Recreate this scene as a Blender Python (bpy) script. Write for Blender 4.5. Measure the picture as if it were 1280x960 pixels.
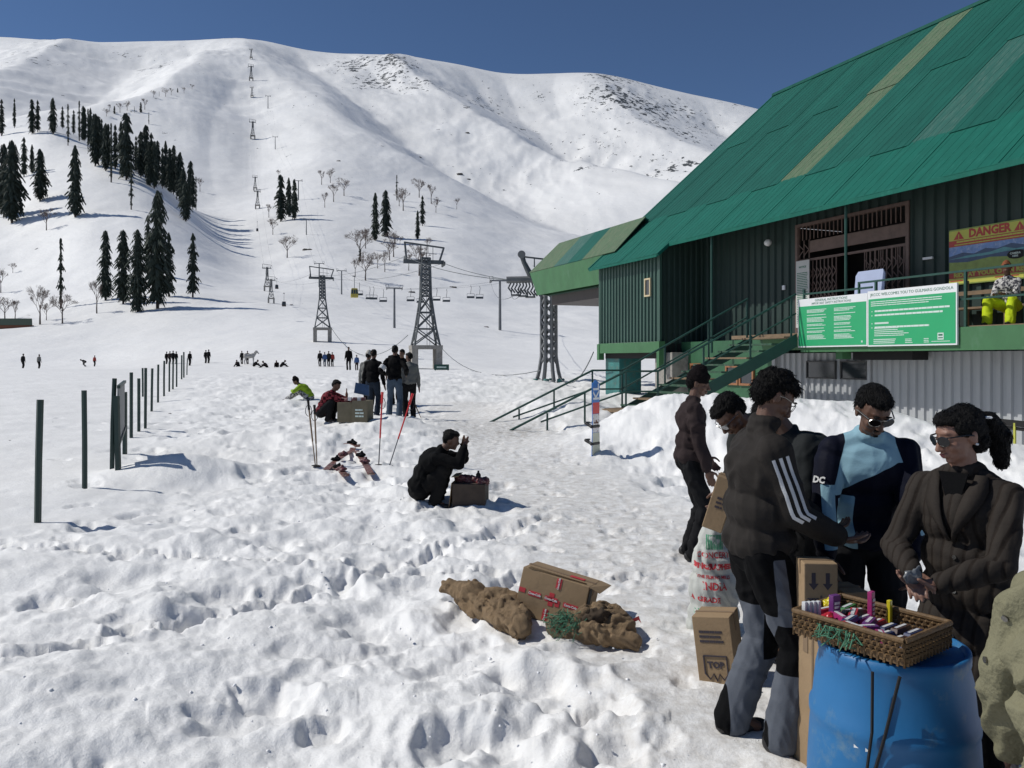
import bpy, math, random
import numpy as np
from mathutils import Vector, Matrix, Quaternion
from mathutils.bvhtree import BVHTree
R = math.radians
rnd = random.Random(7)
sc = bpy.context.scene
for _o in list(bpy.data.objects): bpy.data.objects.remove(_o)
# ---------------------------------------------------------------- camera, sky, sun, exposure
cam_d = bpy.data.cameras.new("camera"); cam = bpy.data.objects.new("camera", cam_d)
sc.collection.objects.link(cam); sc.camera = cam
cam.location = (0, 0, 1.7); cam.rotation_euler = (R(90), 0, 0)
cam_d.lens = 28.125; cam_d.sensor_width = 36; cam_d.shift_y = -30/1280
cam_d.clip_start = 0.05; cam_d.clip_end = 12000
SUN_EL = R(46); SUN_AZ = R(277)             # azimuth clockwise from +Y: the sun stands to the left
sun_dir = Vector((math.sin(SUN_AZ)*math.cos(SUN_EL), math.cos(SUN_AZ)*math.cos(SUN_EL), math.sin(SUN_EL)))
w = bpy.data.worlds.new("World"); sc.world = w; w.use_nodes = True
nt = w.node_tree; bg = nt.nodes["Background"]
sky = nt.nodes.new("ShaderNodeTexSky"); sky.sky_type = 'NISHITA'; sky.sun_disc = False
sky.sun_elevation = SUN_EL; sky.sun_rotation = SUN_AZ; sky.altitude = 3000
sky.air_density = 1.0; sky.dust_density = 0.0; sky.ozone_density = 6.0
nt.links.new(sky.outputs[0], bg.inputs[0]); bg.inputs[1].default_value = 0.07
sun_l = bpy.data.lights.new("sun", 'SUN'); sun_l.energy = 3.2; sun_l.angle = R(0.53); sun_l.color = (1, 0.975, 0.91)
sun = bpy.data.objects.new("sun", sun_l); sc.collection.objects.link(sun)
sun.rotation_euler = (-sun_dir).to_track_quat('-Z', 'Y').to_euler(); sun.location = (-30, 0, 40)
sc.view_settings.view_transform = 'Standard'; sc.view_settings.look = 'None'
sc.view_settings.exposure = 0.10; sc.view_settings.gamma = 1
sc.render.engine = 'CYCLES'
sc.cycles.max_bounces = 6; sc.cycles.diffuse_bounces = 4
HY = 450.0
def W(px, py, Y): return Vector(((px-640)*Y/1000, Y, 1.7+(HY-py)*Y/1000))
# ---------------------------------------------------------------- object helpers
def link(name, me, parent=None, mat=None, smooth=False):
    o = bpy.data.objects.new(name, me); sc.collection.objects.link(o)
    if parent is not None: o.parent = parent
    if mat is not None and me is not None and hasattr(me, 'materials'):
        for m in (mat if isinstance(mat, (list, tuple)) else [mat]): me.materials.append(m)
    if smooth: me.polygons.foreach_set('use_smooth', [True]*len(me.polygons))
    return o
def tag(o, label=None, cat=None, group=None, kind=None):
    if label: o['label'] = label
    if cat: o['category'] = cat
    if group: o['group'] = group
    if kind: o['kind'] = kind
    return o
def thing(name, label, cat, loc=(0, 0, 0), rz=0.0, group=None):
    o = bpy.data.objects.new(name, None); sc.collection.objects.link(o); o.empty_display_size = .1
    o.location = loc; o.rotation_euler = (0, 0, rz)
    return tag(o, label, cat, group)
KIDS = {}
def dup(root, loc, rz=0.0, scale=1.0, label=None, group=None):
    r = root.copy(); sc.collection.objects.link(r); r.location = loc; r.rotation_euler = (0, 0, rz)
    r.scale = (scale,)*3 if not isinstance(scale, tuple) else scale
    if label: r['label'] = label
    if group: r['group'] = group
    for ch in root.children:
        c = ch.copy(); sc.collection.objects.link(c); c.parent = r
        for g in ch.children:
            d = g.copy(); sc.collection.objects.link(d); d.parent = c
    return r
class MB:
    def __init__(s): s.v = []; s.f = []; s.m = []
    def add(s, vs, fs, m=0):
        n = len(s.v); s.v.extend([tuple(v) for v in vs]); s.f.extend([tuple(i+n for i in f) for f in fs]); s.m.extend([m]*len(fs)); return s
    def box(s, c, size, rot=None, m=0):
        c = Vector(c); h = [x/2 for x in size]
        vs = []
        for z in (-1, 1):
            for x, y in ((-1, -1), (1, -1), (1, 1), (-1, 1)):
                p = Vector((x*h[0], y*h[1], z*h[2]))
                if rot is not None: p = rot @ p
                vs.append(c+p)
        return s.add(vs, [(3, 2, 1, 0), (4, 5, 6, 7), (0, 1, 5, 4), (1, 2, 6, 5), (2, 3, 7, 6), (3, 0, 4, 7)], m)
    def bb(s, x0, x1, y0, y1, z0, z1, m=0):
        return s.box(((x0+x1)/2, (y0+y1)/2, (z0+z1)/2), (abs(x1-x0), abs(y1-y0), abs(z1-z0)), None, m)
    def quad(s, a, b, c, d, m=0): return s.add([a, b, c, d], [(0, 1, 2, 3)], m)
    def slab(s, pts, n, t, m=0):
        n = Vector(n).normalized(); k = len(pts); a = [Vector(p) for p in pts]; b = [p-n*t for p in a]
        return s.add(a+b, [tuple(range(k)), tuple(range(2*k-1, k-1, -1))]+[(i, i+k, (i+1) % k+k, (i+1) % k) for i in range(k)], m)
    def tube(s, pts, r, n=6, m=0, cap=True):
        pts = [Vector(p) for p in pts]; rr = r if isinstance(r, (list, tuple)) else [r]*len(pts)
        vs = []; fs = []; prev = None
        for i, p in enumerate(pts):
            d = (pts[min(i+1, len(pts)-1)]-pts[max(i-1, 0)]).normalized()
            if prev is None:
                a = d.cross(Vector((0, 0, 1)))
                if a.length < .1: a = d.cross(Vector((1, 0, 0)))
            else: a = prev - d*prev.dot(d)
            a.normalize(); prev = a; b = d.cross(a)
            for k in range(n):
                t = 2*math.pi*k/n+math.pi/n
                vs.append(p+(a*math.cos(t)+b*math.sin(t))*rr[i])
        for i in range(len(pts)-1):
            for k in range(n): fs.append((i*n+k, i*n+(k+1) % n, (i+1)*n+(k+1) % n, (i+1)*n+k))
        if cap: fs.append(tuple(range(n-1, -1, -1))); fs.append(tuple((len(pts)-1)*n+k for k in range(n)))
        return s.add(vs, fs, m)
    def bar(s, p, q, wd, m=0): return s.tube([p, q], wd*.7071, 4, m)
    def lathe(s, prof, n=24, c=(0, 0, 0), m=0):
        vs = []; fs = []
        for r, z in prof:
            for k in range(n): vs.append((c[0]+r*math.cos(2*math.pi*k/n), c[1]+r*math.sin(2*math.pi*k/n), c[2]+z))
        for i in range(len(prof)-1):
            for k in range(n): fs.append((i*n+k, i*n+(k+1) % n, (i+1)*n+(k+1) % n, (i+1)*n+k))
        fs.append(tuple(range(n-1, -1, -1))); fs.append(tuple((len(prof)-1)*n+k for k in range(n)))
        return s.add(vs, fs, m)
    def mesh(s, name='mesh'):
        me = bpy.data.meshes.new(name); me.from_pydata(s.v, [], s.f)
        if any(s.m): me.polygons.foreach_set('material_index', s.m)
        return me
    def build(s, name, mat, parent=None, smooth=False, bevel=0):
        o = link(name, s.mesh(name), parent, mat, smooth)
        if bevel:
            b = o.modifiers.new('b', 'BEVEL'); b.width = bevel; b.segments = 2; b.limit_method = 'ANGLE'
        return o
def np_mesh(name, V, F, smooth=True):
    me = bpy.data.meshes.new(name); V = np.asarray(V, np.float32); F = np.asarray(F, np.int32)
    me.vertices.add(len(V)); me.vertices.foreach_set('co', V.ravel())
    k = F.shape[1]; me.loops.add(F.size); me.loops.foreach_set('vertex_index', F.ravel())
    me.polygons.add(len(F)); me.polygons.foreach_set('loop_start', np.arange(len(F), dtype=np.int32)*k)
    me.polygons.foreach_set('loop_total', np.full(len(F), k, np.int32))
    me.polygons.foreach_set('use_smooth', np.full(len(F), smooth)); me.update(calc_edges=True); return me
def srgb(r, g, b):
    f = lambda c: (c/255/12.92) if c/255 <= .04045 else ((c/255+.055)/1.055)**2.4
    return (f(r), f(g), f(b))
# ---------------------------------------------------------------- materials
MATS = {}
def mat(name, col, rough=.7, var=.15, vs=4.0, bump=0.0, bs=30.0, metal=0.0, col2=None, c2=(.5, .65), stretch=(1, 1, 1), spec=.5, sheen=0):
    if name in MATS: return MATS[name]
    m = bpy.data.materials.new(name); m.use_nodes = True; t = m.node_tree; N = t.nodes; L = t.links
    p = N['Principled BSDF']; p.inputs['Roughness'].default_value = rough; p.inputs['Metallic'].default_value = metal
    p.inputs['Specular IOR Level'].default_value = spec
    if sheen: p.inputs['Sheen Weight'].default_value = sheen
    tc = N.new('ShaderNodeTexCoord'); mp = N.new('ShaderNodeMapping'); mp.inputs['Scale'].default_value = stretch
    L.new(tc.outputs['Object'], mp.inputs[0])
    n1 = N.new('ShaderNodeTexNoise'); n1.inputs['Scale'].default_value = vs; n1.inputs['Detail'].default_value = 6; n1.inputs['Roughness'].default_value = .62
    L.new(mp.outputs[0], n1.inputs['Vector'])
    mr = N.new('ShaderNodeMapRange'); mr.inputs[1].default_value = .25; mr.inputs[2].default_value = .75
    mr.inputs[3].default_value = 1-var; mr.inputs[4].default_value = 1+var; L.new(n1.outputs[0], mr.inputs[0])
    mx = N.new('ShaderNodeMix'); mx.data_type = 'RGBA'; mx.blend_type = 'MULTIPLY'; mx.inputs[0].default_value = 1
    mx.inputs[6].default_value = (*col, 1); L.new(mr.outputs[0], mx.inputs[7])
    out = mx.outputs[2]
    if col2 is not None:
        n2 = N.new('ShaderNodeTexNoise'); n2.inputs['Scale'].default_value = vs*2.3; n2.inputs['Detail'].default_value = 8; n2.inputs['Roughness'].default_value = .7
        L.new(mp.outputs[0], n2.inputs['Vector'])
        r2 = N.new('ShaderNodeMapRange'); r2.inputs[1].default_value = c2[0]; r2.inputs[2].default_value = c2[1]; L.new(n2.outputs[0], r2.inputs[0])
        m2 = N.new('ShaderNodeMix'); m2.data_type = 'RGBA'; L.new(r2.outputs[0], m2.inputs[0]); L.new(out, m2.inputs[6]); m2.inputs[7].default_value = (*col2, 1)
        out = m2.outputs[2]
    L.new(out, p.inputs['Base Color'])
    if bump:
        nb = N.new('ShaderNodeTexNoise'); nb.inputs['Scale'].default_value = bs; nb.inputs['Detail'].default_value = 5
        L.new(mp.outputs[0], nb.inputs['Vector'])
        b = N.new('ShaderNodeBump'); b.inputs['Strength'].default_value = bump; b.inputs['Distance'].default_value = .02
        L.new(nb.outputs[0], b.inputs['Height']); L.new(b.outputs[0], p.inputs['Normal'])
    MATS[name] = m; return m
# ---------------------------------------------------------------- numpy noise
_rg = np.random.default_rng(11)
_P = np.tile(_rg.permutation(512), 3).astype(np.int64); _G = _rg.normal(size=(512, 2)); _G /= np.linalg.norm(_G, axis=1)[:, None]
def pn(x, y):
    xi = np.floor(x).astype(np.int64); yi = np.floor(y).astype(np.int64); xf = x-xi; yf = y-yi; xi &= 511; yi &= 511
    u = xf*xf*xf*(xf*(xf*6-15)+10); v = yf*yf*yf*(yf*(yf*6-15)+10)
    def g(i, j, dx, dy):
        h = _P[_P[(xi+i) & 511]+((yi+j) & 511)]; return _G[h, 0]*dx+_G[h, 1]*dy
    a = g(0, 0, xf, yf); b = g(1, 0, xf-1, yf); c = g(0, 1, xf, yf-1); d = g(1, 1, xf-1, yf-1)
    return (a+u*(b-a)+v*((c+u*(d-c))-(a+u*(b-a))))*1.5
def fbm(x, y, o=4, g=.5, ridge=False):
    s = 0; a = 1; t = 0
    for i in range(o):
        n = pn(x*2**i+17.3*i, y*2**i-9.1*i)
        s = s+a*((1-2*np.abs(n)) if ridge else n); t += a; a *= g
    return s/t
def sstep(a, b, x):
    t = np.clip((x-a)/(b-a), 0, 1); return t*t*(3-2*t)
# ---------------------------------------------------------------- terrain: snowfield and mountain
DK = [12, 17, 20, 26, 35, 45, 60, 80, 107, 140, 176, 220, 270, 340, 420, 500, 620, 800, 1000, 1300, 1700, 2200]
NZ_R = [0, .08, .12, .48, .72, .86, .95]
NZ_L = [0, .08, .12, .22, .38, .6, .8]
COLS = [
 (-600, [459,440,425,410,385,330,270,220,190,200,190,170,120,80,60]),
 (-200, [462,455,430,405,380,330,270,220,180,190,180,150,110,75,55]),
 (0,    [463,460,436,408,376,326,266,208,164,172,160,138,108,78,47]),
 (60,   [463,460,434,404,368,315,252,198,154,165,155,135,110,80,52]),
 (120,  [463,458,430,398,358,302,245,196,180,188,165,140,112,85,54]),
 (180,  [462,450,422,392,352,302,252,216,214,212,172,132,108,82,52]),
 (230,  [461,442,415,388,355,318,280,256,256,222,172,128,100,78,51]),
 (280,  [460,436,410,388,366,342,314,290,268,230,184,142,105,75,50]),
 (320,  [460,430,408,387,370,352,326,288,264,236,202,162,115,75,51]),
 (400,  [458,428,406,389,374,354,320,284,258,228,194,158,115,85,66]),
 (480,  [458,430,412,397,382,362,330,298,270,242,212,182,140,102,70]),
 (560,  [460,436,422,407,390,370,338,304,278,250,226,205,160,120,78]),
 (640,  [462,445,432,418,402,384,356,326,300,273,249,228,185,135,92]),
 (740,  [463,450,438,426,412,396,370,342,318,290,262,240,205,150,91]),
 (840,  [463,452,440,430,418,404,382,356,335,305,275,250,215,160,112]),
 (950,  [463,453,442,432,420,406,385,362,340,312,284,258,222,172,137]),
 (1100, [463,454,444,434,424,410,392,370,350,322,300,275,240,200,180]),
 (1400, [463,455,446,438,428,416,400,380,362,340,320,300,270,240,220]),
 (1900, [463,456,448,440,432,420,406,390,375,355,335,315,290,265,250])]
DKX = DK+[2700, 3600]
cu = np.array([math.atan((c[0]-640)/1000) for c in COLS]); lk = np.log(np.array(DKX))
T = np.zeros((len(COLS), len(DKX)))
for i, (px, ys) in enumerate(COLS):
    k = float(sstep(150, 320, px))
    for j, z in enumerate([a*(1-k)+b*k for a, b in zip(NZ_L, NZ_R)]): T[i, j] = (z-1.7)/DK[j]
    for j, y in enumerate(ys): T[i, 7+j] = (HY-y)/1000
    zt = T[i, 21]*2200
    T[i, 22] = (zt-60)/2700; T[i, 23] = (zt-200)/3600
def hermite(xk, yk, xq):
    yk = np.asarray(yk); xk = np.asarray(xk); d = np.diff(yk, axis=0)/np.diff(xk)[:, None]
    m = np.zeros_like(yk); m[0] = d[0]; m[-1] = d[-1]
    s = d[:-1]*d[1:] > 0; hm = np.where(s, 2*d[:-1]*d[1:]/np.where(s, d[:-1]+d[1:], 1), 0)
    av = (d[:-1]+d[1:])/2; m[1:-1] = hm*.5+av*.5
    i = np.clip(np.searchsorted(xk, xq)-1, 0, len(xk)-2); h = (xk[i+1]-xk[i])[:, None]; t = ((xq-xk[i]))[:, None]/h
    return (2*t**3-3*t**2+1)*yk[i]+(t**3-2*t**2+t)*h*m[i]+(-2*t**3+3*t**2)*yk[i+1]+(t**3-t**2)*h*m[i+1]
GU = np.linspace(cu[0], cu[-1], 260); GL = np.linspace(lk[0], lk[-1], 420)
T1 = hermite(cu, T, GU)
T2 = hermite(lk, T1.T, GL).T
def blur(A, n):
    for _ in range(n):
        B = np.pad(A, 1, mode='edge'); A = (B[1:-1, :-2]+B[1:-1, 2:]+B[:-2, 1:-1]+B[2:, 1:-1]+2*B[1:-1, 1:-1])/6
    return A
T2[:, 60:] = blur(T2, 6)[:, 60:]
def base_z(x, y):
    a = np.arctan2(x, y); r = np.hypot(x, y); ca = np.cos(np.clip(a, -.92, .92)); Y = np.maximum(r*ca, 1e-3)
    u = np.clip((np.clip(a, cu[0], cu[-1])-GU[0])/(GU[1]-GU[0]), 0, len(GU)-1.001)
    l = np.clip((np.log(np.maximum(Y, 12.0))-GL[0])/(GL[1]-GL[0]), 0, len(GL)-1.001)
    i = u.astype(int); j = l.astype(int); fu = u-i; fl = l-j
    e = T2[i, j]*(1-fu)*(1-fl)+T2[i+1, j]*fu*(1-fl)+T2[i, j+1]*(1-fu)*fl+T2[i+1, j+1]*fu*fl
    z = np.where(Y < 12.01, 0.0, 1.7+e*Y)
    back = sstep(1.6, 2.3, np.abs(a))
    return z*(1-back)+back*np.minimum(z, 3+r*.02)*.6
def seg_dist(x, y, pts):
    best = np.full(x.shape, 1e9)
    for (x0, y0), (x1, y1) in zip(pts[:-1], pts[1:]):
        dx, dy = x1-x0, y1-y0; t = np.clip(((x-x0)*dx+(y-y0)*dy)/(dx*dx+dy*dy), 0, 1)
        best = np.minimum(best, np.hypot(x-x0-t*dx, y-y0-t*dy))
    return best
def mp_(l): return [((px-640)*Y/1000, Y) for px, Y in l]
RIDGES = [  # (points as (azimuth px, depth), height, width)
 (mp_([(355, 2250), (395, 1750), (450, 1400), (540, 1080), (640, 880), (740, 720)]), -34, 95),
 (mp_([(300, 2250), (310, 1700), (360, 1300), (440, 1000), (520, 800)]), 24, 110),
 (mp_([(520, 2250), (488, 1900), (530, 1620), (610, 1330), (740, 1040), (850, 860)]), 38, 90),
 (mp_([(620, 2200), (650, 1750), (715, 1400), (830, 1100)]), -34, 90),
 (mp_([(735, 2250), (745, 1950), (800, 1600), (880, 1350), (960, 1200)]), 34, 100),
 (mp_([(860, 2250), (900, 1800), (960, 1500)]), -25, 80),
 (mp_([(95, 2050), (50, 1600), (10, 1300), (-60, 1050)]), 34, 90),
 (mp_([(190, 2100), (165, 1700), (130, 1350), (100, 1100)]), -26, 110),
 (mp_([(260, 1700), (235, 1300), (190, 1080), (140, 930)]), 26, 70),
 (mp_([(300, 1350), (265, 1000), (262, 760), (270, 560)]), -16, 60),
 (mp_([(230, 2250), (235, 1950), (250, 1700)]), -18, 50),
 (mp_([(420, 2200), (455, 1850), (500, 1550)]), -12, 45),
 (mp_([(560, 2200), (590, 1950), (625, 1700)]), -10, 45),
 (mp_([(700, 2200), (690, 1950), (700, 1750)]), -14, 45)]
FX = [(-4.87, 8.2), (-5.6, 11.3), (-7.97, 16.7), (-11.2, 24), (-17, 40), (-30, 75)]
PATHC = [(1.9, 1.0), (1.55, 3), (1.25, 5), (1.05, 8), (.55, 11.5), (-.1, 15), (-.6, 18), (-1.6, 24)]
BANK = [(3.2, 17.2), (3.4, 15.4), (4.7, 14.2), (5.7, 13.2), (6.6, 11.6), (8.6, 8.5), (10.5, 5)]
def terrain(x, y, detail=True):
    x = np.asarray(x, float); y = np.asarray(y, float)
    z = base_z(x, y); r = np.hypot(x, y); far = sstep(90, 260, r)
    # bank of cleared snow along the building
    d = seg_dist(x, y, BANK)
    along = sstep(17.8, 14.8, y)*(.18+.82*sstep(9.5, 14.6, y))
    inner = sstep(0, 1, (x-3)*.92+(y-15.5)*.38)
    z = z+1.08*np.exp(-(d/1.9)**2)*along*(1-.0*inner)
    z = z+.55*np.exp(-(((x-1.9)/1.5)**2+((y-19.3)/1.6)**2)) + .45*np.exp(-(((x-.7)/1.3)**2+((y-21.5)/1.8)**2))
    z = z+.32*np.exp(-(((x+3.2)/2.6)**2+((y-17.5)/2.6)**2))
    z = z+.36*np.exp(-(((x+4.75)/1.0)**2+((y-11.7)/.55)**2))-.10*np.exp(-(((x+4.9)/1.2)**2+((y-13.2)/.8)**2))
    if detail:
        fx = np.interp(y, [p[1] for p in FX], [p[0] for p in FX]); dp = seg_dist(x, y, PATHC)
        lump = sstep(-.6, 2.2, x-fx)*sstep(.55, 1.35, dp)*(1-.55*sstep(3.6, 5.5, x))*(1-sstep(35, 70, r))
        lump = np.where(y < 0, .4, lump)
        near = 1-sstep(45, 110, r)
        b1 = np.abs(fbm(x/1.0, y/1.0, 3)); b2 = fbm(x/.28+9, y/.28, 3); big = fbm(x/1.7, y/1.7, 4)
        z = z+near*(big*.15*(.25+lump)+lump*(.10*b1*b1/(.25+b1)*1.6-.02+.050*b2*(.4+1.2*b1)+.017*fbm(x/.11, y/.11, 3)))
        z = z+near*(.016*fbm(x/.35, y/.22, 3)+.02*fbm(x/1.2+3, y/1.2, 2))*(1-lump*.6)
        mid = (1-near)*(1-sstep(500, 900, r))
        z = z+mid*(1.0*fbm(x/60, y/60, 3)+.25*fbm(x/12, y/14, 3))
    if np.any(far > 0):
        zf = np.zeros_like(z)
        for pts, h, wd in RIDGES:
            q = seg_dist(x, y, pts); zf = zf+h*np.exp(-(q/wd)**1.35)
        n = fbm(x/260+.7*pn(x/400, y/400), y/420, 5, .5, ridge=True)
        g = fbm((x*.8+y*.35)/70, (y-x*.3)/320, 4)
        zf = zf+sstep(450, 1200, r)*((n-.35)*12+g*5.5+fbm(x/30, y/60, 3)*.7)
        zf = zf+far*(1-sstep(600, 1000, r))*fbm(x/55, y/80, 4)*2.5
        zf = zf*(1-.97*sstep(1800, 2180, r*np.cos(np.arctan2(x, y))))*(1-.0)
        hill = np.exp(-((r-330)/190)**2)*sstep(-.36, -.5, np.arctan2(x, np.maximum(y, 1e-3)))
        zf = zf*(1-.3*hill)
        z = z+far*zf*sstep(300, 900, r)+far*(1-sstep(300, 900, r))*fbm(x/55, y/80, 4)*2.2
    return z
def gz(x, y, detail=False): return float(terrain(np.array([x]), np.array([y]), detail)[0])
def hit(px, py, y0, y1, n=400):
    """depth of the first terrain point in [y0,y1] that a sight line through (px,py) meets"""
    Y = np.geomspace(y0, y1, n); X = (px-640)/1000*Y; z = terrain(X, Y, True)
    yp = HY-(z-1.7)/Y*1000
    i = np.nonzero(yp <= py)[0]
    k = int(i[0]) if len(i) else int(np.argmin(yp))
    return float(Y[k]), float(X[k]), float(z[k])
def snow_material(name, mountain):
    m = bpy.data.materials.new(name); m.use_nodes = True; t = m.node_tree; N = t.nodes; L = t.links; p = N['Principled BSDF']
    p.inputs['Roughness'].default_value = .55; p.inputs['Specular IOR Level'].default_value = .35
    g = N.new('ShaderNodeNewGeometry'); a = N.new('ShaderNodeAttribute'); a.attribute_name = 'mask'
    n1 = N.new('ShaderNodeTexNoise'); n1.inputs['Scale'].default_value = .9 if not mountain else .01; n1.inputs['Detail'].default_value = 8
    L.new(g.outputs['Position'], n1.inputs['Vector'])
    r1 = N.new('ShaderNodeMapRange'); r1.inputs[1].default_value = .3; r1.inputs[2].default_value = .7; r1.inputs[3].default_value = .90; r1.inputs[4].default_value = 1.0
    L.new(n1.outputs[0], r1.inputs[0])
    c = N.new('ShaderNodeMix'); c.data_type = 'RGBA'; c.blend_type = 'MULTIPLY'; c.inputs[0].default_value = 1; c.inputs[6].default_value = (.90, .89, .875, 1)
    L.new(r1.outputs[0], c.inputs[7])
    n2 = N.new('ShaderNodeTexNoise'); n2.inputs['Detail'].default_value = 8; n2.inputs['Roughness'].default_value = .7
    L.new(g.outputs['Position'], n2.inputs['Vector'])
    d = N.new('ShaderNodeMix'); d.data_type = 'RGBA'; L.new(c.outputs[2], d.inputs[6])
    mul = N.new('ShaderNodeMath'); mul.operation = 'MULTIPLY'
    if mountain:
        mp = N.new('ShaderNodeMapping'); mp.inputs['Rotation'].default_value = (0, 0, R(25)); mp.inputs['Scale'].default_value = (.075, .035, .08)
        L.new(g.outputs['Position'], mp.inputs[0]); L.new(mp.outputs[0], n2.inputs['Vector']); n2.inputs['Scale'].default_value = 1.0
        n2.inputs['Detail'].default_value = 8; n2.inputs['Roughness'].default_value = .72
        th = N.new('ShaderNodeMapRange'); th.inputs[1].default_value = .0; th.inputs[2].default_value = 1.0; th.inputs[3].default_value = .68; th.inputs[4].default_value = .485
        L.new(a.outputs['Fac'], th.inputs[0])
        gt = N.new('ShaderNodeMath'); gt.operation = 'SUBTRACT'; L.new(n2.outputs[0], gt.inputs[0]); L.new(th.outputs[0], gt.inputs[1])
        mr = N.new('ShaderNodeMapRange'); mr.inputs[1].default_value = 0; mr.inputs[2].default_value = .012; L.new(gt.outputs[0], mr.inputs[0])
        L.new(mr.outputs[0], d.inputs[0]); d.inputs[7].default_value = (.075, .08, .08, 1)
        nb = N.new('ShaderNodeTexNoise'); nb.inputs['Scale'].default_value = .06; nb.inputs['Detail'].default_value = 8; nb.inputs['Roughness'].default_value = .6
        L.new(g.outputs['Position'], nb.inputs['Vector']); bs, bd = .25, 4.0
        L.new(nb.outputs[0], (b := N.new('ShaderNodeBump')).inputs['Height'])
    else:
        n2.inputs['Scale'].default_value = 9
        mr = N.new('ShaderNodeMapRange'); mr.inputs[1].default_value = .36; mr.inputs[2].default_value = .7; L.new(n2.outputs[0], mr.inputs[0])
        L.new(mr.outputs[0], mul.inputs[0]); L.new(a.outputs['Fac'], mul.inputs[1]); L.new(mul.outputs[0], d.inputs[0])
        d.inputs[7].default_value = (.50, .465, .42, 1)
        nb = N.new('ShaderNodeTexNoise'); nb.inputs['Scale'].default_value = 28; nb.inputs['Detail'].default_value = 6; nb.inputs['Roughness'].default_value = .7
        L.new(g.outputs['Position'], nb.inputs['Vector']); bs, bd = .5, .02
        L.new(nb.outputs[0], (b := N.new('ShaderNodeBump')).inputs['Height'])
    b.inputs['Strength'].default_value = bs; b.inputs['Distance'].default_value = bd; L.new(b.outputs[0], p.inputs['Normal'])
    L.new(d.outputs[2], p.inputs['Base Color']); return m
# polar grid centred on where the photographer stands
az = np.concatenate([np.linspace(-math.pi, -.86, 70)[:-1], np.linspace(-.86, -.66, 40)[:-1], np.linspace(-.66, .66, 800), np.linspace(.66, .86, 40)[1:], np.linspace(.86, math.pi, 70)[1:-1]])
rr = [.25]; 
while rr[-1] < 5200:
    q = rr[-1]; rr.append(q*(1.0065 if 1.6 < q < 25 else 1.011 if q < 150 and q > 1 else 1.0085 if 150 <= q < 2900 else 1.06))
rr = np.array(rr); NA = len(az); NR = len(rr)
AA, RR = np.meshgrid(az, rr, indexing='xy')
X = RR*np.sin(AA); Y = RR*np.cos(AA)
Z = terrain(X.ravel(), Y.ravel()).reshape(X.shape)
NEAR_R = 120.0; kr = int(np.searchsorted(rr, NEAR_R))
def crater(cx, cy, rad, dep, asp, ang):
    r = math.hypot(cx, cy); a = math.atan2(cx, cy); R_ = rad*2.6
    i0, i1 = np.searchsorted(rr, [r-R_, r+R_]); da = R_/max(r, .3); j0, j1 = np.searchsorted(az, [a-da, a+da])
    if i1-i0 < 2 or j1-j0 < 2: return
    dx = X[i0:i1, j0:j1]-cx; dy = Y[i0:i1, j0:j1]-cy; c, s = math.cos(ang), math.sin(ang)
    u = (dx*c+dy*s)/asp; v = -dx*s+dy*c; q = np.hypot(u, v)/rad
    q = q*(1+.35*pn(dx/rad*1.4+cx*7, dy/rad*1.4+cy*5))
    Z[i0:i1, j0:j1] += -dep*(1-sstep(.5, 1.15, q))+dep*.16*np.exp(-((q-1.25)/.28)**2)
rc = random.Random(3)
def fence_x(y): return float(np.interp(y, [p[1] for p in FX], [p[0] for p in FX]))
for i in range(620):
    y = rc.uniform(1.4, 24); x = rc.uniform(-.62*y-1, .9+.02*y)
    d = float(seg_dist(np.array([x]), np.array([y]), PATHC)[0])
    if d < .75: continue
    k = float(sstep(-2.5, 1.0, x-fence_x(y)))*(.35+.65*float(sstep(-.45, -.1, x/y)))
    if rc.random() > k: continue
    crater(x, y, rc.uniform(.09, .23), rc.uniform(.025, .065), rc.uniform(1, 2.2), rc.uniform(0, 3.1))
for i in range(260):                       # shallow prints on the trodden path
    y = rc.uniform(2, 19); q = rc.uniform(-.8, .8); x = float(np.interp(y, [p[1] for p in PATHC], [p[0] for p in PATHC]))+q
    crater(x, y, rc.uniform(.06, .1), rc.uniform(.008, .022), rc.uniform(1.2, 2), rc.uniform(0, 3.1))
for k in range(26):                        # two lines of footprints across the smooth snow
    crater(-3.9+.17*k+rc.uniform(-.06, .06), 3.0+.22*k+rc.uniform(-.06, .06), .11, .07, 1.5, 1.0)
    crater(-5.6+.27*k+rc.uniform(-.06, .06), 7.5-.05*k+rc.uniform(-.06, .06), .1, .06, 1.5, .2)
for i in range(230):                       # slump marks on the bank
    x = rc.uniform(1.8, 8); y = rc.uniform(9.5, 16)
    crater(x, y, rc.uniform(.1, .22), rc.uniform(.015, .05), rc.uniform(1, 2), rc.uniform(0, 3.1))
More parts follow.
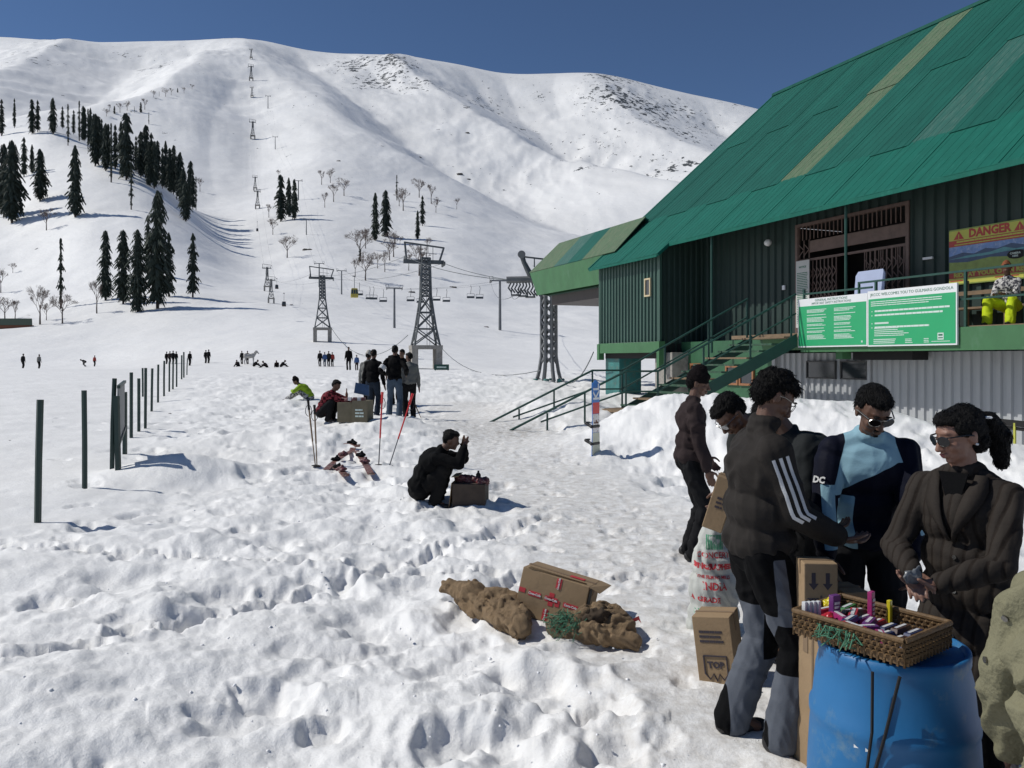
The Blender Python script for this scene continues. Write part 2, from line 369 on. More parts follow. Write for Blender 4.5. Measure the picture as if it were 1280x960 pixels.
# masks: dirt on the trodden path, rock high on the mountain
dp = seg_dist(X.ravel(), Y.ravel(), PATHC).reshape(X.shape)
dirt = (1-sstep(.4, 1.7, dp))*.85+.5*np.exp(-(((X-.2)/1.5)**2+((Y-17.2)/1.3)**2))+.35*np.exp(-(((X-1.6)/1.0)**2+((Y-18.6)/1.0)**2))+.05
dirt = np.where(RR < 60, dirt, .05)
PX = 640+1000*X/np.maximum(Y, 1e-3); PY = HY-(Z-1.7)/np.maximum(Y, 1e-3)*1000
rock = np.zeros_like(Z)
def blob(azpx, dep, wx, wd, k):
    global rock
    cx, cy = (azpx-640)*dep/1000, dep
    rock = np.maximum(rock, k*np.exp(-(((X-cx)/wx)**2+((Y-cy)/wd)**2)))
for bl in [(490, 1850, 65, 130, 1.0), (455, 1900, 90, 160, .85), (445, 1850, 55, 120, .9), (480, 1700, 75, 150, .9), (525, 1600, 80, 90, .75), (505, 1780, 50, 160, .9), (590, 1650, 50, 120, .7),
           (605, 1750, 70, 200, .6), (650, 1600, 60, 150, .5), (670, 1900, 30, 60, .75), (755, 2050, 60, 130, 1.0), (775, 2100, 110, 120, .8), (765, 1850, 100, 180, .7), (790, 1800, 130, 170, 1.0), (815, 1780, 60, 140, .9), (850, 1900, 110, 160, .65),
           (835, 1620, 120, 80, .75), (870, 1750, 90, 120, .6), (880, 1500, 90, 150, .6), (835, 1280, 60, 40, .95), (850, 1290, 50, 30, 1.0), (815, 1350, 60, 60, .6), (915, 2100, 60, 90, .6), (740, 1500, 90, 120, .5),
           (205, 1750, 60, 90, .85), (195, 1600, 40, 60, .7), (55, 1900, 110, 60, .55), (20, 1700, 80, 140, .5), (35, 1500, 60, 160, .5), (155, 1900, 40, 60, .6), (745, 1020, 45, 25, .7), (715, 1100, 60, 30, .5), (583, 1420, 14, 20, .85)]: blob(*bl)
rock = np.where(RR > 700, np.maximum(rock, .12), 0)
V = np.stack([X, Y, Z], -1).reshape(-1, 3)
def grid_faces(i0, i1, NA):
    i = np.arange(i0, i1)[:, None]; j = np.arange(NA)[None, :]; j2 = (j+1) % NA
    return np.stack([(i*NA+j), (i*NA+j2), ((i+1)*NA+j2), ((i+1)*NA+j)], -1).reshape(-1, 4)
def terr(name, i0, i1, mask, m):
    me = np_mesh(name, V[i0*NA:(i1+1)*NA], grid_faces(0, i1-i0, NA)[:, ::-1])
    at = me.attributes.new('mask', 'FLOAT', 'POINT'); at.data.foreach_set('value', mask[i0:i1+1].astype(np.float32).ravel())
    o = link(name, me, None, m); return o
snowfield = terr('snowfield', 0, kr, dirt, snow_material('snow_near', False))
tag(snowfield, 'trampled white snow with footprints in front of the station', kind='structure')
mountain = terr('mountain', kr, NR-1, rock, snow_material('snow_mountain', True))
tag(mountain, 'snow covered mountain with rocky patches rising to the ridge', kind='structure')
c0 = MB(); c0.lathe([(.3, -.3), (.3, 0.02)], 40)
del PX, PY
# ---------------------------------------------------------------- lift station, local frame: x along the facade towards the camera, y into the building
ST_O = (4.37, 24.0, 0.0); ST_RZ = math.atan2(-.9236, .3833)
STM = Matrix.Translation(Vector(ST_O)) @ Matrix.Rotation(ST_RZ, 4, 'Z'); STI = STM.inverted()
m_teal = [mat('roof_teal_%d' % i, c, .6, .2, 1.2, .12, 5, col2=c2, c2=(.56, .74), stretch=(3.0, .5, 1), spec=.2) for i, (c, c2) in enumerate([
    ((.007, .092, .068), (.014, .115, .088)), ((.008, .098, .072), (.02, .125, .098)), ((.006, .087, .064), (.012, .11, .08))])]
m_teal_low = mat('roof_teal_low', (.006, .112, .080), .6, .16, 1.4, .12, 5, col2=(.02, .16, .12), c2=(.55, .75), stretch=(3, .5, 1), spec=.2)
m_moss = mat('roof_mossy', (.062, .125, .062), .8, .25, 2.2, .2, 8, col2=(.12, .15, .09), c2=(.42, .66), stretch=(3, .6, 1))
m_worn = mat('roof_worn', (.010, .095, .070), .6, .2, 1.8, .15, 8, col2=(.08, .15, .12), c2=(.5, .72), stretch=(5, .5, 1))
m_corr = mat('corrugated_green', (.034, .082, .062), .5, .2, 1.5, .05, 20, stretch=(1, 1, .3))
m_corr_shade = mat('corrugated_green_shaded', (.014, .034, .028), .6, .2, 1.5, .05, 20, stretch=(1, 1, .3))  # same green cladding, with the shade on these walls put into the colour
m_beam = mat('beam_green', (.05, .155, .062), .6, .18, 2.0, .1, 12, col2=(.09, .19, .11), c2=(.55, .8), stretch=(1, 1, .5))
m_rail = mat('rail_green', (.008, .055, .040), .5, .15, 5)
m_grey = mat('corrugated_grey', (.36, .37, .38), .55, .1, 1.2, .05, 20, stretch=(1, 1, .25), col2=(.28, .28, .29), c2=(.55, .8))
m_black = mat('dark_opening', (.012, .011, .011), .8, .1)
m_glass = mat('window_glass', (.02, .025, .03), .08, .1, spec=.8)
m_wood = mat('varnished_wood', (.28, .12, .05), .5, .2, 8, stretch=(1, 1, .2))
m_plank = mat('weathered_plank', (.22, .15, .09), .8, .25, 6)
m_gate = mat('gate_iron', (.13, .085, .07), .6, .25, 6)
m_conc = mat('concrete', (.30, .28, .25), .9, .25, 3, .3, 30, col2=(.14, .13, .12), c2=(.5, .75))
m_teal_p = mat('teal_pillar', (.03, .16, .15), .5, .35, 3, .2, 12, col2=(.10, .12, .09), c2=(.5, .7))
m_white = mat('white_paint', (.75, .76, .76), .5, .04)
m_steel = mat('galvanised_steel', (.20, .21, .215), .5, .2, 6, metal=.4)
m_rust = mat('rusty_metal', (.16, .06, .03), .8, .3, 8)

def corr(x0, x1, z0, z1, y, pitch=.2, dep=.045, n=None, axis='x', holes=None):
    """trapezoid-profiled cladding in the plane y (or x when axis='y'), facing -y"""
    mb = MB(); xs = []; x = x0
    while x < x1-1e-6:
        for f, d in ((0, 0), (.38, 0), (.5, dep), (.88, dep)):
            if x+f*pitch < x1: xs.append((x+f*pitch, d))
        x += pitch
    xs.append((x1, 0))
    zs = [z0, z1]
    if callable(z1): zs = None
    vs = []; fs = []
    for i, (a, d) in enumerate(xs):
        zt = z1(a) if callable(z1) else z1
        for z in (z0, zt): vs.append((a, y+d-dep, z) if axis == 'x' else (y+d-dep, a, z))
    for i in range(len(xs)-1): fs.append((2*i, 2*i+2, 2*i+3, 2*i+1))
    return mb.add(vs, fs)
station = thing('lift_station', 'large dark green corrugated lift station with steep teal metal roof on raised deck', 'building', ST_O, ST_RZ)
TAN = .876
def rz_(s): return 4.90+TAN*s
# roof sheets: three courses, each its own sheet
XN = 17.0
def sheet(x0, x1, s0, s1, m, lift):
    mb = MB(); n = Vector((0, -TAN, 1)).normalized(); k = 5; 
    L = [Vector((x0-.02, s0-.03, rz_(s0-.03)))+n*lift, Vector((x1+.02, s0-.03, rz_(s0-.03)))+n*lift, Vector((x1+.02, s1+.06, rz_(s1+.06)))+n*(lift-.012), Vector((x0-.02, s1+.06, rz_(s1+.06)))+n*(lift-.012)]
    mb.slab(L, n, .012)
    for j in range(4):                                     # low seams running up the slope
        xx = x0+(x1-x0)*(j+.5)/4
        mb.slab([Vector((xx-.012, s0-.02, rz_(s0-.02)))+n*(lift+.004), Vector((xx+.012, s0-.02, rz_(s0-.02)))+n*(lift+.004), Vector((xx+.012, s1, rz_(s1)))+n*(lift-.008), Vector((xx-.012, s1, rz_(s1)))+n*(lift-.008)], n, .014)
    return mb.build('roof_sheet', m, station)
cols = [(.0+i*1.06-4.32, 1.06) for i in range(20)]
rs = random.Random(5)
for i, (x, wd) in enumerate(cols):
    x1 = x+wd
    for k, (s0, s1) in enumerate(((.39, 1.85), (1.85, 5.1), (5.1, 8.07))):
        if k == 0 and x < 0: s0 = 0.0
        m = m_teal_low if k == 0 else rs.choice(m_teal)
        xm = (x+x1)/2
        if k > 0 and 3.5 < xm < 4.6: m = m_moss
        if k == 1 and 7.0 < xm < 8.2: m = m_worn
        a, b = x, x1
        if x < 0 < x1 and k == 0:
            sheet(x, 0.0, 0.0, s1, m, .012*((i+k) % 2)+.004); a = 0.0; s0 = .39
        sheet(a, b, s0, s1, m, .012*((i+k) % 2)+.004)
m_under = mat('roof_underside', (.03, .07, .05), .8, .2)
mb = MB(); n = Vector((0, -TAN, 1)).normalized()
mb.slab([(-4.3, .05, rz_(.05)-.02), (0-.02, .05, rz_(.05)-.02), (-.02, .45, rz_(.45)-.02), (16.85, .45, rz_(.45)-.02), (16.85, 8.05, rz_(8.05)-.02), (-4.3, 8.05, rz_(8.05)-.02)], n, .06)
mb.slab([(-4.3, 8.09, rz_(8.05)-.02), (16.85, 8.09, rz_(8.05)-.02), (16.85, 16, rz_(.2)), (-4.3, 16, rz_(.2))], (0, TAN, 1), .08)
mb.build('roof_deck', m_under, station)
mb = MB(); mb.tube([(-4.34, 8.07, rz_(8.07)+.02), (16.9, 8.07, rz_(8.07)+.02)], .09, 6); mb.build('ridge_cap', m_teal[2], station)
mb = MB()
mb.bb(-4.3, -.02, -.03, .0, 4.80, 4.90); mb.bb(0, 16.9, .355, .385, 5.13, 5.24)
mb.build('eave_board', m_teal_low, station)
mb = MB()
for p, q in (((-4.34, -.02, 4.86), (-4.34, 8.07, rz_(8.07)-.04)), ((.01, -.02, 4.86), (.01, .39, 5.2))): mb.bar(p, q, .09)
mb.build('barge_board', m_teal_low, station)
# projecting box room at the far end
corr(-4.05, -.35, 2.27, 5.1, .32, .2, .05).build('corrugated_wall', m_corr, station)
o = corr(.32, 1.95, 1.9, lambda y: rz_(y)-.1, -.30, .2, .045, axis='y')
o.build('corrugated_wall', m_corr_shade, station)
for xa in (-.36, -4.12): mb = MB(); mb.bb(xa, xa+.08, .255, .335, 2.27, 5.05); mb.build('corner_trim', m_corr, station)
mb = MB(); mb.bb(-4.1, -.28, .22, .42, 1.93, 2.265); mb.bb(-4.15, -4.0, .2, .4, 1.70, 2.25); mb.bb(-.36, -.22, .19, .40, 1.45, 2.27)
mb.build('floor_beam', m_beam, station)
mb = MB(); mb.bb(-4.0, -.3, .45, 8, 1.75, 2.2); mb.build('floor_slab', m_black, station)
for x in (-4.05, -.9):
    mb = MB(); mb.bb(x, x+.95, .48, 1.35, -.5, 1.93); mb.build('support_pillar', m_teal_p if x < -2 else m_conc, station, bevel=.02)
corr(-4.05, 12, 0, 6.2, 9.0, .3, .05).build('corrugated_wall', m_corr_shade, station)
def window(parent, x0, x1, z0, z1, y, fm, mull=1, fw=.05, pane=m_glass, name='window'):
    mb = MB(); mb.bb(x0, x1, y-.03, y+.03, z0, z0+fw); mb.bb(x0, x1, y-.03, y+.03, z1-fw, z1)
    mb.bb(x0, x0+fw, y-.028, y+.028, z0+fw, z1-fw); mb.bb(x1-fw, x1, y-.028, y+.028, z0+fw, z1-fw)
    for i in range(mull):
        xm = x0+(x1-x0)*(i+1)/(mull+1); mb.bb(xm-fw/2, xm+fw/2, y-.026, y+.026, z0+fw, z1-fw)
    f = mb.build(name, fm, parent); g = MB(); g.bb(x0+fw, x1-fw, y+.0, y+.012, z0+fw, z1-fw); g.build('pane', pane, f); return f
m_cream = mat('cream_frame', (.55, .45, .28), .6, .1)
window(station, -1.12, -.78, 3.68, 4.25, .25, m_cream, 0, .05)
# main upper wall behind the deck with the gate opening
GX0, GX1, GZ1 = 3.80, 7.27, 5.2; WY = 1.95
for a, b, z0, z1 in ((-.3, GX0, 1.9, 6.5), (GX1, 16.8, 1.9, 6.5), (GX0, GX1, GZ1, 6.5)):
    corr(a, b, z0, z1, WY, .28, .05).build('corrugated_wall', m_corr_shade, station)
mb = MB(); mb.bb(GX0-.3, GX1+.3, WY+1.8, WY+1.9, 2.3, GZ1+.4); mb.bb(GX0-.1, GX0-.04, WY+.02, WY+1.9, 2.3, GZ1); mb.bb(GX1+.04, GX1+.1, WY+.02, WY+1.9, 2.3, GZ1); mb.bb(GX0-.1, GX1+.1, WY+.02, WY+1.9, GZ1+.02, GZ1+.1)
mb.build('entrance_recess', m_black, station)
mb = MB(); mb.bb(GX0-.06, GX0+.03, WY-.09, WY+.02, 2.33, GZ1+.08); mb.bb(GX1-.03, GX1+.06, WY-.09, WY+.02, 2.33, GZ1+.08); mb.bb(GX0+.03, GX1-.03, WY-.09, WY+.02, GZ1, GZ1+.08)
mb.bb(GX0+.03, GX1-.03, WY-.07, WY-.02, 4.28, 4.34); mb.bb(GX0+.4, GX1-.03, WY-.05, WY-.01, 4.5, 4.80)
gate_frame = mb.build('gate_frame', m_gate, station)
def scissor(x0, x1, z0, z1, step, y=WY-.05):
    mb = MB(); n = max(2, int((x1-x0)/step))
    for i in range(n+1):
        x = x0+(x1-x0)*i/n; mb.bb(x-.012, x+.012, y-.012, y+.012, z0, z1)
    dz = .34
    for i in range(n):
        a = x0+(x1-x0)*i/n; b = x0+(x1-x0)*(i+1)/n; z = z0+.05
        while z+dz < z1:
            mb.bar((a, y-.016, z), (b, y-.016, z+dz/2), .018); mb.bar((b, y-.016, z+dz/2), (a, y-.016, z+dz), .018); z += dz
    return mb
scissor(GX0+.05, GX1-.05, 4.84, GZ1, .13).build('scissor_grille', m_gate, station)
scissor(GX0+.05, GX0+.42, 4.36, 4.84, .13).build('scissor_grille', m_gate, station)
scissor(GX0+.42, GX0+1.35, 2.36, 4.28, .13).build('scissor_grille', m_gate, station)
scissor(GX0+2.25, GX1-.1, 2.36, 4.28, .15).build('scissor_grille', m_gate, station)
mb = MB()
for i in range(10): mb.bb(GX0+2.3+i*.12, GX0+2.32+i*.12, WY-.065, WY-.05, 3.9, 4.28)
mb.build('gate_bars', m_gate, station)
# deck
mb = MB(); mb.bb(5.95, 16.8, .14, WY, 2.26, 2.33); mb.build('deck_floor', m_plank, station)
mb = MB(); mb.bb(5.9, 16.9, .08, .14, 1.88, 2.31); mb.bb(3.5, 5.9, 1.0, 1.06, 1.95, 2.31); mb.build('deck_fascia', m_beam, station)
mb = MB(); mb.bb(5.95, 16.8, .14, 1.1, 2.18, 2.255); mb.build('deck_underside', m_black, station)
mb = MB(); mb.bb(3.3, 5.95, .14, WY, 2.24, 2.33); mb.build('stair_landing', m_plank, station)
mb = MB(); mb.bb(6.75, 6.95, .3, .55, 1.72, 1.89); mb.build('deck_bracket', m_beam, station)
for x in (5.98, 8.05, 10.1, 12.15, 14.2, 16.3):
    mb = MB(); mb.bar((x, .11, 2.3), (x, .11, 3.34), .045); mb.build('rail_post', m_rail, station)
mb = MB(); mb.bar((5.98, .11, 3.22), (7.95, .11, 3.22), .04); mb.bar((7.6, .11, 3.34), (16.8, .11, 3.34), .04); mb.bar((7.6, .11, 3.0), (7.6, .11, 3.36), .04)
mb.build('handrail', m_rail, station)
mb = MB(); mb.bar((5.98, .11, 2.82), (16.8, .11, 2.82), .035); mb.build('mid_rail', m_rail, station)
for x, y0 in ((6.75, .6), (1.9, .55), (10.9, .6)):          # thin roof posts
    mb = MB(); mb.tube([(x, y0, 2.33 if x > 4 else 1.9), (x, y0, 5.38)], .035, 8); mb.build('roof_post', m_rail, station)
# lower storey
LY = 1.12
corr(3.9, 16.8, -.6, 1.87, LY, .21, .045).build('corrugated_wall', m_grey, station)
mb = MB(); mb.bb(-.3, 3.9, 1.06, 1.2, -.6, 2.25); mb.build('lower_wall', mat('lower_wall_green', (.03, .11, .05), .6, .2), station)
for q in ((3.84, 3.96, 1.0, 1.2, -.6, 1.9), (6.95, 7.03, 1.02, 1.08, -.6, 1.87)): mb = MB(); mb.bb(*q); mb.build('wall_trim', m_grey, station)
window(station, 1.9, 2.45, 1.0, 1.55, 1.03, m_wood, 0, .06); window(station, 2.5, 3.1, 1.0, 1.55, 1.03, m_wood, 0, .06)
window(station, .2, .8, .9, 1.6, 1.03, m_wood, 0, .06)
m_dframe = mat('dark_frame', (.05, .05, .05), .6, .1)
window(station, 5.05, 6.0, 1.25, 1.68, 1.045, m_dframe, 0, .03); window(station, 6.15, 6.95, 1.25, 1.68, 1.045, m_dframe, 0, .03)
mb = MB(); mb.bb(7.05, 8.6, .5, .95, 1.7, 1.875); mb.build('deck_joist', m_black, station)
mb = MB(); mb.lathe([(.02, 0), (.08, .02), (.10, .1), (.06, .17), (.02, .18)], 14); o = mb.build('floodlight', m_white, station, True); o.location = (2.9, 1.75, 4.95); o.rotation_euler = (R(110), 0, 0)
for x, z in ((8.4, 3.85), (9.3, 3.72), (8.85, 3.5), (7.7, 3.9), (3.25, 3.6)):
    mb = MB(); mb.bb(x, x+(.24 if x == 7.7 else .1), WY-.10, WY-.055, z, z+(.05 if x == 7.7 else .12)); mb.build('junction_box', m_white if x < 8 else m_grey, station)
# bench on the deck
bench = thing('bench', 'plain wooden bench frame on deck beneath the danger sign', 'bench', STM @ Vector((10.6, 1.5, 2.33)), ST_RZ)
mb = MB(); mb.bb(-1.9, 1.5, -.02, .02, .68, .76); mb.build('seat_rail', m_plank, bench)
mb = MB(); mb.bb(-1.9, 1.5, .0, .35, .40, .44); mb.build('seat', m_plank, bench)
for x in (-1.6, -.75, .1, .95):
    mb = MB(); mb.bb(x-.035, x+.035, .02, .08, 0, .98); mb.build('leg', m_plank, bench)
# ---------------------------------------------------------------- lettering helpers
def text_mb(body, size, depth=.002, bold=0.0):
    cu_ = bpy.data.curves.new('t', 'FONT'); cu_.body = body; cu_.size = size; cu_.extrude = depth; cu_.align_x = 'CENTER'; cu_.align_y = 'CENTER'; cu_.offset = bold; cu_.resolution_u = 2
    o = bpy.data.objects.new('t', cu_); me = bpy.data.meshes.new_from_object(o)
    v = [tuple(q.co) for q in me.vertices]; f = [tuple(q.vertices) for q in me.polygons]
    bpy.data.objects.remove(o); bpy.data.curves.remove(cu_); bpy.data.meshes.remove(me); return v, f
def put_text(mb, body, size, c, ux, uz, m=0, bold=0.0, sx=1.0):
    v, f = text_mb(body, size, .0015, bold); c = Vector(c); ux = Vector(ux); uz = Vector(uz); n = ux.cross(uz)
    mb.add([c+ux*p[0]*sx+uz*p[1]+n*p[2] for p in v], f, m)
def rows(mb, r_, c, ux, uz, wd, hh, nrow, fill=.8, th=.35, words=(.05, .16), ragged=.3, m=0):
    """lines of print too small to read: short raised strokes"""
    c = Vector(c); ux = Vector(ux); uz = Vector(uz); n = ux.cross(uz)
    for i in range(nrow):
        z = hh*(1-(i+.5)/nrow); x = 0; end = wd*(1-r_.random()*ragged)*1.0; h = hh/nrow*th
        while x < end:
            l = min(r_.uniform(*words)*wd, end-x); a = c+ux*x+uz*(z-h/2)
            mb.slab([a+n*.002, a+ux*l*fill+n*.002, a+ux*l*fill+uz*h+n*.002, a+uz*h+n*.002], n, .0015, m); x += l
UX = (1, 0, 0); UZ = (0, 0, 1)
m_green_sign = mat('sign_green', (.02, .36, .14), .4, .05, 2)
m_green_txt = mat('sign_green_text', (.03, .16, .09), .5, .03)
m_soft = mat('sign_pale_print', (.62, .72, .66), .5, .03)
def board(name, label, x0, x1, z0, z1, y=.045):
    o = thing(name, label, 'sign', STM @ Vector(((x0+x1)/2, y, z0)), ST_RZ); w2 = (x1-x0)/2; h = z1-z0
    mb = MB(); mb.bb(-w2, w2, -.02, .02, 0, h); mb.build('panel', m_white, o); mb = MB(); mb.bb(-w2+.025, w2-.025, -.024, -.0205, .03, h-.17); mb.build('print_area', m_green_sign, o)
    return o, w2, h
b1, w2, h = board('notice_board', 'green and white notice board with two columns of small print on deck railing', 5.87, 7.90, 1.99, 3.10)
mb = MB(); r_ = random.Random(1)
for cx in (-.72, .1):
    z = .86
    for k in (3, 1, 4, 2, 1, 2, 4):
        rows(mb, r_, (cx, -.0245, z-.028*k), UX, UZ, .62, .028*k, k, .92, .5); z -= .028*k+.035
mb.box((.88, -.026, .1), (.035, .003, .04)); mb.build('lettering', m_soft, b1)
mb = MB(); put_text(mb, "GENERAL INSTRUCTIONS", .075, (0, -.0215, h-.055), UX, UZ, 0, .0, 1.1); put_text(mb, "IMPORTANT SAFETY INSTRUCTIONS", .07, (0, -.0215, h-.125), UX, UZ); mb.build('heading', m_green_txt, b1)
b2, w2, h = board('notice_board', 'green and white welcome board with bulleted lines and small logo on deck railing', 7.91, 9.99, 1.98, 3.13)
mb = MB()
rows(mb, r_, (-.95, -.0245, .82), UX, UZ, 1.9, .12, 3, .94, .4, (.03, .08), .4)
for z, l in ((.75, 1.75), (.665, 1.6), (.50, .35), (.415, 1.3)):
    rows(mb, r_, (-.85, -.0245, z-.05), UX, UZ, l, .05, 1, .94, .7, (.04, .1), 0); mb.box((-.92, -.026, z-.03), (.02, .003, .02))
rows(mb, r_, (-.86, -.0245, .20), UX, UZ, .95, .19, 5, .94, .4, (.04, .1), .4); rows(mb, r_, (-.88, -.0245, .05), UX, UZ, .62, .11, 3, .94, .45, (.05, .1), .2)
rows(mb, r_, (-.1, -.0245, .05), UX, UZ, .2, .1, 3, .94, .4, (.2, .4), .3); rows(mb, r_, (.33, -.0245, .05), UX, UZ, .12, .1, 3, .94, .4, (.4, .6), .1); rows(mb, r_, (.5, -.0245, .06), UX, UZ, .4, .03, 1, .94, .4, (.1, .2), 0)
mb.box((.70, -.026, .17), (.13, .003, .13)); mb.build('lettering', m_soft, b2)
mb = MB(); mb.box((.70, -.029, .195), (.09, .003, .035)); mb.box((.70, -.029, .14), (.1, .003, .02)); mb.build('logo', m_green_txt, b2)
mb = MB(); put_text(mb, "JKCCC WELCOMES YOU TO GULMARG GONDOLA", .082, (0, -.0215, h-.085), UX, UZ, 0, .0, 1.02); mb.build('heading', m_green_txt, b2)
# danger sign
m_yel = mat('sign_yellow', (.50, .50, .08), .5, .05); m_red = mat('sign_red', (.42, .04, .03), .5, .05); m_blue = mat('sign_sky_blue', (.16, .27, .52), .5, .25, 6, col2=(.35, .42, .6)); m_dblue = mat('sign_dark_hill', (.04, .08, .16), .5, .3, 8); m_olive = mat('sign_meadow', (.24, .32, .07), .5, .3, 8); m_teal_s = mat('sign_teal', (.10, .30, .32), .5, .3, 8)
dg = thing('danger_sign', 'yellow and red danger sign with mountain picture on dark wall behind railing', 'sign', STM @ Vector((9.3, WY-.09, 3.28)), ST_RZ)
mb = MB(); mb.bb(-.93, .93, -.02, .02, 0, 1.16); mb.build('panel', m_olive, dg)
mb = MB(); mb.bb(-.93, .93, -.024, -.0205, .93, 1.13); mb.bb(-.93, .93, -.024, -.0205, .02, .13); mb.build('yellow_band', m_yel, dg)
mb = MB(); mb.bb(-.93, .93, -.024, -.0205, .80, .925); mb.bb(-.93, .93, -.024, -.0205, .132, .255); mb.bb(-.9, -.6, -.028, -.0245, .07, .09); mb.bb(.1, .6, -.028, -.0245, .07, .09); mb.build('red_band', m_red, dg)
mb = MB(); mb.bb(-.93, .93, -.024, -.0205, .52, .797); mb.build('picture_sky', m_blue, dg)
mb = MB(); vs = []
pts = [(-.93, .60), (-.6, .66), (-.35, .61), (-.1, .69), (.15, .65), (.45, .72), (.7, .66), (.93, .70), (.93, .50), (.5, .46), (0, .5), (-.5, .45), (-.93, .48)]
mb.slab([(x, -.028, z) for x, z in pts], (0, -1, 0), .003); mb.build('picture_hills', m_dblue, dg)
mb = MB(); mb.slab([(x, -.0285, z) for x, z in [(-.93, .54), (-.5, .585), (0, .60), (.3, .66), (.55, .6), (.93, .62), (.93, .58), (.3, .57), (0, .55), (-.5, .54)]], (0, -1, 0), .003); mb.build('picture_snow', m_teal_s, dg)
mb = MB(); put_text(mb, "DANGER", .235, (-.02, -.0265, 1.03), UX, UZ, 0, .011, .95)
for cx in (-.7, .62):
    mb.slab([(cx-.12, -.028, .945), (cx+.12, -.028, .945), (cx, -.028, 1.12)], (0, -1, 0), .003)
mb.build('danger_lettering', m_red, dg)
mb = MB(); put_text(mb, "RIDE AT YOUR OWN RISK", .12, (0, -.0265, .193), UX, UZ, 0, .006, 1.15); rows(mb, r_, (-.75, -.0255, .87), UX, UZ, 1.5, .045, 1, .94, .7, (.03, .08), 0); rows(mb, r_, (-.8, -.0255, .815), UX, UZ, 1.6, .035, 1, .94, .6, (.03, .08), 0)
mb.build('lettering', m_yel, dg)
for cx in (-.7, .62):
    mb = MB(); mb.bb(cx-.008, cx+.008, -.0315, -.0285, .985, 1.05); mb.bb(cx-.008, cx+.008, -.0315, -.0285, .96, .975); mb.build('warning_mark', m_yel, dg)
mb = MB(); mb.slab([(.55+.2*math.cos(a)*(1 if abs(math.cos(a)) < .9 else .95), -.030, .49+.09*math.sin(a)) for a in np.linspace(0, 2*math.pi, 17)[:-1]], (0, -1, 0), .003); mb.build('sticker', m_black, dg)
mb = MB(); put_text(mb, "CAMERA", .055, (.53, -.0315, .51), UX, UZ, 0, .001); put_text(mb, "HERE", .05, (.53, -.0315, .455), UX, UZ, 0, .001); mb.build('sticker_lettering', m_soft, dg)
# papers at the gate
poster = thing('notice_poster', 'tall white printed notice hung left of the scissor gate', 'notice', STM @ Vector((4.08, WY-.14, 2.55)), ST_RZ)
mb = MB(); mb.bb(-.24, .24, -.01, .01, 0, 1.75); mb.build('sheet', mat('paper_grey', (.55, .55, .52), .7, .05), poster)
mb = MB(); rows(mb, r_, (-.2, -.011, .1), UX, UZ, .4, 1.35, 30, .94, .45, (.1, .3), .15); put_text(mb, "NOTICE", .07, (0, -.0125, 1.58), UX, UZ, 0, .002); mb.build('lettering', m_green_txt, poster)
wb = thing('whiteboard', 'blank pale blue-white board leaning behind the deck railing', 'board', STM @ Vector((6.75, 1.2, 2.33)), ST_RZ)
mb = MB(); mb.slab([(-.42, 0, .1), (.42, 0, .1), (.42, .12, 1.32), (.35, .13, 1.42), (-.35, .13, 1.42), (-.42, .12, 1.32)], (0, -1, .1), .03); mb.build('panel', mat('board_pale', (.42, .48, .66), .4, .05), wb)
mb = MB(); mb.bar((-.3, .02, 0), (-.3, .05, .5), .03); mb.bar((.3, .02, 0), (.3, .05, .5), .03); mb.build('stand', m_steel, wb)
# ---------------------------------------------------------------- external staircase
stair = thing('staircase', 'green metal staircase with railings climbing from snow to the station deck', 'staircase')
nt_, nb_ = Vector((6.6, 18.6, 2.33)), Vector((-.33, 17.2, 0)); wv = Vector((-.6, 1.45, 0)); dxy = (nb_-nt_); dxy.z = 0; Ls = dxy.length; u = dxy/Ls
def sp(d, z, k=0.0): p = nt_+u*d+wv*k; p.z = z; return p
m_tread = mat('tread_green', (.03, .09, .05), .7, .3, 6, col2=(.12, .13, .11), c2=(.5, .7))
# flight profile: distance from deck edge -> walking height
D1, D2, ZL = 3.45, 4.15, .55
def wz(d): return 2.33-(2.33-ZL)*min(d, D1)/D1-max(0, d-D2)*.5
for i in range(11):
    d = D1*(i+.5)/11.; z = wz(d); mb = MB(); q = [sp(d-.15, z), sp(d+.15, z), sp(d+.15, z, 1), sp(d-.15, z, 1)]
    mb.slab([q[0], q[1], q[2], q[3]] if (q[1]-q[0]).cross(q[3]-q[0]).z > 0 else q[::-1], (0, 0, 1), .04); mb.build('tread', m_tread if i % 3 else m_plank, stair)
mb = MB(); q = [sp(D1, ZL), sp(D2, ZL), sp(D2, ZL, 1), sp(D1, ZL, 1)]; mb.slab(q if (q[1]-q[0]).cross(q[3]-q[0]).z > 0 else q[::-1], (0, 0, 1), .05); mb.build('landing', m_plank, stair)
for i in range(5):
    d = D2+.1+.3*i; z = wz(d)-.1; mb = MB(); q = [sp(d-.13, z), sp(d+.13, z), sp(d+.13, z, 1), sp(d-.13, z, 1)]
    mb.slab(q if (q[1]-q[0]).cross(q[3]-q[0]).z > 0 else q[::-1], (0, 0, 1), .04); mb.build('tread', m_plank, stair)
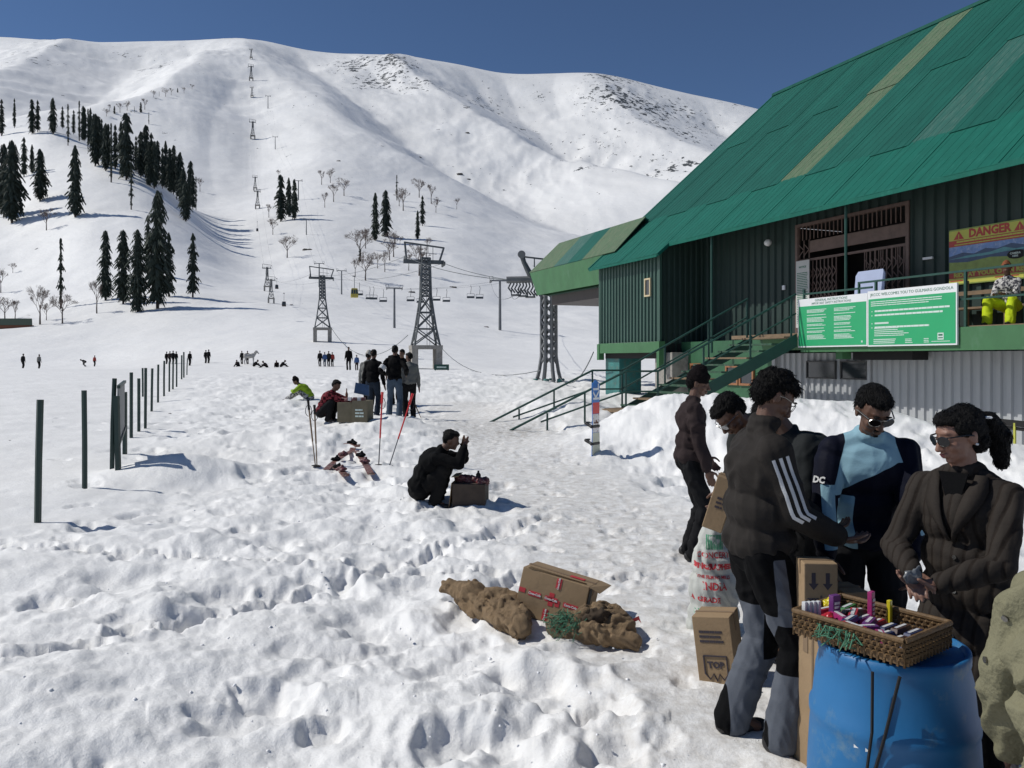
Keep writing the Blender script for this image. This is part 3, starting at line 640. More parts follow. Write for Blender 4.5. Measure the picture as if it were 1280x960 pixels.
for k in (0.0, 1.0):
    mb = MB(); a, b = sp(0, 2.15, k), sp(D1, ZL-.15, k)
    mb.slab([a+Vector((0, 0, .16)), a-Vector((0, 0, .14)), b-Vector((0, 0, .14)), b+Vector((0, 0, .14))], Vector((u.y, -u.x, 0)), .05); mb.build('stringer', m_rail, stair)
    rail = lambda h: [sp(0 if k == 0 else .1, 2.33+h, k)]+[sp(D1-.05, ZL+h, k), sp(D2-.0, ZL+h, k), sp(Ls+.03, max(.02, ZL+h-(Ls-D2)*.505), k)]
    mb = MB(); P_ = rail(.90); mb.tube(P_, .026, 8); mb.build('handrail', m_rail, stair)
    mb = MB(); P_ = rail(.45); mb.tube(P_[:3], .02, 6); e = P_[3]; s_ = P_[2]; mb.tube([s_, s_+(e-s_)*.66], .02, 6); mb.build('mid_rail', m_rail, stair)
    for d in (0.12, 1.15, 2.3, D1-.05, D2, 5.1, 5.95):
        top = (wz(d)+.9) if d <= D1 else ZL+.9-max(0, d-D2)*.505
        zb = max(top-.95, gz(*sp(d, 0, k).xy)-.1) if d > D2 else top-.93
        mb = MB(); mb.bar(sp(d, zb, k), sp(d, top, k), .04); mb.build('rail_post', m_rail, stair)
# ---------------------------------------------------------------- gondola bay beyond the station
bay = thing('gondola_bay', 'low green roofed cable car bay joined to far end of the station', 'building', ST_O, ST_RZ)
x0, x1 = -10.7, -4.35; e = (0.5, 5.42); rg = (1.74, 6.70)
for i in range(6):
    a = x0+(x1+.9-x0)*i/6; b = x0+(x1+.9-x0)*(i+1)/6; mb = MB()
    at = a+(.35 if i == 0 else 0)
    mb.slab([(a, e[0], e[1]), (b, e[0], e[1]), (b, rg[0], rg[1]), (at, rg[0], rg[1])], (0, -1, 1), .03)
    mb.build('roof_sheet', m_worn if i in (2,) else (m_teal[0] if i in (3,) else m_moss), bay)
mb = MB(); mb.slab([(x0+.35, rg[0]+.01, rg[1]), (x1+.8, rg[0]+.01, rg[1]), (x1+.8, 5.2, 5.3), (x0, 5.2, 5.3)], (0, .4, 1), .05); mb.build('rear_roof', m_teal[0], bay)
for i in range(5):
    a = x0+(x1-x0)*i/5; b = x0+(x1-x0)*(i+1)/5; mb = MB(); o_ = .5 if i == 0 else 0
    mb.slab([(a+o_, e[0]+.14, 4.42), (b, e[0]+.14, 4.42), (b, e[0]+.02, e[1]-.01), (a+(.02 if i == 0 else 0), e[0]+.02, e[1]-.01)], (0, -1, -.1), .03); mb.build('fascia_panel', m_beam, bay)
mb = MB(); mb.slab([(x0+.03, e[0]+.05, e[1]-.02), (x0+.37, rg[0], rg[1]-.05), (x0+.1, 5.1, 5.2), (x0+.5, 5.0, 4.42), (x0+.52, e[0]+.16, 4.44)], (-1, 0, 0), .03); mb.build('end_panel', m_beam, bay)
mb = MB(); mb.bb(x0+1.2, -4.1, 1.0, 4.6, 3.98, 4.38); mb.build('platform_beam', mat('brown_steel', (.05, .04, .035), .6, .2), bay)
mb = MB(); mb.bb(x0+1.0, -4.1, .9, 5, 4.36, 4.40); mb.build('ceiling_panel', m_under, bay)
mb = MB(); mb.bar((x1+.1, .6, 2.2), (x1+.1, .6, 4.5), .14); mb.bar((x1+.1, 3.6, 0), (x1+.1, 3.6, 4.5), .14); mb.build('support_post', m_rail, bay)
# ---------------------------------------------------------------- trees: firs and bare birches, each standing where its foot meets the slope
m_fir = mat('fir_needles', (.030, .042, .030), .9, .35, 20)
m_trunk = mat('fir_trunk', (.05, .036, .028), .9, .3, 8)
m_twig = mat('bare_twigs', (.15, .115, .10), .9, .25, 8)
m_bark = mat('bare_bark', (.10, .08, .07), .9, .3, 8)
def fir_crown(seed, width=.12, low=.08, gaps=.15, sparse=False):
    r = random.Random(seed); mb = MB(); z = low; ph = r.random()*6
    while z < .985:
        t = (z-low)/(1-low); prof = (1-t)**.42*(.5+.5*min(1, t*4))*.80
        rad = width*prof*(.72+.5*r.random())+.006
        if r.random() < gaps*1.7 and t < .9: rad *= .4
        nb = 7 if not sparse else 5; a0 = r.random()*6.3
        for k in range(nb):
            a = a0+6.283*k/nb+r.uniform(-.4, .4); L = rad*r.uniform(.45, 1.4)*(1.0+.25*math.sin(a*2+ph))
            dx, dy = math.cos(a), math.sin(a); px_, py_ = -dy, dx; w0 = L*.42+.008; dr = -L*r.uniform(.25, .6)
            for q in range(3):
                f0, f1 = q/3, (q+1)/3+.12; j = r.uniform(-.35, .35)*w0; ww = w0*(1.15-.55*q/2)
                z0 = z+.014+dr*f0*f0; z1 = z+dr*f1*f1-.008
                c0_ = (dx*L*f0+px_*j, dy*L*f0+py_*j); c1_ = (dx*L*f1+px_*j, dy*L*f1+py_*j)
                mb.add([(c0_[0]-px_*ww*.5, c0_[1]-py_*ww*.5, z0-.012), (c0_[0]+px_*ww*.5, c0_[1]+py_*ww*.5, z0-.012), (c0_[0], c0_[1], z0+.012), (c1_[0], c1_[1], z1), (c1_[0]+px_*ww*.3, c1_[1]+py_*ww*.3, z1-.02)], [(0, 2, 3), (2, 1, 3), (1, 4, 3)])
        z += (.011+.010*r.random())*(1.6 if sparse else 1)
    mb.tube([(0, 0, .93), (0, 0, 1.0)], .004, 4); return mb.mesh('crown')
def trunk_mesh(r0, top=.9, lean=0):
    mb = MB(); mb.tube([(0, 0, -.06), (lean*.3, 0, .3), (lean*.7, 0, .6), (lean, 0, top)], [r0*1.25, r0, r0*.6, r0*.15], 7); return mb.mesh('trunk')
fcr = [fir_crown(1, .125), fir_crown(2, .115, .05, .12), fir_crown(3, .10, .10, .2), fir_crown(4, .14, .07, .1), fir_crown(5, .085, .12, .4, True), fir_crown(6, .13, .04, .14)]
ftr = trunk_mesh(.012)
def bare(seed, width=.5):
    r = random.Random(seed); tb = MB(); cb = MB()
    def grow(p, d, L, rad, lev, mb):
        q = p+d*L; mid = (p+q)/2+Vector((r.uniform(-1, 1), r.uniform(-1, 1), 0))*L*.06
        mb.tube([p, mid, q], [rad, rad*.82, rad*.62], 5 if lev < 2 else 3, cap=False)
        if lev == 5: return
        for k in range(3 if lev < 2 else 4):
            ax = Vector((r.gauss(0, 1), r.gauss(0, 1), r.gauss(0, .35))); nd = (d+ax.normalized()*(.62 if lev else .5)+Vector((0, 0, .10))).normalized()
            grow(p+(q-p)*r.uniform(.62, 1.0), nd, L*r.uniform(.55, .8), max(rad*.58, .0018), lev+1, cb)
    tb.tube([(0, 0, -.05), (r.uniform(-.01, .01), 0, .12), (r.uniform(-.02, .02), 0, .26)], [.026, .020, .016], 7); p0 = Vector(tb.v[-1])*0+Vector((0, 0, .25))
    tb.tube([(0, 0, .24), (0, 0, .45)], [.016, .011], 6)
    for k in range(5):
        a = k*1.3+r.random(); grow(Vector((0, 0, r.uniform(.22, .44))), Vector((math.cos(a)*.65, math.sin(a)*.65, 1)).normalized(), r.uniform(.18, .26)*(width/.5)**.3, .009, 1, cb)
    # scale crown to unit height
    zt = max(v[2] for v in cb.v); s = 1/zt; xw = width/2/ (sorted([math.hypot(v[0], v[1]) for v in cb.v])[int(len(cb.v)*.97)])
    cb.v = [(v[0]*xw, v[1]*xw, v[2]*s) for v in cb.v]; tb.v = [(v[0], v[1], v[2]*s) for v in tb.v]
    return tb.mesh('trunk'), cb.mesh('crown')
bares = [bare(11, .62), bare(12, .8), bare(13, .45), bare(14, .7)]
def tree(kind, v, x, y, z, h, label, group, wide=1.0, lean=0.0):
    n = 'fir_tree' if kind == 'fir' else 'bare_tree'
    o = thing(n, label, 'fir tree' if kind == 'fir' else 'bare tree', (x, y, z), rnd.random()*6.28, group)
    o.scale = (h*wide, h*wide, h); o.rotation_euler = (lean*.6, lean, o.rotation_euler[2])
    if kind == 'fir':
        a, b = ftr, fcr[v % len(fcr)]; ma, mb_ = m_trunk, m_fir
    else: (a, b) = bares[v % 4]; ma, mb_ = m_bark, m_twig
    for me, m in ((a, ma), (b, mb_)):
        if not me.materials: me.materials.append(m)
    link('trunk', a, o); link('crown', b, o); return o
ORD = ['first', 'second', 'third', 'fourth', 'fifth', 'sixth', 'seventh', 'eighth', 'ninth', 'tenth', 'eleventh', 'twelfth', 'thirteenth', 'fourteenth', 'fifteenth', 'sixteenth', 'seventeenth', 'eighteenth', 'nineteenth', 'twentieth', 'twenty-first', 'twenty-second', 'twenty-third', 'twenty-fourth', 'twenty-fifth', 'twenty-sixth', 'twenty-seventh', 'twenty-eighth']
# (px, foot y, height px, depth range)
CREST = [(2, 170, 46), (18, 160, 37), (40, 168, 44), (47, 165, 40), (66, 168, 46), (78, 150, 28), (85, 182, 52), (92, 152, 30), (99, 176, 50), (106, 172, 42), (113, 180, 46), (119, 208, 66), (127, 182, 40), (132, 214, 60), (139, 228, 74), (151, 196, 46), (158, 225, 84), (164, 262, 60), (182, 222, 66), (189, 226, 60), (197, 225, 50), (207, 232, 58), (217, 243, 62), (225, 246, 60), (232, 277, 50), (238, 252, 58), (245, 252, 42), (104, 176, 44), (110, 186, 50), (123, 200, 55), (135, 205, 50), (144, 212, 56), (153, 222, 60), (170, 215, 45), (176, 222, 58), (186, 232, 56), (193, 236, 60), (203, 236, 52), (212, 240, 55), (221, 250, 55), (229, 262, 52), (241, 262, 50), (236, 246, 45), (117, 190, 48)]
CREST.sort()
ORD += ['twenty-ninth', 'thirtieth']+['thirty-'+k for k in ORD[:9]]+['fortieth']+['forty-'+k for k in ORD[:9]]
for i, (px, py, h) in enumerate(CREST):
    Y, x, z = hit(px, py, 260, 520)
    tree('fir', rnd.randrange(6) if h > 40 else 2, x, Y, z, h*Y/1000, '%s fir from the left edge in the dense row along the hill crest' % ORD[i], 'firs along the crest of the left hill', rnd.uniform(.72, 1.0))
SLOPE = [(5, 272, 92, 'tall fir cut by the left edge of the picture on the hill slope', 0), (15, 279, 104, 'tall dark fir just right of the fir at the left edge', 3), (30, 222, 50, 'small fir high on the open slope above the tall pair at the left edge', 2), (40, 217, 36, 'short fir beside the small fir high on the open slope', 1), (50, 252, 66, 'cone shaped fir alone on the slope left of the tall lone fir', 3), (94, 272, 90, 'tall lone fir on the middle of the open snow slope', 1),
         (76, 386, 88, 'ragged thin fir with bare lower trunk between two bare trees at hill foot', 4), (132, 376, 88, 'leftmost fir of the tall clump at the hill foot', 1), (154, 380, 93, 'second fir from left in tall clump at hill foot', 1), (172, 390, 103, 'third fir from left and lowest standing in the clump at hill foot', 5), (185, 345, 76, 'fir half hidden behind the clump at the hill foot', 2), (197, 386, 148, 'tallest fir of the clump at the hill foot', 0), (211, 371, 80, 'rightmost fir of the tall clump at the hill foot', 2), (241, 372, 80, 'lone thin fir just right of the clump at hill foot', 2)]
for px, py, h, lb, v in SLOPE:
    Y, x, z = hit(px, py, 120, 420)
    tree('fir', v, x, Y, z, h*Y/1000, lb, 'firs on the open left slope', .95)
MID = [(351, 277, 59, 'left fir of the dark trio in the middle of the mountain foot', 0), (361, 271, 49, 'middle fir of the dark trio at the mountain foot', 1), (368, 275, 51, 'right fir of the dark trio at the mountain foot', 0), (469, 301, 60, 'left fir of the pair above the bare birches', 1), (482, 296, 58, 'right fir of the pair above the bare birches', 5), (496, 251, 32, 'small open fir highest in the birch stand', 4), (528, 283, 38, 'upper fir of the leaning pair right in the birch stand', 2), (522, 299, 36, 'lower fir of the leaning pair right in the birch stand', 1), (450, 328, 20, 'stumpy fir among bare birches above the yellow gondola cabin', 2)]
for px, py, h, lb, v in MID:
    Y, x, z = hit(px, py, 150, 700)
    tree('fir', v, x, Y, z, h*Y/1000, lb, 'firs in the middle of the slope')
BARE = [(50, 406, 50, 'round bare tree at hill foot right of the green hut'), (78, 405, 40, 'crooked bare tree under the ragged fir'), (121, 392, 42, 'leaning bare tree left of the fir clump'), (58, 288, 30, 'small bare tree alone on the slope beneath the cone shaped fir'), (1, 366, 32, 'bare tree cut by left edge above the green hut'), (6, 401, 32, 'bare tree behind the green hut at the left edge'), (19, 402, 28, 'second bare tree behind the green hut'), (58, 401, 24, 'thin bare tree tucked behind the round bare tree'), (250, 240, 18, 'bare tree at lower end of the crest firs'), (16, 342, 14, 'tiny stick-like bare tree on the left slope'),
        (336, 272, 17, 'bare tree left of the dark fir trio, upper'), (341, 294, 22, 'bare tree left of the dark fir trio, lower'), (348, 224, 12, 'bare tree peeping over the dark fir trio'), (359, 322, 30, 'spreading bare tree below the dark fir trio'), (402, 231, 19, 'leftmost of the upper bare trees above the open piste'), (413, 229, 19, 'second of the upper bare trees above the open piste'), (417, 253, 24, 'widest bare tree above the open piste'), (430, 245, 24, 'rightmost bare tree above the open piste'), (406, 260, 20, 'lowest and smallest bare tree above the open piste'),
        (499, 258, 18, 'bare tree right beneath the small open fir'), (504, 264, 30, 'crooked bare tree right of the small open fir'), (524, 247, 26, 'highest bare tree in the right birch stand'), (539, 255, 25, 'round bare tree right of the highest one in the birch stand'), (545, 266, 20, 'low bushy bare tree at the right of the birch stand'), (571, 262, 15, 'lone bare tree farthest right on the middle slope'),
        (450, 326, 44, 'tall bare birch at the left end of the lower stand'), (457, 311, 26, 'bare birch behind the left end of the lower stand'), (457, 351, 37, 'lowest bare birch of the stand'), (444, 346, 24, 'dark twisted bare birch lowest left of the stand'), (472, 336, 22, 'thin bare birch in the middle of the lower stand'), (481, 340, 27, 'bare birch right of the thin one in the lower stand'), (487, 326, 28, 'bare birch under the fir pair'), (492, 322, 34, 'dense bare birch right under the fir pair'), (500, 306, 12, 'smallest bare birch between the stands'), (511, 339, 22, 'bare birch left of the big pylon head'), (524, 345, 42, 'bare birch showing through the big pylon head'), (535, 316, 20, 'bare birch behind the top of the big pylon')]
for i, (px, py, h, lb) in enumerate(BARE):
    Y, x, z = hit(px, py, 120, 800)
    tree('bare', i, x, Y, z, h*Y/1000, lb, 'bare birches on the slopes', rnd.uniform(.85, 1.1))
SH = [(176, 141, 13), (181, 137, 14), (192, 122, 9), (199, 121, 7), (207, 121, 11), (214, 119, 9), (222, 116, 6), (230, 117, 8), (240, 112, 7), (168, 141, 8), (159, 138, 12), (150, 141, 12), (143, 143, 10), (137, 140, 9), (133, 146, 10), (186, 156, 15)]
for i, (px, py, h) in enumerate(SH):
    Y, x, z = hit(px, py, 600, 1300)
    tree('bare' if i % 3 else 'fir', i+1, x, Y, z, h*Y/1000, '%s tiny tree in the line along the far shoulder above the crest firs' % ORD[i], 'tiny trees on the far shoulder', 1.2)
# green roofed hut at the left edge
Y, x, z = hit(18, 410, 120, 300)
hut = thing('hut', 'low hut with dark green roof at left edge below bare trees', 'hut', (x, Y, z)); s = Y/1000
mb = MB(); mb.slab([(-32*s, -3*s, 3.5*s), (24*s, -3*s, 3.5*s), (20*s, 3*s, 12*s), (-32*s, 3*s, 12*s)], (0, -1, .8), .1); mb.build('roof', mat('hut_roof', (.012, .035, .025), .9, .2), hut)
mb = MB(); mb.bb(-31*s, 21*s, -2*s, 6*s, -3, 3.4*s); mb.build('wall', m_rust, hut)
for i, (px, py, r_k) in enumerate([(607, 409, 2.2), (566, 360, 3.2), (513, 366, 3), (384, 313, 3), (365, 382, 2), (583, 167, 2), (423, 203, 2), (577, 222, 3), (586, 227, 2.5), (525, 197, 2), (12, 551, 1.2), (213, 518, 1.2), (66, 528, .8)]):
    Y, x, z = hit(px, py, 12, 1500); mb = MB(); q = random.Random(i); n = 9; s = r_k*Y/1000
    for k in range(3):
        c = Vector((q.uniform(-.8, .8)*s, q.uniform(-.5, .5)*s, 0)); mb.lathe([(s*q.uniform(.5, .9), -s*.5), (s*q.uniform(.7, 1), 0), (s*q.uniform(.4, .7), s*.45), (s*.1, s*.6)], 7, c)
    mb.v = [(v[0]*1.3+q.uniform(-.15, .15)*s, v[1]+q.uniform(-.15, .15)*s, v[2]*.7+q.uniform(-.1, .1)*s) for v in mb.v]
    o = mb.build('rock', mat('rock_brown', (.09, .08, .07), .9, .3, 3)); o.location = (x, Y, z)
    tag(o, ['dark rock in open snow left of the tall grey lift pole', 'rock patch right of the big pylon behind the lift chairs', 'rock patch left of the big pylon behind the lift chairs', 'brown snow-free streak under the dark fir trio', 'dark rock beside the lower dark gondola', 'lone dark rock on the bright face below rocky crest', 'lone dark rock on the smooth grey face', 'upper rock cluster on snow right of the birches', 'right-hand rock cluster beside the upper cluster', 'small rock between grey face and bright face', 'little dark clod on the smooth snow at the left edge', 'dark clod on snow beside the fence line', 'tiny dark clod left of the nearest fence posts'][i], 'rock', 'scattered dark rocks on the snow')
# ---------------------------------------------------------------- cable car towers, chairlift, cables, cabins
m_lat = mat('pylon_steel', (.085, .095, .10), .55, .25, 2, metal=.2)
m_lat2 = mat('pylon_steel_grey', (.16, .165, .17), .55, .2, 2, metal=.2)
def lattice(H, wb, ww, wt, zw, nb, nt_, rad, m, parent, z0=0):
    """tapered four-legged lattice mast: wide base wb, waist ww at height zw, top wt"""
    mb = MB()
    def half(z): return (wb+(ww-wb)*(z/zw)**.8)/2 if z < zw else (ww+(wt-ww)*(z-zw)/(H-zw))/2
    zs = [zw*i/nb for i in range(nb)]+[zw+(H-zw)*i/nt_ for i in range(nt_+1)]
    cs = [(-1, -1), (1, -1), (1, 1), (-1, 1)]
    for cx, cy in cs:
        mb.tube([(cx*half(z), cy*half(z), z+z0) for z in zs], rad, 4)
    mb2 = MB()
    for a, b in zip(zs[:-1], zs[1:]):
        ha, hb = half(a), half(b)
        for i in range(4):
            p, q = cs[i], cs[(i+1) % 4]
            mb2.bar((p[0]*ha, p[1]*ha, a+z0), (q[0]*hb, q[1]*hb, b+z0), rad*1.1); mb2.bar((q[0]*ha, q[1]*ha, a+z0), (p[0]*hb, p[1]*hb, b+z0), rad*1.1)
            mb2.bar((p[0]*hb, p[1]*hb, b+z0), (q[0]*hb, q[1]*hb, b+z0), rad*1.1)
    mb.build('mast_legs', m, parent); mb2.build('mast_bracing', m, parent)
def pylon(px, py, ytop, label, yr, rz=0.25, arm=.165, group='lattice pylons of the gondola cable'):
    Y, x, z = hit(px, py, *yr); S = (py-ytop)*Y/1000/10.0
    o = thing('cable_pylon', label, 'pylon', (x, Y, z), rz, group); o.scale = (S, S, S)
    for sx in (-1, 1):
        mb = MB(); mb.bb(sx*.95-.24, sx*.95+.24, -.95, .95, -1.2, 1.55); mb.build('pedestal_leg', m_conc, o)
    mb = MB(); mb.bb(-1.22, 1.22, -.98, .98, 1.55, 1.85); mb.build('pedestal_beam', m_conc, o)
    lattice(6.9, 2.0, .78, .62, 3.9, 3, 7, .075, m_lat, o, 1.85)
    mb = MB(); mb.bb(-1.75, 1.45, -.14, .14, 8.3, 8.6); mb.build('crossarm', m_lat, o)
    mb = MB(); mb.bar((-1.5, 0, 8.5), (-1.65, 0, 10), .14); mb.bar((1.1, 0, 8.5), (1.45, 0, 9.6), .14); mb.bar((-1.68, 0, 9.95), (1.5, 0, 9.6), .12); mb.build('gantry', m_lat, o)
    mb = MB(); mb.bar((-.4, .1, 8.6), (-.4, .1, 9.8), .04); mb.bar((.1, .1, 8.6), (.1, .1, 9.7), .04); mb.bar((.6, .1, 8.6), (.6, .1, 9.65), .04); mb.bar((-.4, .1, 9.2), (.9, .1, 9.1), .04); mb.build('work_platform_rail', m_lat, o)
    for sx, zz in ((-1.6, 8.75), (1.42, 8.3)):
        mb = MB()
        for k in range(4): mb.tube([(sx-.05, -.55+.37*k, zz), (sx+.05, -.55+.37*k, zz)], .17, 10)
        mb.bb(sx-.03, sx+.03, -.75, .75, zz-.05, zz+.12); mb.build('sheave_train', m_lat, o)
    mb = MB(); mb.bar((.0, -.8, 1.85), (.0, -.3, 8.4), .03); mb.bar((.22, -.8, 1.85), (.22, -.3, 8.4), .03); mb.build('ladder', m_lat2, o)
    return o, x, Y, z, S
P1 = pylon(532, 461, 303, 'big near lattice cable pylon on concrete legs behind the standing group', (50, 90))
P2 = pylon(403, 427, 333, 'second lattice cable pylon on pale concrete legs above the people in blue', (90, 160))
P3 = pylon(339, 379, 345, 'small distant lattice pylon beside the lower dark gondola', (150, 330)); P4 = pylon(334, 364, 330, 'small distant lattice pylon just behind the one by the dark gondolas', (200, 400))
P5 = pylon(322, 261, 236, 'distant pylon at left of the dark fir trio, lower of two', (300, 900)); P6 = pylon(319, 238, 219, 'distant pylon at left of the dark fir trio, upper of two', (400, 1000))
P7 = pylon(316, 174, 149, 'pylon halfway up the mountain line', (700, 1600)); P8 = pylon(315, 122, 108, 'pylon above halfway on the mountain line', (900, 1900)); P9 = pylon(314, 101, 80, 'pylon second from the top under the ridge', (1000, 2100)); P10 = pylon(314, 74, 60, 'topmost pylon just under the ridge line', (1200, 2300))
def wire(name, pts, r, label, group, sag=0, cat='cable', m=None):
    P_ = []
    for a, b in zip(pts[:-1], pts[1:]):
        a = Vector(a); b = Vector(b); n = 14
        for i in range(n+(1 if b == Vector(pts[-1]) else 0)):
            t = i/n; p = a+(b-a)*t; p.z -= sag*4*t*(1-t)*(b-a).length; P_.append(p)
    mb = MB(); mb.tube(P_, r, 4); o = mb.build(name, m or m_lat); tag(o, label, cat, group); return o
def top(P, dx, dz=.85):
    o, x, Y, z, S = P; a = .25; return (x+dx*S*math.cos(a), Y+dx*S*math.sin(a), z+dz*10*S)
bay_pt = [STM @ Vector((-9.9, 1.6, 4.95)), STM @ Vector((-9.9, 4.2, 4.9))]
for i, (dx, dz, e_) in enumerate(((1.45, .84, bay_pt[1]), (-1.6, .885, bay_pt[0]))):
    q = [e_, top(P1, dx, dz), top(P2, dx, dz), top(P3, dx, dz), top(P5, dx, dz), top(P6, dx, dz), top(P7, dx, dz), top(P8, dx, dz), top(P9, dx, dz), top(P10, dx, dz)]
    wire('haul_cable', q[:2], .028, ['upper gondola cable between the station and the near pylon', 'lower gondola cable between the station and the near pylon'][i], 'gondola cables', .012)
    wire('haul_cable', q[1:3], .02, ['right gondola cable between the two nearest pylons', 'left gondola cable between the two nearest pylons'][i], 'gondola cables', .02)
    wire('haul_cable', q[2:], .018, ['right gondola cable running on up the mountain', 'left gondola cable running on up the mountain'][i], 'gondola cables', .01)
x2, Y2, z2 = P2[1:4]; x1_, Y1, z1_ = P1[1:4]
wire('power_cable', [(x2+1.5, Y2-.8, z2+1.7), (x1_-1.6, Y1-.6, z1_+3.2)], .03, 'slack black cable hanging between the two nearest pylons', 'slack cables near the snow', .075)
wire('power_cable', [(x1_+1.1, Y1-.6, z1_+2.6), W(676, 463, 34.5)], .022, 'slack black cable from the near pylon to the bay mast', 'slack cables near the snow', .03)
wire('power_cable', [W(698, 470, 34.5), W(742, 440, 27.5)], .02, 'slack black cable from the bay mast to the teal pillar', 'slack cables near the snow', .09)
# round bay mast beside the station
Y, x, z = hit(686, 476, 25, 45); Hm = (476-352)*Y/1000
mast = thing('cable_mast', 'thick lattice mast on round footings under the green gondola bay', 'mast', (x, Y, z-.1), .3)
mb = MB()
for k in range(8):
    a = k*math.pi/4; c, s = math.cos(a), math.sin(a)
    mb.tube([(c*.62, s*.62, 0), (c*.47, s*.47, .55), (c*.36, s*.36, 1.2), (c*.345, s*.345, Hm)], .075, 5)
mb.build('mast_legs', m_lat2, mast)
mb = MB(); n = 11
for i in range(n):
    a0, a1 = i/n, (i+1)/n; z0_, z1b = .9+(Hm-.9)*a0, .9+(Hm-.9)*a1
    for k in range(8):
        a = k*math.pi/4; b = (k+1)*math.pi/4; r_ = .37
        if (i+k) % 2: a, b = b, a
        mb.bar((math.cos(a)*r_, math.sin(a)*r_, z0_), (math.cos(b)*r_, math.sin(b)*r_, z1b), .085)
mb.build('mast_bracing', m_lat2, mast)
for k in range(6):
    a = k*math.pi/3; mb = MB(); mb.lathe([(.13, -.3), (.13, .16), (.1, .2)], 10, (math.cos(a)*.64, math.sin(a)*.64, 0)); mb.build('footing', m_teal_p, mast)
# chairlift end station with bull wheel arm and stored chairs
Yc = 36.5
arm_ = thing('lift_terminal', 'grey chairlift arm with round wheel housing left of the gondola bay', 'lift machinery', W(656, 372, Yc))
z0_ = arm_.location.z
def A(px, py, dY=0): return W(px, py, Yc+dY)-arm_.location
mb = MB(); mb.tube([A(652, 318), A(655, 328), A(664, 346)], [.12, .11, .15], 10); mb.build('swing_arm', m_lat, arm_)
mb = MB(); mb.tube([A(652, 318, -.2), A(652, 318, .2)], .18, 14); mb.build('wheel_housing', m_lat2, arm_)
mb = MB(); mb.bar(A(655, 321), A(680, 324), .07); mb.bar(A(668, 323), A(668, 334), .05); mb.build('strut', m_lat, arm_)
mb = MB(); c = A(655, 350); mb.tube([c+Vector((-.8, 0, 0)), c+Vector((1.2, 0, .05))], .16, 8); mb.build('beam', m_lat2, arm_)
mb = MB()
for i in range(10):
    p = A(637+4*i, 353+.6*i); mb.tube([p+Vector((0, 0, .15)), p+Vector((.05, 0, -.05)), p+Vector((-.06, 0, -.25)), p+Vector((.1, 0, -.45))], .04, 5)
o = mb.build('stored_grips', m_lat, arm_); tag(o, kind='stuff')
for i in range(3):
    mb = MB(); p = A(645+9*i, 369+1.2*i); mb.box(p, (.45, .4, .06)); mb.bar(p+Vector((-.2, .15, 0)), p+Vector((-.2, .15, .35)), .04); mb.bar(p+Vector((.2, .15, 0)), p+Vector((.2, .15, .35)), .04); mb.build('stored_seat', m_lat, arm_)
# chairlift poles
def pole(px, py, ytop, label, yr, w_=1.0):
    Y, x, z = hit(px, py, *yr); H = (py-ytop)*Y/1000; o = thing('lift_pole', label, 'lift pole', (x, Y, z), .2, 'grey chairlift poles'); s = H/10; o.scale = (s, s, s)
    mb = MB(); mb.tube([(0, 0, -1), (0, 0, 9.2)], [.30, .2], 10); mb.build('mast', m_lat2, o)
    mb = MB(); mb.bb(-1.9*w_, 1.9*w_, -.12, .12, 9.1, 9.35); mb.build('crossarm', m_lat2, o)
    for sx in (-1, 1):
        mb = MB()
        for k in range(4): mb.tube([(sx*1.75*w_-.06, -.9+.6*k, 9.0), (sx*1.75*w_+.06, -.9+.6*k, 9.0)], .22, 8)
        mb.bb(sx*1.75*w_-.05, sx*1.75*w_+.05, -1.1, 1.1, 9.1, 9.3); mb.build('sheave_train', m_lat2, o)
        mb = MB(); mb.bar((sx*1.2*w_, 0, 9.3), (sx*1.4*w_, 0, 10), .08); mb.bar((sx*1.9*w_, 0, 9.3), (sx*2.0*w_, 0, 10), .08); mb.bar((sx*1.3*w_, 0, 9.95), (sx*2.05*w_, 0, 9.95), .08); mb.build('catwalk', m_lat2, o)
    return (x, Y, z+.9*H, H)
Q = [pole(625, 413, 346, 'nearest and thickest grey chairlift pole beside the lift terminal', (60, 260)), pole(493, 410, 356, 'grey chairlift pole left of the big near pylon', (80, 260)), pole(427, 368, 336, 'grey chairlift pole right of the second pylon', (120, 420)), pole(399, 359, 327, 'grey chairlift pole behind the second pylon head', (150, 460)),
     pole(383, 294, 273, 'small chairlift pole on the rise below the dark fir trio', (250, 800)), pole(373, 250, 224, 'small chairlift pole right behind the dark fir trio', (350, 1000)), pole(344, 187, 170, 'chairlift pole high on the smooth grey face', (600, 1500)), pole(335, 136, 119, 'highest chairlift pole on the mountain face', (800, 1900))]
tq = [Vector((q[0], q[1], q[2])) for q in Q]
for k, sx in enumerate((-.17, .17)):
    pts = [W(655, 362, Yc)]+[p+Vector((sx*Q[i][3], 0, 0)) for i, p in enumerate(tq)]
    wire('haul_cable', pts, .022, ['left chairlift cable sagging over the grey poles', 'right chairlift cable sagging over the grey poles'][k], 'chairlift cables', .012)
cp = thing('lift_chair', 'x', 'lift chair'); 
mb = MB(); mb.tube([(0, 0, 0), (.12, 0, -.5), (.0, 0, -1.5), (0, 0, -1.75)], .05, 5); mb.build('hanger', m_lat, cp)
mb = MB(); mb.bar((-.75, 0, -1.75), (.75, 0, -1.75), .07); mb.bar((-.75, 0, -1.75), (-.75, 0, -2.6), .07); mb.bar((.75, 0, -1.75), (.75, 0, -2.6), .07); mb.build('frame', m_lat2, cp)
mb = MB(); mb.bb(-.78, .78, -.5, .05, -2.68, -2.56); mb.bb(-.78, .78, -.02, .06, -2.56, -2.25); mb.build('seat', m_lat, cp)
CH = [599, 589, 557, 547, 524, 515, 477, 469, 460, 451]
first = True
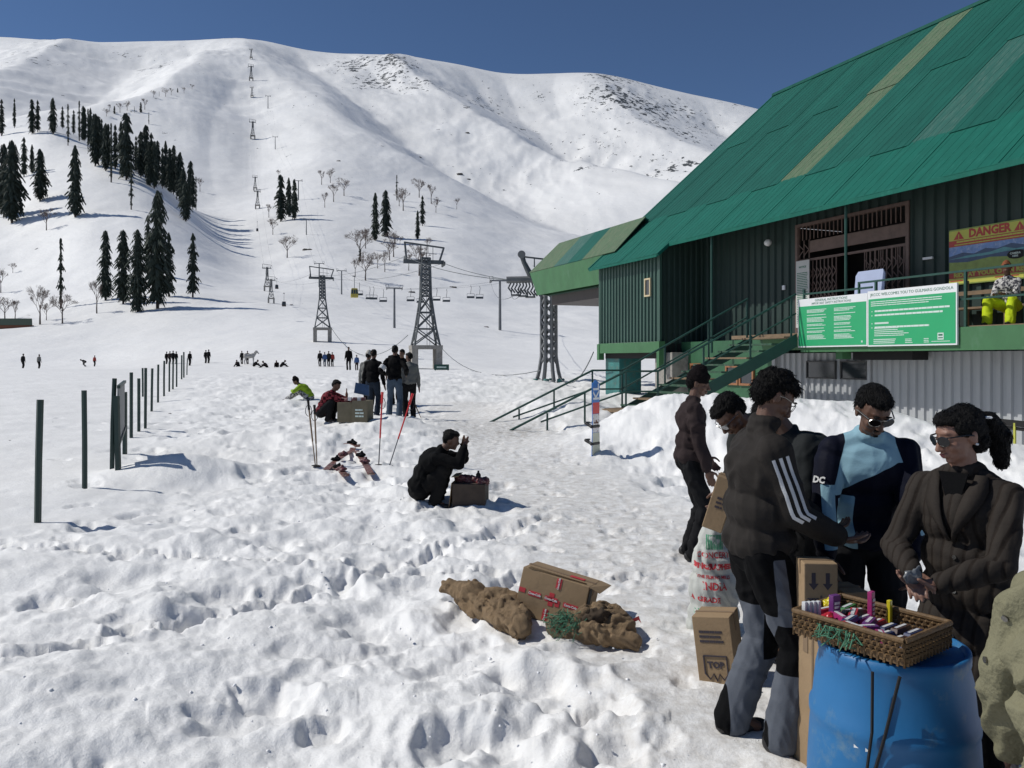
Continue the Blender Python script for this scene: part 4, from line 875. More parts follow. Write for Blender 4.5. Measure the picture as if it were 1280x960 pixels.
for i, px in enumerate(CH):
    if px > 493: a, b, A0, B0 = 625, 493, tq[0], tq[1]; t = (625-px)/(625-493.)
    else: A0, B0 = tq[1], tq[2]; t = (493-px)/(493-427.)
    p = A0+(B0-A0)*t
    D = (B0-A0); # keep the right bearing: intersect the bearing plane
    u_ = (px-640)/1000; den = D.x-u_*D.y; t = (u_*A0.y-A0.x)/den if abs(den) > 1e-6 else t; p = A0+D*max(-.1, min(1.1, t))
    sagz = .014*4*t*(1-t)*D.length
    side = -.17*Q[0][3] if i % 2 else .17*Q[0][3]
    loc = (p.x, p.y+side, p.z-sagz); S = 9.0*p.y/1000/1.5
    lb = '%s chair of the chairlift counting leftwards from the nearest grey pole' % ORD[i]
    if first: cp.location = loc; cp.scale = (S,)*3; tag(cp, lb, 'lift chair', 'empty chairs on the chairlift'); first = False
    else: dup(cp, loc, 0, S, lb, 'empty chairs on the chairlift')
# gondola cabins
m_cab = mat('cabin_yellow', (.42, .34, .06), .45, .15, 5); m_cdk = mat('cabin_dark', (.05, .04, .035), .5, .15, 5)
def cabin(px, ytop, ybot, wpx, Y, label, mm, stem):
    z0c = 1.7+(HY-ybot)*Y/1000; x = (px-640)*Y/1000; s = wpx*Y/1000/1.6; h = (ybot-ytop)*Y/1000
    o = thing('gondola_cabin', label, 'gondola cabin', (x, Y, z0c), .25, 'gondola cabins'); mb = MB()
    mb.bb(-.8*s, .8*s, -.8*s, .8*s, 0, h*.4); mb.bb(-.66*s, .66*s, -.7*s, .7*s, h*.82, h); mb.build('body', mm, o, bevel=.08*s)
    mb = MB(); mb.bb(-.74*s, .74*s, -.75*s, .75*s, h*.38, h*.84); mb.build('window', m_glass, o)
    for xx in (-.76, -.25, .25, .76):
        mb = MB(); mb.bar((xx*s, -.76*s, h*.38), (xx*s*.93, -.74*s, h*.85), .07*s); mb.build('window_post', mm, o)
    mb = MB(); mb.tube([(0, 0, h), (0, 0, h+stem*.75), (.1*s, 0, h+stem)], .06*s, 6); mb.bb(-.4*s, .3*s, -.1*s, .1*s, h+stem, h+stem*1.08); mb.build('hanger', m_lat, o)
    return o
cabin(443, 360.5, 372, 9, 92, 'yellow gondola cabin hanging between the two nearest pylons', m_cab, 1.35)
cabin(355, 377, 383, 5, 150, 'small dark gondola cabin lowest left of the second pylon', m_cdk, 1.5)
cabin(346, 356, 361, 4, 185, 'small dark gondola cabin beside the distant twin pylons', m_cdk, 1.4)
cabin(321.6, 285.5, 289, 2.5, 380, 'tiny dark gondola cabin below the two pylons left of the fir trio', m_cdk, 3)
# small green info sign by the near pylon
Y, x, z = hit(552, 463, 40, 70); s = Y/1000; gs = thing('information_sign', 'small dark green sign on snow beside the big near pylon', 'sign', (x, Y, z))
mb = MB(); mb.bb(-9.3*s, 9.3*s, -.02, .02, .5*s, 7.5*s); mb.build('panel', m_rail, gs)
mb = MB(); rows(mb, random.Random(4), (-6*s, -.022, 3*s), UX, UZ, 12*s, 2*s, 1, .85, .8, (.06, .12), 0); mb.build('lettering', m_soft, gs)
mb = MB(); mb.bar((-8*s, .03, -.5), (-8*s, .03, 6*s), .06); mb.bar((8*s, .03, -.5), (8*s, .03, 6*s), .06); mb.build('post', m_rail, gs)
# ---------------------------------------------------------------- fence posts and blank frame sign on the left
m_post = mat('post_green', (.012, .035, .028), .5, .25, 5, col2=(.05, .03, .025), c2=(.6, .75))
FP = [(46.5, 653, 319/4+420, 8.4, 7), (106, 611, 488, 10.6, 5.5), (139.5, 597, 473, 11.6, 5), (164, 547, 465.5, 16.6, 3.6), (173.5, 539.5, 473, 18, 3), (181.5, 538, 460, 18.6, 3.2), (189.3, 515.5, 460.5, 23.6, 2.6), (197.5, 504, 455.7, 27, 2.3), (205, 497, 451, 29.5, 2.2), (211.5, 492, 452, 32, 2), (216, 488, 452, 33.5, 2), (220.7, 484.6, 447, 35.5, 2), (227, 475.5, 444, 42, 1.8), (229.8, 472, 440, 45, 1.8), (178.5, 500, 460, 30, 1.4), (233.5, 465, 448, 50, 1.2)]
for i, (px, yb, yt, Y, wpx) in enumerate(FP):
    x = (px-640)*Y/1000; z = gz(x, Y); top_ = 1.7+(HY-yt)*Y/1000
    mb = MB(); q = random.Random(i); lx = q.uniform(-.02, .02)+.012; wd = max(.055, wpx*Y/1000*.85)
    n = 4; mb.tube([(0, 0, -.4), (lx*.5, 0, (top_-z)*.5), (lx, q.uniform(-.03, .03), top_-z)], wd*.62, 6)
    o = mb.build('fence_post', m_post); o.location = (x, Y, z); o.rotation_euler[2] = q.random()
    tag(o, ('%s green fence post counting from the nearest' % ORD[i]) if i < 14 else ['thin short stake behind the fence posts', 'last thin stake beside the walking man'][i-14], 'fence post', 'line of green posts across the snow')
fs = thing('frame_sign', 'empty grey notice panel in a dark frame standing behind the third fence post', 'sign', (-5.63, 11.45, gz(-5.63, 11.45)))
a, b = Vector((0, 0, 0)), Vector((-6.92+5.63, 14.3-11.45, 0)); z0_ = fs.location.z
for p, zb, zt in ((a, -.3, 1.7-(495-450)*11.45/1000-z0_), (b, -.3, 1.7-(490-450)*14.3/1000-z0_)):
    mb = MB(); mb.bar(p+Vector((0, 0, zb)), p+Vector((-.03 if p is a else .0, 0, zt)), .06); mb.build('post', m_post, fs)
mb = MB(); 
for t in (.36, 1.18): mb.bar(a+Vector((0, 0, t)), b+Vector((0, 0, t)), .045)
mb.build('rail', m_post, fs)
nrm = (b-a).cross(Vector((0, 0, 1))).normalized(); mb = MB(); mb.slab([a+(b-a)*.02+Vector((0, 0, .38)), a+(b-a)*.98+Vector((0, 0, .38)), a+(b-a)*.98+Vector((0, 0, 1.16)), a+(b-a)*.02+Vector((0, 0, 1.16))], nrm, .02); mb.build('panel', mat('grey_panel', (.22, .22, .22), .6, .15), fs)
# ---------------------------------------------------------------- people: joint-posed bodies fused into one skin, clothes fused the same way
TMP = bpy.data.scenes.new('tmp_fuse')
def uvs(nu, nv):
    V_ = []; F_ = []
    for i in range(nv+1):
        t = math.pi*i/nv
        for j in range(nu): a = 2*math.pi*j/nu; V_.append((math.sin(t)*math.cos(a), math.sin(t)*math.sin(a), math.cos(t)))
    for i in range(nv):
        for j in range(nu): F_.append((i*nu+j, (i+1)*nu+j, (i+1)*nu+(j+1) % nu, i*nu+(j+1) % nu))
    return np.array(V_), np.array(F_)
US, UF = uvs(12, 9)
class Blob:
    def __init__(s): s.V = []; s.F = []; s.n = 0
    def _a(s, V_): s.V.append(V_); s.F.append(UF+s.n); s.n += len(V_)
    def ell(s, c, r, M=None):
        v = US*np.array(r); 
        if M is not None: v = v @ np.array(M.to_3x3() if hasattr(M, 'to_3x3') else M).T
        s._a(v+np.array(c)); return s
    def cap(s, p, q, r0, r1, flat=1.0, side=None):
        p = np.array(p, float); q = np.array(q, float); d = q-p; L = np.linalg.norm(d)
        if L < 1e-6: return s.ell(p, (r0,)*3)
        d /= L; a = np.array(side if side is not None else ((0, 0, 1) if abs(d[2]) < .9 else (1, 0, 0)), float); a -= d*a.dot(d); a /= np.linalg.norm(a); b = np.cross(d, a)
        up = (US[:, 2] > -1e-9)[:, None]
        v = US[:, :1]*a*flat+US[:, 1:2]*b+US[:, 2:]*d
        s._a(np.where(up, q+v*r1, p+v*r0)); return s
    def chain(s, pts, rs, **k):
        for i in range(len(pts)-1): s.cap(pts[i], pts[i+1], rs[i], rs[i+1], **k)
        return s
    def fuse(s, name, vox, smooth=2, sf=.5, fold=0, fscale=6, seed=0, clipz=None):
        me = np_mesh('t', np.concatenate(s.V), np.concatenate(s.F)); o = bpy.data.objects.new('t', me); TMP.collection.objects.link(o)
        m = o.modifiers.new('r', 'REMESH'); m.mode = 'VOXEL'; m.voxel_size = vox; m.adaptivity = 0
        if smooth: k = o.modifiers.new('s', 'SMOOTH'); k.iterations = smooth; k.factor = sf
        
        with bpy.context.temp_override(scene=TMP, view_layer=TMP.view_layers[0]): dg = bpy.context.evaluated_depsgraph_get()
        dg.update(); me2 = bpy.data.meshes.new_from_object(o.evaluated_get(dg)); bpy.data.objects.remove(o); bpy.data.meshes.remove(me)
        me2.name = name; nv = len(me2.vertices)
        if fold:
            co = np.empty(nv*3, np.float32); me2.vertices.foreach_get('co', co); co = co.reshape(-1, 3)
            no = np.empty(nv*3, np.float32); me2.vertices.foreach_get('normal', no); no = no.reshape(-1, 3)
            x, y, z = co.T; sx = seed*7.7
            a = x*.62+y*.55+z*.56; b_ = -x*.71+y*.68+z*.19; c_ = x*.31-y*.47+z*.83
            wx = .35*pn(a*fscale*.7+sx, c_*fscale*.6)+.2*pn(b_*fscale*1.6, c_*fscale*1.5+sx); s1 = fscale*.62
            w1 = pn((a+b_*.35)*s1*1.5+sx+wx*1.6, c_*s1+wx); w2 = pn((b_-c_*.4)*s1*2.3+sx+wx*2, (a+c_)*s1*1.1); w3 = pn((c_+a*.5)*s1*5.1+wx*3, b_*s1*4.3+sx)
            dsp = fold*((1-np.abs(w1)*3.2)*.9+(.6-np.abs(w2)*2.4)*.8+w3*.12)
            co = co+no*dsp[:, None]; me2.vertices.foreach_set('co', co.ravel())
        me2.polygons.foreach_set('use_smooth', np.ones(len(me2.polygons), bool)); me2.update(); return me2
def ik(a, t, l1, l2, hint):
    a = Vector(a); t = Vector(t); d = t-a; L = min(d.length, (l1+l2)*.995); n = d.normalized(); t = a+n*L
    x = (l1*l1-l2*l2+L*L)/(2*L); h = math.sqrt(max(0, l1*l1-x*x)); hv = Vector(hint); hv = (hv-n*hv.dot(n)); hv = hv.normalized() if hv.length > 1e-4 else Vector((1, 0, 0))
    return a+n*x+hv*h, t
def rot_ypr(yaw, pitch, roll=0): return Matrix.Rotation(R(yaw), 3, 'Z') @ Matrix.Rotation(R(pitch), 3, 'Y') @ Matrix.Rotation(R(roll), 3, 'X')
class Pose:
    """figure in its own frame: faces +X, left is +Y, feet near z=0; units metres for 1.75 m height"""
    def __init__(s, H=1.75, pz=.93, px=0, lean=4, lean2=6, yaw2=0, twist=0, head=(0, 10), neck=12, la=(.06, .27, .80), ra=(.06, -.27, .80), le=(-1, .5, -.3), re=(-1, -.5, -.3), lf=(0, .10, .08), rf=(0, -.10, .08), lk=(1, .1, .2), rk=(1, -.1, .2), toe=(0, 0), bend=0, sl=0.0):
        s.k = H/1.75; s.P = Vector((px, 0, pz)); side = Matrix.Rotation(R(sl), 3, 'X')
        s.u1 = side @ Vector((math.sin(R(lean)), 0, math.cos(R(lean)))); s.u2 = side @ Vector((math.sin(R(lean2)), 0, math.cos(R(lean2))))
        s.Tw = Matrix.Rotation(R(twist), 3, 'Z'); s.C = s.P+s.u1*.27; s.S = s.C+s.u2*.21
        lat = s.Tw @ Vector((0, 1, 0)); s.lat = lat
        s.ls = s.S+lat*.168-s.u2*.035; s.rs = s.S-lat*.168-s.u2*.035
        s.N = s.S+s.u2*.045; nd = Vector((math.sin(R(lean2*.5+neck)), 0, math.cos(R(lean2*.5+neck)))); nd = s.Tw @ nd
        s.Hd = s.N+nd*.165; s.HM = rot_ypr(head[0], head[1], head[2] if len(head) > 2 else 0); s.nd = nd
        s.lh = s.P+Vector((0, .09, -.03)); s.rh = s.P+Vector((0, -.09, -.03))
        s.le, s.lw = ik(s.ls, la, .29, .26, le); s.re, s.rw = ik(s.rs, ra, .29, .26, re)
        s.lk, s.la = ik(s.lh, lf, .435, .42, lk); s.rk, s.ra = ik(s.rh, rf, .435, .42, rk); s.toe = toe
def torso_M(u, lat): f = lat.cross(u).normalized(); return Matrix((f, lat, u)).transposed()
def hand(b, w_, d, n, th, curl=.5, s=1.0, spread=.0, pinch=False):
    """palm and five fingers; d = wrist to knuckles, n = palm normal, th = +1/-1 thumb side"""
    d = Vector(d).normalized(); n = Vector(n); n = (n-d*n.dot(d)).normalized(); l = d.cross(n)*th
    w_ = Vector(w_); M = Matrix((l, n, d)).transposed()
    b.ell(w_+d*.045*s, (.040*s, .016*s, .052*s), M); b.cap(w_-d*.03, w_+d*.02*s, .025*s, .024*s, flat=1)
    for i, (off, L) in enumerate(((.030, .075), (.010, .083), (-.010, .077), (-.029, .060))):
        p = w_+d*.088*s+l*off*s; a = curl*(1+.12*i); fd = d; sp_ = l*(off*2.2*spread)
        for k, seg in enumerate((.42, .33, .25)):
            ang = a*(.7+.35*k); fd = (fd*math.cos(ang)+n*math.sin(ang)).normalized(); q = p+(fd+sp_).normalized()*L*seg*s
            b.cap(p, q, (.0092-.0008*k)*s, (.0086-.001*k)*s); p = q; n2 = n
            n = n
    t0 = w_+d*.022*s+l*.030*s; t1 = t0+(d*.55+l*.62+n*.35).normalized()*.040*s; t2 = t1+(d*.85+l*(.05 if pinch else .2)+n*.45).normalized()*.032*s; t3 = t2+(d*.9+n*.4-l*.1).normalized()*.024*s
    b.chain([t0, t1, t2, t3], [.013*s, .011*s, .0095*s, .0075*s])
def head_(b, c, M, fine=True, female=False):
    def e(p, r, rm=None): b.ell(np.array(c)+np.array(M @ Vector(p)), r, M if rm is None else M @ rm)
    e((-.018, 0, .030), (.094, .074, .088)); e((.012, 0, .022), (.078, .068, .080)); e((.030, 0, -.020), (.060, .058, .072))
    e((.030, 0, -.062), (.054, .048 if female else .052, .040)); e((.062, 0, -.084), (.024, .022, .018))
    e((.068, 0, .038), (.022, .046, .014))
    for y in (-1, 1):
        e((.060, y*.036, -.022), (.024, .022, .024)); e((-.008, y*.074, -.004), (.018, .009, .030)); e((-.014, y*.080, .008), (.012, .006, .020)); e((.072, y*.030, .010), (.016, .017, .012))
        if fine: e((.098, y*.011, -.030), (.012, .008, .008))
    if fine:
        v = lambda p: np.array(c)+np.array(M @ Vector(p))
        b.cap(v((.084, 0, .022)), v((.110, 0, -.026)), .0085, .0125)
        e((.089, 0, -.052), (.014, .024, .0065)); e((.087, 0, -.064), (.014, .021, .007))
    else: e((.095, 0, -.015), (.018, .012, .02))
SKIN = mat('skin_brown', (.115, .056, .034), .5, .12, 12, .08, 120)
SKIN2 = mat('skin_light_brown', (.22, .115, .08), .5, .1, 12, .08, 120)
HAIR = mat('hair_black', (.004, .0035, .0035), .6, .35, 40, .8, 160, stretch=(1, 1, .35), spec=.15)
def cloth(n, c, rough=.85, **k):
    if max(c) < .12: c = tuple(q*.55 for q in c)
    return mat('cloth_'+n, c, rough, k.pop('var', .18), k.pop('vs', 5), k.pop('bump', .12), k.pop('bs', 140), sheen=.0, spec=.08, **k)
SHOE = mat('shoe_black', (.012, .011, .011), .5, .2, 12, .2, 60)
def person(label, x, y, facing, pose, top, bottom, z=None, group=None, vox=.02, name='person', skin=None, hair='short', cap=None, shoes=SHOE, coat=0, top_r=1.0, leg_r=1.0, hands=('r', 'r'), fold=.006, bulk=(1, 1), collar=False, gloves=None, female=False, seed=0, hood=False, noshoe=False, tname='jacket'):
    """facing: degrees, 0 = +X (right in the picture), 90 = away from the camera"""
    if z is None: z = gz(x, y)-.015
    o = thing(name, label, 'person', (x, y, z), R(facing), group); k = pose.k; o.scale = (k, k, k); p = pose; near = vox < .012; sk = skin or SKIN
    Mt = torso_M(p.u1, p.lat); Mc = torso_M(p.u2, p.lat)
    b = Blob()
    b.ell(p.P, (.10, .15, .12), Mt).ell(p.P+p.u1*.16, (.092, .125, .14), Mt).ell(p.C+p.u2*.09, (.105, .155, .16), Mc)
    b.cap(p.ls, p.rs, .055, .055); b.cap(p.N-p.u2*.04, p.N+(p.Hd-p.N)*.75, .058, .052)
    for s_, e_, w_ in ((p.ls, p.le, p.lw), (p.rs, p.re, p.rw)): b.chain([s_, e_, w_], [.048, .037, .024])
    for h_, k_, a_ in ((p.lh, p.lk, p.la), (p.rh, p.rk, p.ra)): b.chain([h_, k_, a_], [.072, .05, .034]); b.cap(a_, a_+Vector((.12, 0, -.045)), .034, .026)
    head_(b, p.Hd, p.HM, near, female)
    for i, (e_, w_, th) in enumerate(((p.le, p.lw, -1), (p.re, p.rw, 1))):
        h = hands[i]
        if near:
            if isinstance(h, dict): hand(b, w_, h['d'], h['n'], h.get('th', th), h.get('curl', .5), 1.0, h.get('spread', 0), h.get('pinch', False))
            else: d = (w_-e_).normalized(); hand(b, w_, d, Vector((.2, th*.9, 0)) , th, .35)
        else: d = (w_-e_).normalized(); b.cap(w_, w_+d*.09, .03, .024); b.cap(w_+d*.09, w_+d*.15, .022, .014); b.cap(w_+d*.03, w_+d*.08+Vector((.03, 0, 0)), .014, .01)
    if near: me = b.fuse('body', .0052, 2, .45)
    else: me = b.fuse('body', min(vox, .022) if vox < .04 else vox*.8, 1, .4)
    link('body', me, o, sk)
    # trousers
    b = Blob(); L = leg_r
    b.ell(p.P+Vector((0, 0, -.01)), (.125*bulk[1], .165*bulk[1], .13), Mt); 
    for h_, k_, a_, sy in ((p.lh, p.lk, p.la, 1), (p.rh, p.rk, p.ra, -1)):
        b.chain([h_, h_+(k_-h_)*.5, k_, k_+(a_-k_)*.5, a_+Vector((0, 0, -.005))], [.098*L, .088*L, .072*L, .072*L, .074*L])
    me_t = b.fuse('trousers', vox, 2, .5, fold, 7, seed+3); tr = link('trousers', me_t, o, bottom)
    # jacket
    b = Blob(); T_ = top_r; B = bulk[0]
    b.ell(p.P+p.u1*.03, (.142*B, .182*B, .12), Mt).ell(p.P+p.u1*.17, (.135*B, .178*B, .16), Mt).ell(p.C+p.u2*.08, (.138*B, .195*B, .18), Mc)
    b.cap(p.ls, p.rs, .070*T_, .070*T_); b.cap(p.N, p.ls, .058, .060*T_); b.cap(p.N, p.rs, .058, .060*T_); b.ell(p.N+p.nd*.015, (.075, .078, .045), Mc)
    for s_, e_, w_ in ((p.ls, p.le, p.lw), (p.rs, p.re, p.rw)): 
        b.chain([s_, s_+(e_-s_)*.5, e_, e_+(w_-e_)*.55, w_+(e_-w_)*.1], [.074*T_, .068*T_, .060*T_, .054*T_, .045*T_])
    if collar: b.ell(p.N+p.nd*.045, (.078, .084, .05), Mc)
    if coat:
        dn = Vector((0, 0, -1)); q = p.P
        for f_ in (.33, .66, 1.0): b.ell(q+dn*coat*f_*.8+Vector((.01, 0, 0)), (.15*B+.02*f_, .185*B+.025*f_, .16))
    me_j = b.fuse('jacket', vox, 2, .5, fold*1.15, 6, seed); jk = link(tname, me_j, o, top)
    # hair or cap
    hc = p.Hd; M = p.HM; v = lambda q: hc+M @ Vector(q)
    b = Blob()
    if hair:
        b.ell(v((-.030, 0, .052)), (.088, .079, .080), M).ell(v((-.050, 0, .012)), (.066, .074, .076), M).ell(v((.022, 0, .088)), (.070, .062, .034), M)
        for y_ in (-1, 1): b.ell(v((-.032, y_*.060, .035)), (.046, .020, .052), M)
        if hair == 'fluffy':
            q = random.Random(5)
            for i in range(60):
                a = q.uniform(-2.2, 2.2); el = q.uniform(.15, 1.4); d = Vector((math.cos(a)*math.cos(el), math.sin(a)*math.cos(el), math.sin(el))); b.ell(v((-.012+d.x*.088, d.y*.075, .045+d.z*.080)), (.022, .018, .018), M)
        if hair == 'long':
            b.ell(v((-.055, 0, -.03)), (.055, .075, .06), M); 
            b.cap(v((-.10, 0, .04)), v((-.135, .01, .03)), .036, .03); b.chain([v((-.135, .01, .03)), v((-.165, .0, -.05)), v((-.15, .0, -.16))], [.040, .052, .03]); b.ell(v((.028, .01, .085)), (.056, .060, .030), M)
            for y_ in (-1, 1): b.ell(v((-.005, y_*.062, .048)), (.060, .022, .046), M)
        if near: pass
        me_h = b.fuse('hair', min(vox, .02) if not near else .006, 1, .4, .0045 if hair == 'fluffy' else .0022 if near else .006, 38 if near else 14, seed+5); hm = link('hair', me_h, o, HAIR)
        if near:
            q = random.Random(seed+90); sb_ = MB(); vv = me_h.vertices; back = M @ Vector((-.12, 0, .03))+hc; cen = v((-.02, 0, .03))
            for i in range(1500):
                w_ = vv[q.randrange(len(vv))]; n_ = w_.normal.copy(); c_0 = w_.co.copy()
                if hair == 'long': t_ = (back-c_0); t_ = t_.normalized() if (c_0-cen).length < .13 else Vector((0, 0, -1))
                else: t_ = Vector((0, 0, -.9))+(M @ Vector((.5 if (M.inverted() @ (c_0-cen)).x > 0 else -.2, 0, 0)))+Vector((q.uniform(-.7, .7), q.uniform(-.7, .7), q.uniform(-.5, .5)))
                t_ = (t_-n_*t_.dot(n_)); L_ = q.uniform(.010, .024)*(1.2 if hair == 'fluffy' else 1)
                if t_.length < .05: continue
                t_.normalize(); k_ = .26 if hair == 'fluffy' else .10
                sb_.tube([c_0-n_*.002, c_0+(t_+n_*k_).normalized()*L_*.6, c_0+(t_+n_*k_*.6).normalized()*L_], [.0016, .0013, .0005], 3, cap=False)
            st_ = sb_.build('hair_strands', HAIR, o); st_['kind'] = 'stuff'
    if cap is not None:
        b = Blob(); b.ell(v((-.012, 0, .062)), (.104, .092, .085), M).ell(v((-.012, 0, .11)), (.075, .068, .075), M).ell(v((-.012, 0, .035)), (.108, .095, .035), M)
        link('knit_cap', b.fuse('cap', min(vox, .02), 1, .4, .003, 20), o, cap)
    # shoes
    if not noshoe:
        for a_, sy, ta in ((p.la, 1, p.toe[0]), (p.ra, -1, p.toe[1])):
            Mz = Matrix.Rotation(R(ta), 3, 'Z'); b = Blob(); w_ = lambda q: a_+Mz @ Vector(q)
            b.ell(w_((-.035, 0, -.028)), (.052, .044, .05), Mz); b.ell(w_((.045, 0, -.042)), (.085, .047, .036), Mz); b.ell(w_((.125, sy*.004, -.048)), (.065, .046, .030), Mz); b.cap(a_+Vector((0, 0, .03)), w_((0, 0, -.02)), .05, .05)
            link('shoe', b.fuse('shoe', min(vox, .02) if not near else .007, 1), o, shoes)
    o['_j'] = 0; del o['_j']
    return o, p, jk, tr
def bvh_of(o): return BVHTree.FromPolygons([v.co[:] for v in o.data.vertices], [q.vertices[:] for q in o.data.polygons])
def ribbon(o, parent, pts, dirs, wd, m, name='stripe', off=.003):
    """strip laid on the surface: pts are axis points, dirs the outward directions, wd width"""
    bv = bvh_of(o); mb = MB(); P_ = []; pts = [Vector(q) for q in pts]; dirs = [Vector(q).normalized() for q in dirs]
    for i, (c, d) in enumerate(zip(pts, dirs)):
        ax = (pts[min(i+1, len(pts)-1)]-pts[max(i-1, 0)]).normalized(); l = ax.cross(d).normalized()
        row = []
        for s_ in (-.5, 0, .5):
            h = bv.ray_cast(c+d*.3+l*wd*s_, -d)
            if h[0] is None: row.append(c+d*.07+l*wd*s_)
            else: row.append(h[0]+d*off)
        P_.append(row)
    vs = [q for r_ in P_ for q in r_]; fs = []
    for i in range(len(P_)-1):
        for k in range(2): fs.append((i*3+k, i*3+k+1, (i+1)*3+k+1, (i+1)*3+k))
    mb.add(vs, fs); return mb.build(name, m, parent, True)
def lerp(a, b, t): return Vector(a)+(Vector(b)-Vector(a))*t
def paint(o, fn, base, col):
    """a second colour on a garment: fn(points) > 0 marks where it is, in the wearer's frame"""
    me = o.data; n = len(me.vertices); co = np.empty(n*3, np.float32); me.vertices.foreach_get('co', co); co = co.reshape(-1, 3).astype(float)
    a = me.attributes.new('panel', 'FLOAT', 'POINT'); a.data.foreach_set('value', fn(co).astype(np.float32))
    m = base.copy(); m.name = base.name+'_panelled'; t = m.node_tree; N = t.nodes; L = t.links; p = N['Principled BSDF']; src = p.inputs['Base Color'].links[0].from_socket
    at = N.new('ShaderNodeAttribute'); at.attribute_name = 'panel'; mr = N.new('ShaderNodeMapRange'); mr.inputs[1].default_value = -.001; mr.inputs[2].default_value = .001; L.new(at.outputs['Fac'], mr.inputs[0])
    mx = N.new('ShaderNodeMix'); mx.data_type = 'RGBA'; L.new(mr.outputs[0], mx.inputs[0]); L.new(src, mx.inputs[6]); mx.inputs[7].default_value = (*col, 1); L.new(mx.outputs[2], p.inputs['Base Color']); me.materials.clear(); me.materials.append(m)
# ---------------------------------------------------------------- the five people round the stall
c_brown = cloth('brown_shell', (.048, .042, .038), .7, var=.15); c_black = cloth('black', (.010, .010, .011)); c_gtr = cloth('grey_panel', (.115, .125, .145)); c_dk = cloth('charcoal', (.022, .022, .024))
c_white = cloth('white_stripe', (.62, .62, .62), .6, bump=.2)
# A: man in three-striped jacket, seen from behind his right side
pA = Pose(1.68, lean=1, lean2=3, neck=17, head=(2, 36), ra=(.33, -.12, .98), la=(.36, .10, 1.0), re=(-.75, -.45, -.9), le=(-.4, .8, -.9), rf=(.07, -.11, .08), lf=(-.09, .10, .08), toe=(8, -12))
manA, _, jk, tr = person('man in dark brown jacket with three white sleeve stripes, looking down', 1.10, 3.58, 2, pA, c_brown, c_black, vox=.008, hair='fluffy', collar=True, top_r=1.12, bulk=(1.15, 1.06), leg_r=1.15, fold=.0065, seed=1,
    hands=({'d': (1, .35, -.25), 'n': (0, .2, 1), 'curl': .5}, {'d': (1, .3, -.25), 'n': (0, .1, 1), 'curl': .5}))
d0 = Vector((-.28, -1, .25))
for k in range(3):
    pts = []; ds = []
    for i in range(15):
        t = i/14; q = lerp(pA.rs, pA.re, min(1, t*1.32)) if t < .76 else lerp(pA.re, pA.rw, (t-.76)*.9)
        off = (k-1)*.030; pts.append(q+Vector((off, 0, off*.3))); ds.append(Vector((-.10, -1, .12)))
    ribbon(jk, manA, pts[1:], ds[1:], .015, c_white, 'sleeve_stripe')
def fA(c):
    x, y, z = c.T; mn = np.minimum; mx = np.maximum
    knee = mn(mn(.64-z, z-.33), .5+0*x); low = mn(.34-z, mn(.055-abs(x+.03), 1)); low2 = mn(.34-z, mn(x-.0+.12*(y > 0), .5))
    side = mn(mn(z-.60, .9-z), .030-abs(x-.03-(.9-z)*.12)); g = mx(mx(knee, low2), side)
    patch = mn(mn(.60-z, z-.38), x-.035); return mn(mx(g, low*0-1), -patch)
paint(tr, fA, c_black, (.10, .11, .13))
def specs(o, p, m, wire=True, dark=False, sc_=1.0):
    v = lambda q: p.Hd+p.HM @ Vector(q); mb = MB()
    for y_ in (-1, 1):
        mb.tube([v((.100, y_*.018, .022)), v((.086, y_*.062, .024)), v((.02, y_*.080, .018)), v((-.012, y_*.082, .006))], .0022 if wire else .0035, 5)
    mb.tube([v((.102, -.018, .022)), v((.106, 0, .026)), v((.102, .018, .022))], .002 if wire else .003, 5); 
    gl = MB()
    for y_ in (-1, 1):
        c = v((.099, y_*.034, .008)); a = (p.HM @ Vector((.28*y_ if False else 0, 1, 0))); b = p.HM @ Vector((0, 0, 1)); n = p.HM @ Vector((1, y_*.25, 0)); a = (a-n.normalized()*a.dot(n.normalized())).normalized()
        ring = [c+a*(.029 if dark else .025)*math.cos(t)+b*(.021 if dark else .018)*math.sin(t) for t in np.linspace(0, 6.283, 15)[:-1]]
        mb.tube(ring+[ring[0]], .0016 if wire else .0025, 4, cap=False); gl.slab([q+n.normalized()*.001 for q in ring], n, .002)
    return mb.build('glasses_frame', m, o), gl
m_gm = mat('glasses_metal', (.25, .24, .22), .25, .05, metal=.9); m_sun = mat('sunglass_lens', (.004, .004, .005), .18, .05, spec=.35); m_clear = mat('clear_lens', (.3, .3, .3), .05, .02)
f, gl = specs(manA, pA, m_gm); 
# C: stooping man behind A, head low to the left, round back to the right
c_olive = cloth('dark_olive', (.050, .052, .050), .8)
pC = Pose(1.68, lean=14, lean2=34, neck=52, head=(0, 55), la=(.40, .02, 1.0), ra=(.38, -.06, .98), le=(-.5, .8, -.9), re=(-.5, -.8, -.9))
manC, _, _, _ = person('stooping man in glasses half hidden behind the man with striped sleeves', 1.58, 4.70, 200, pC, c_olive, c_black, vox=.010, bulk=(1.12, 1.0), top_r=1.02, fold=.008, seed=2, hands=({'d': (.6, -.2, -.8), 'n': (0, -1, 0)}, {'d': (.6, .2, -.8), 'n': (0, 1, 0)}))
f, gl = specs(manC, pC, m_gm); gl.build('lens', m_clear, manC)
# B: bulky shouldered man right behind A
c_slate = cloth('slate', (.036, .040, .042), .75)
pB = Pose(1.62, lean=10, lean2=30, neck=26, head=(25, 48), la=(.34, .05, .98), ra=(.32, -.16, 1.0), le=(-.5, .9, -.6), re=(-.5, -.9, -.6))
manB, _, _, _ = person('broad backed man in slate grey jacket hidden directly behind the striped sleeve man', 1.66, 4.30, 180, pB, c_slate, c_black, vox=.010, bulk=(1.34, 1.05), top_r=1.2, fold=.007, seed=4)
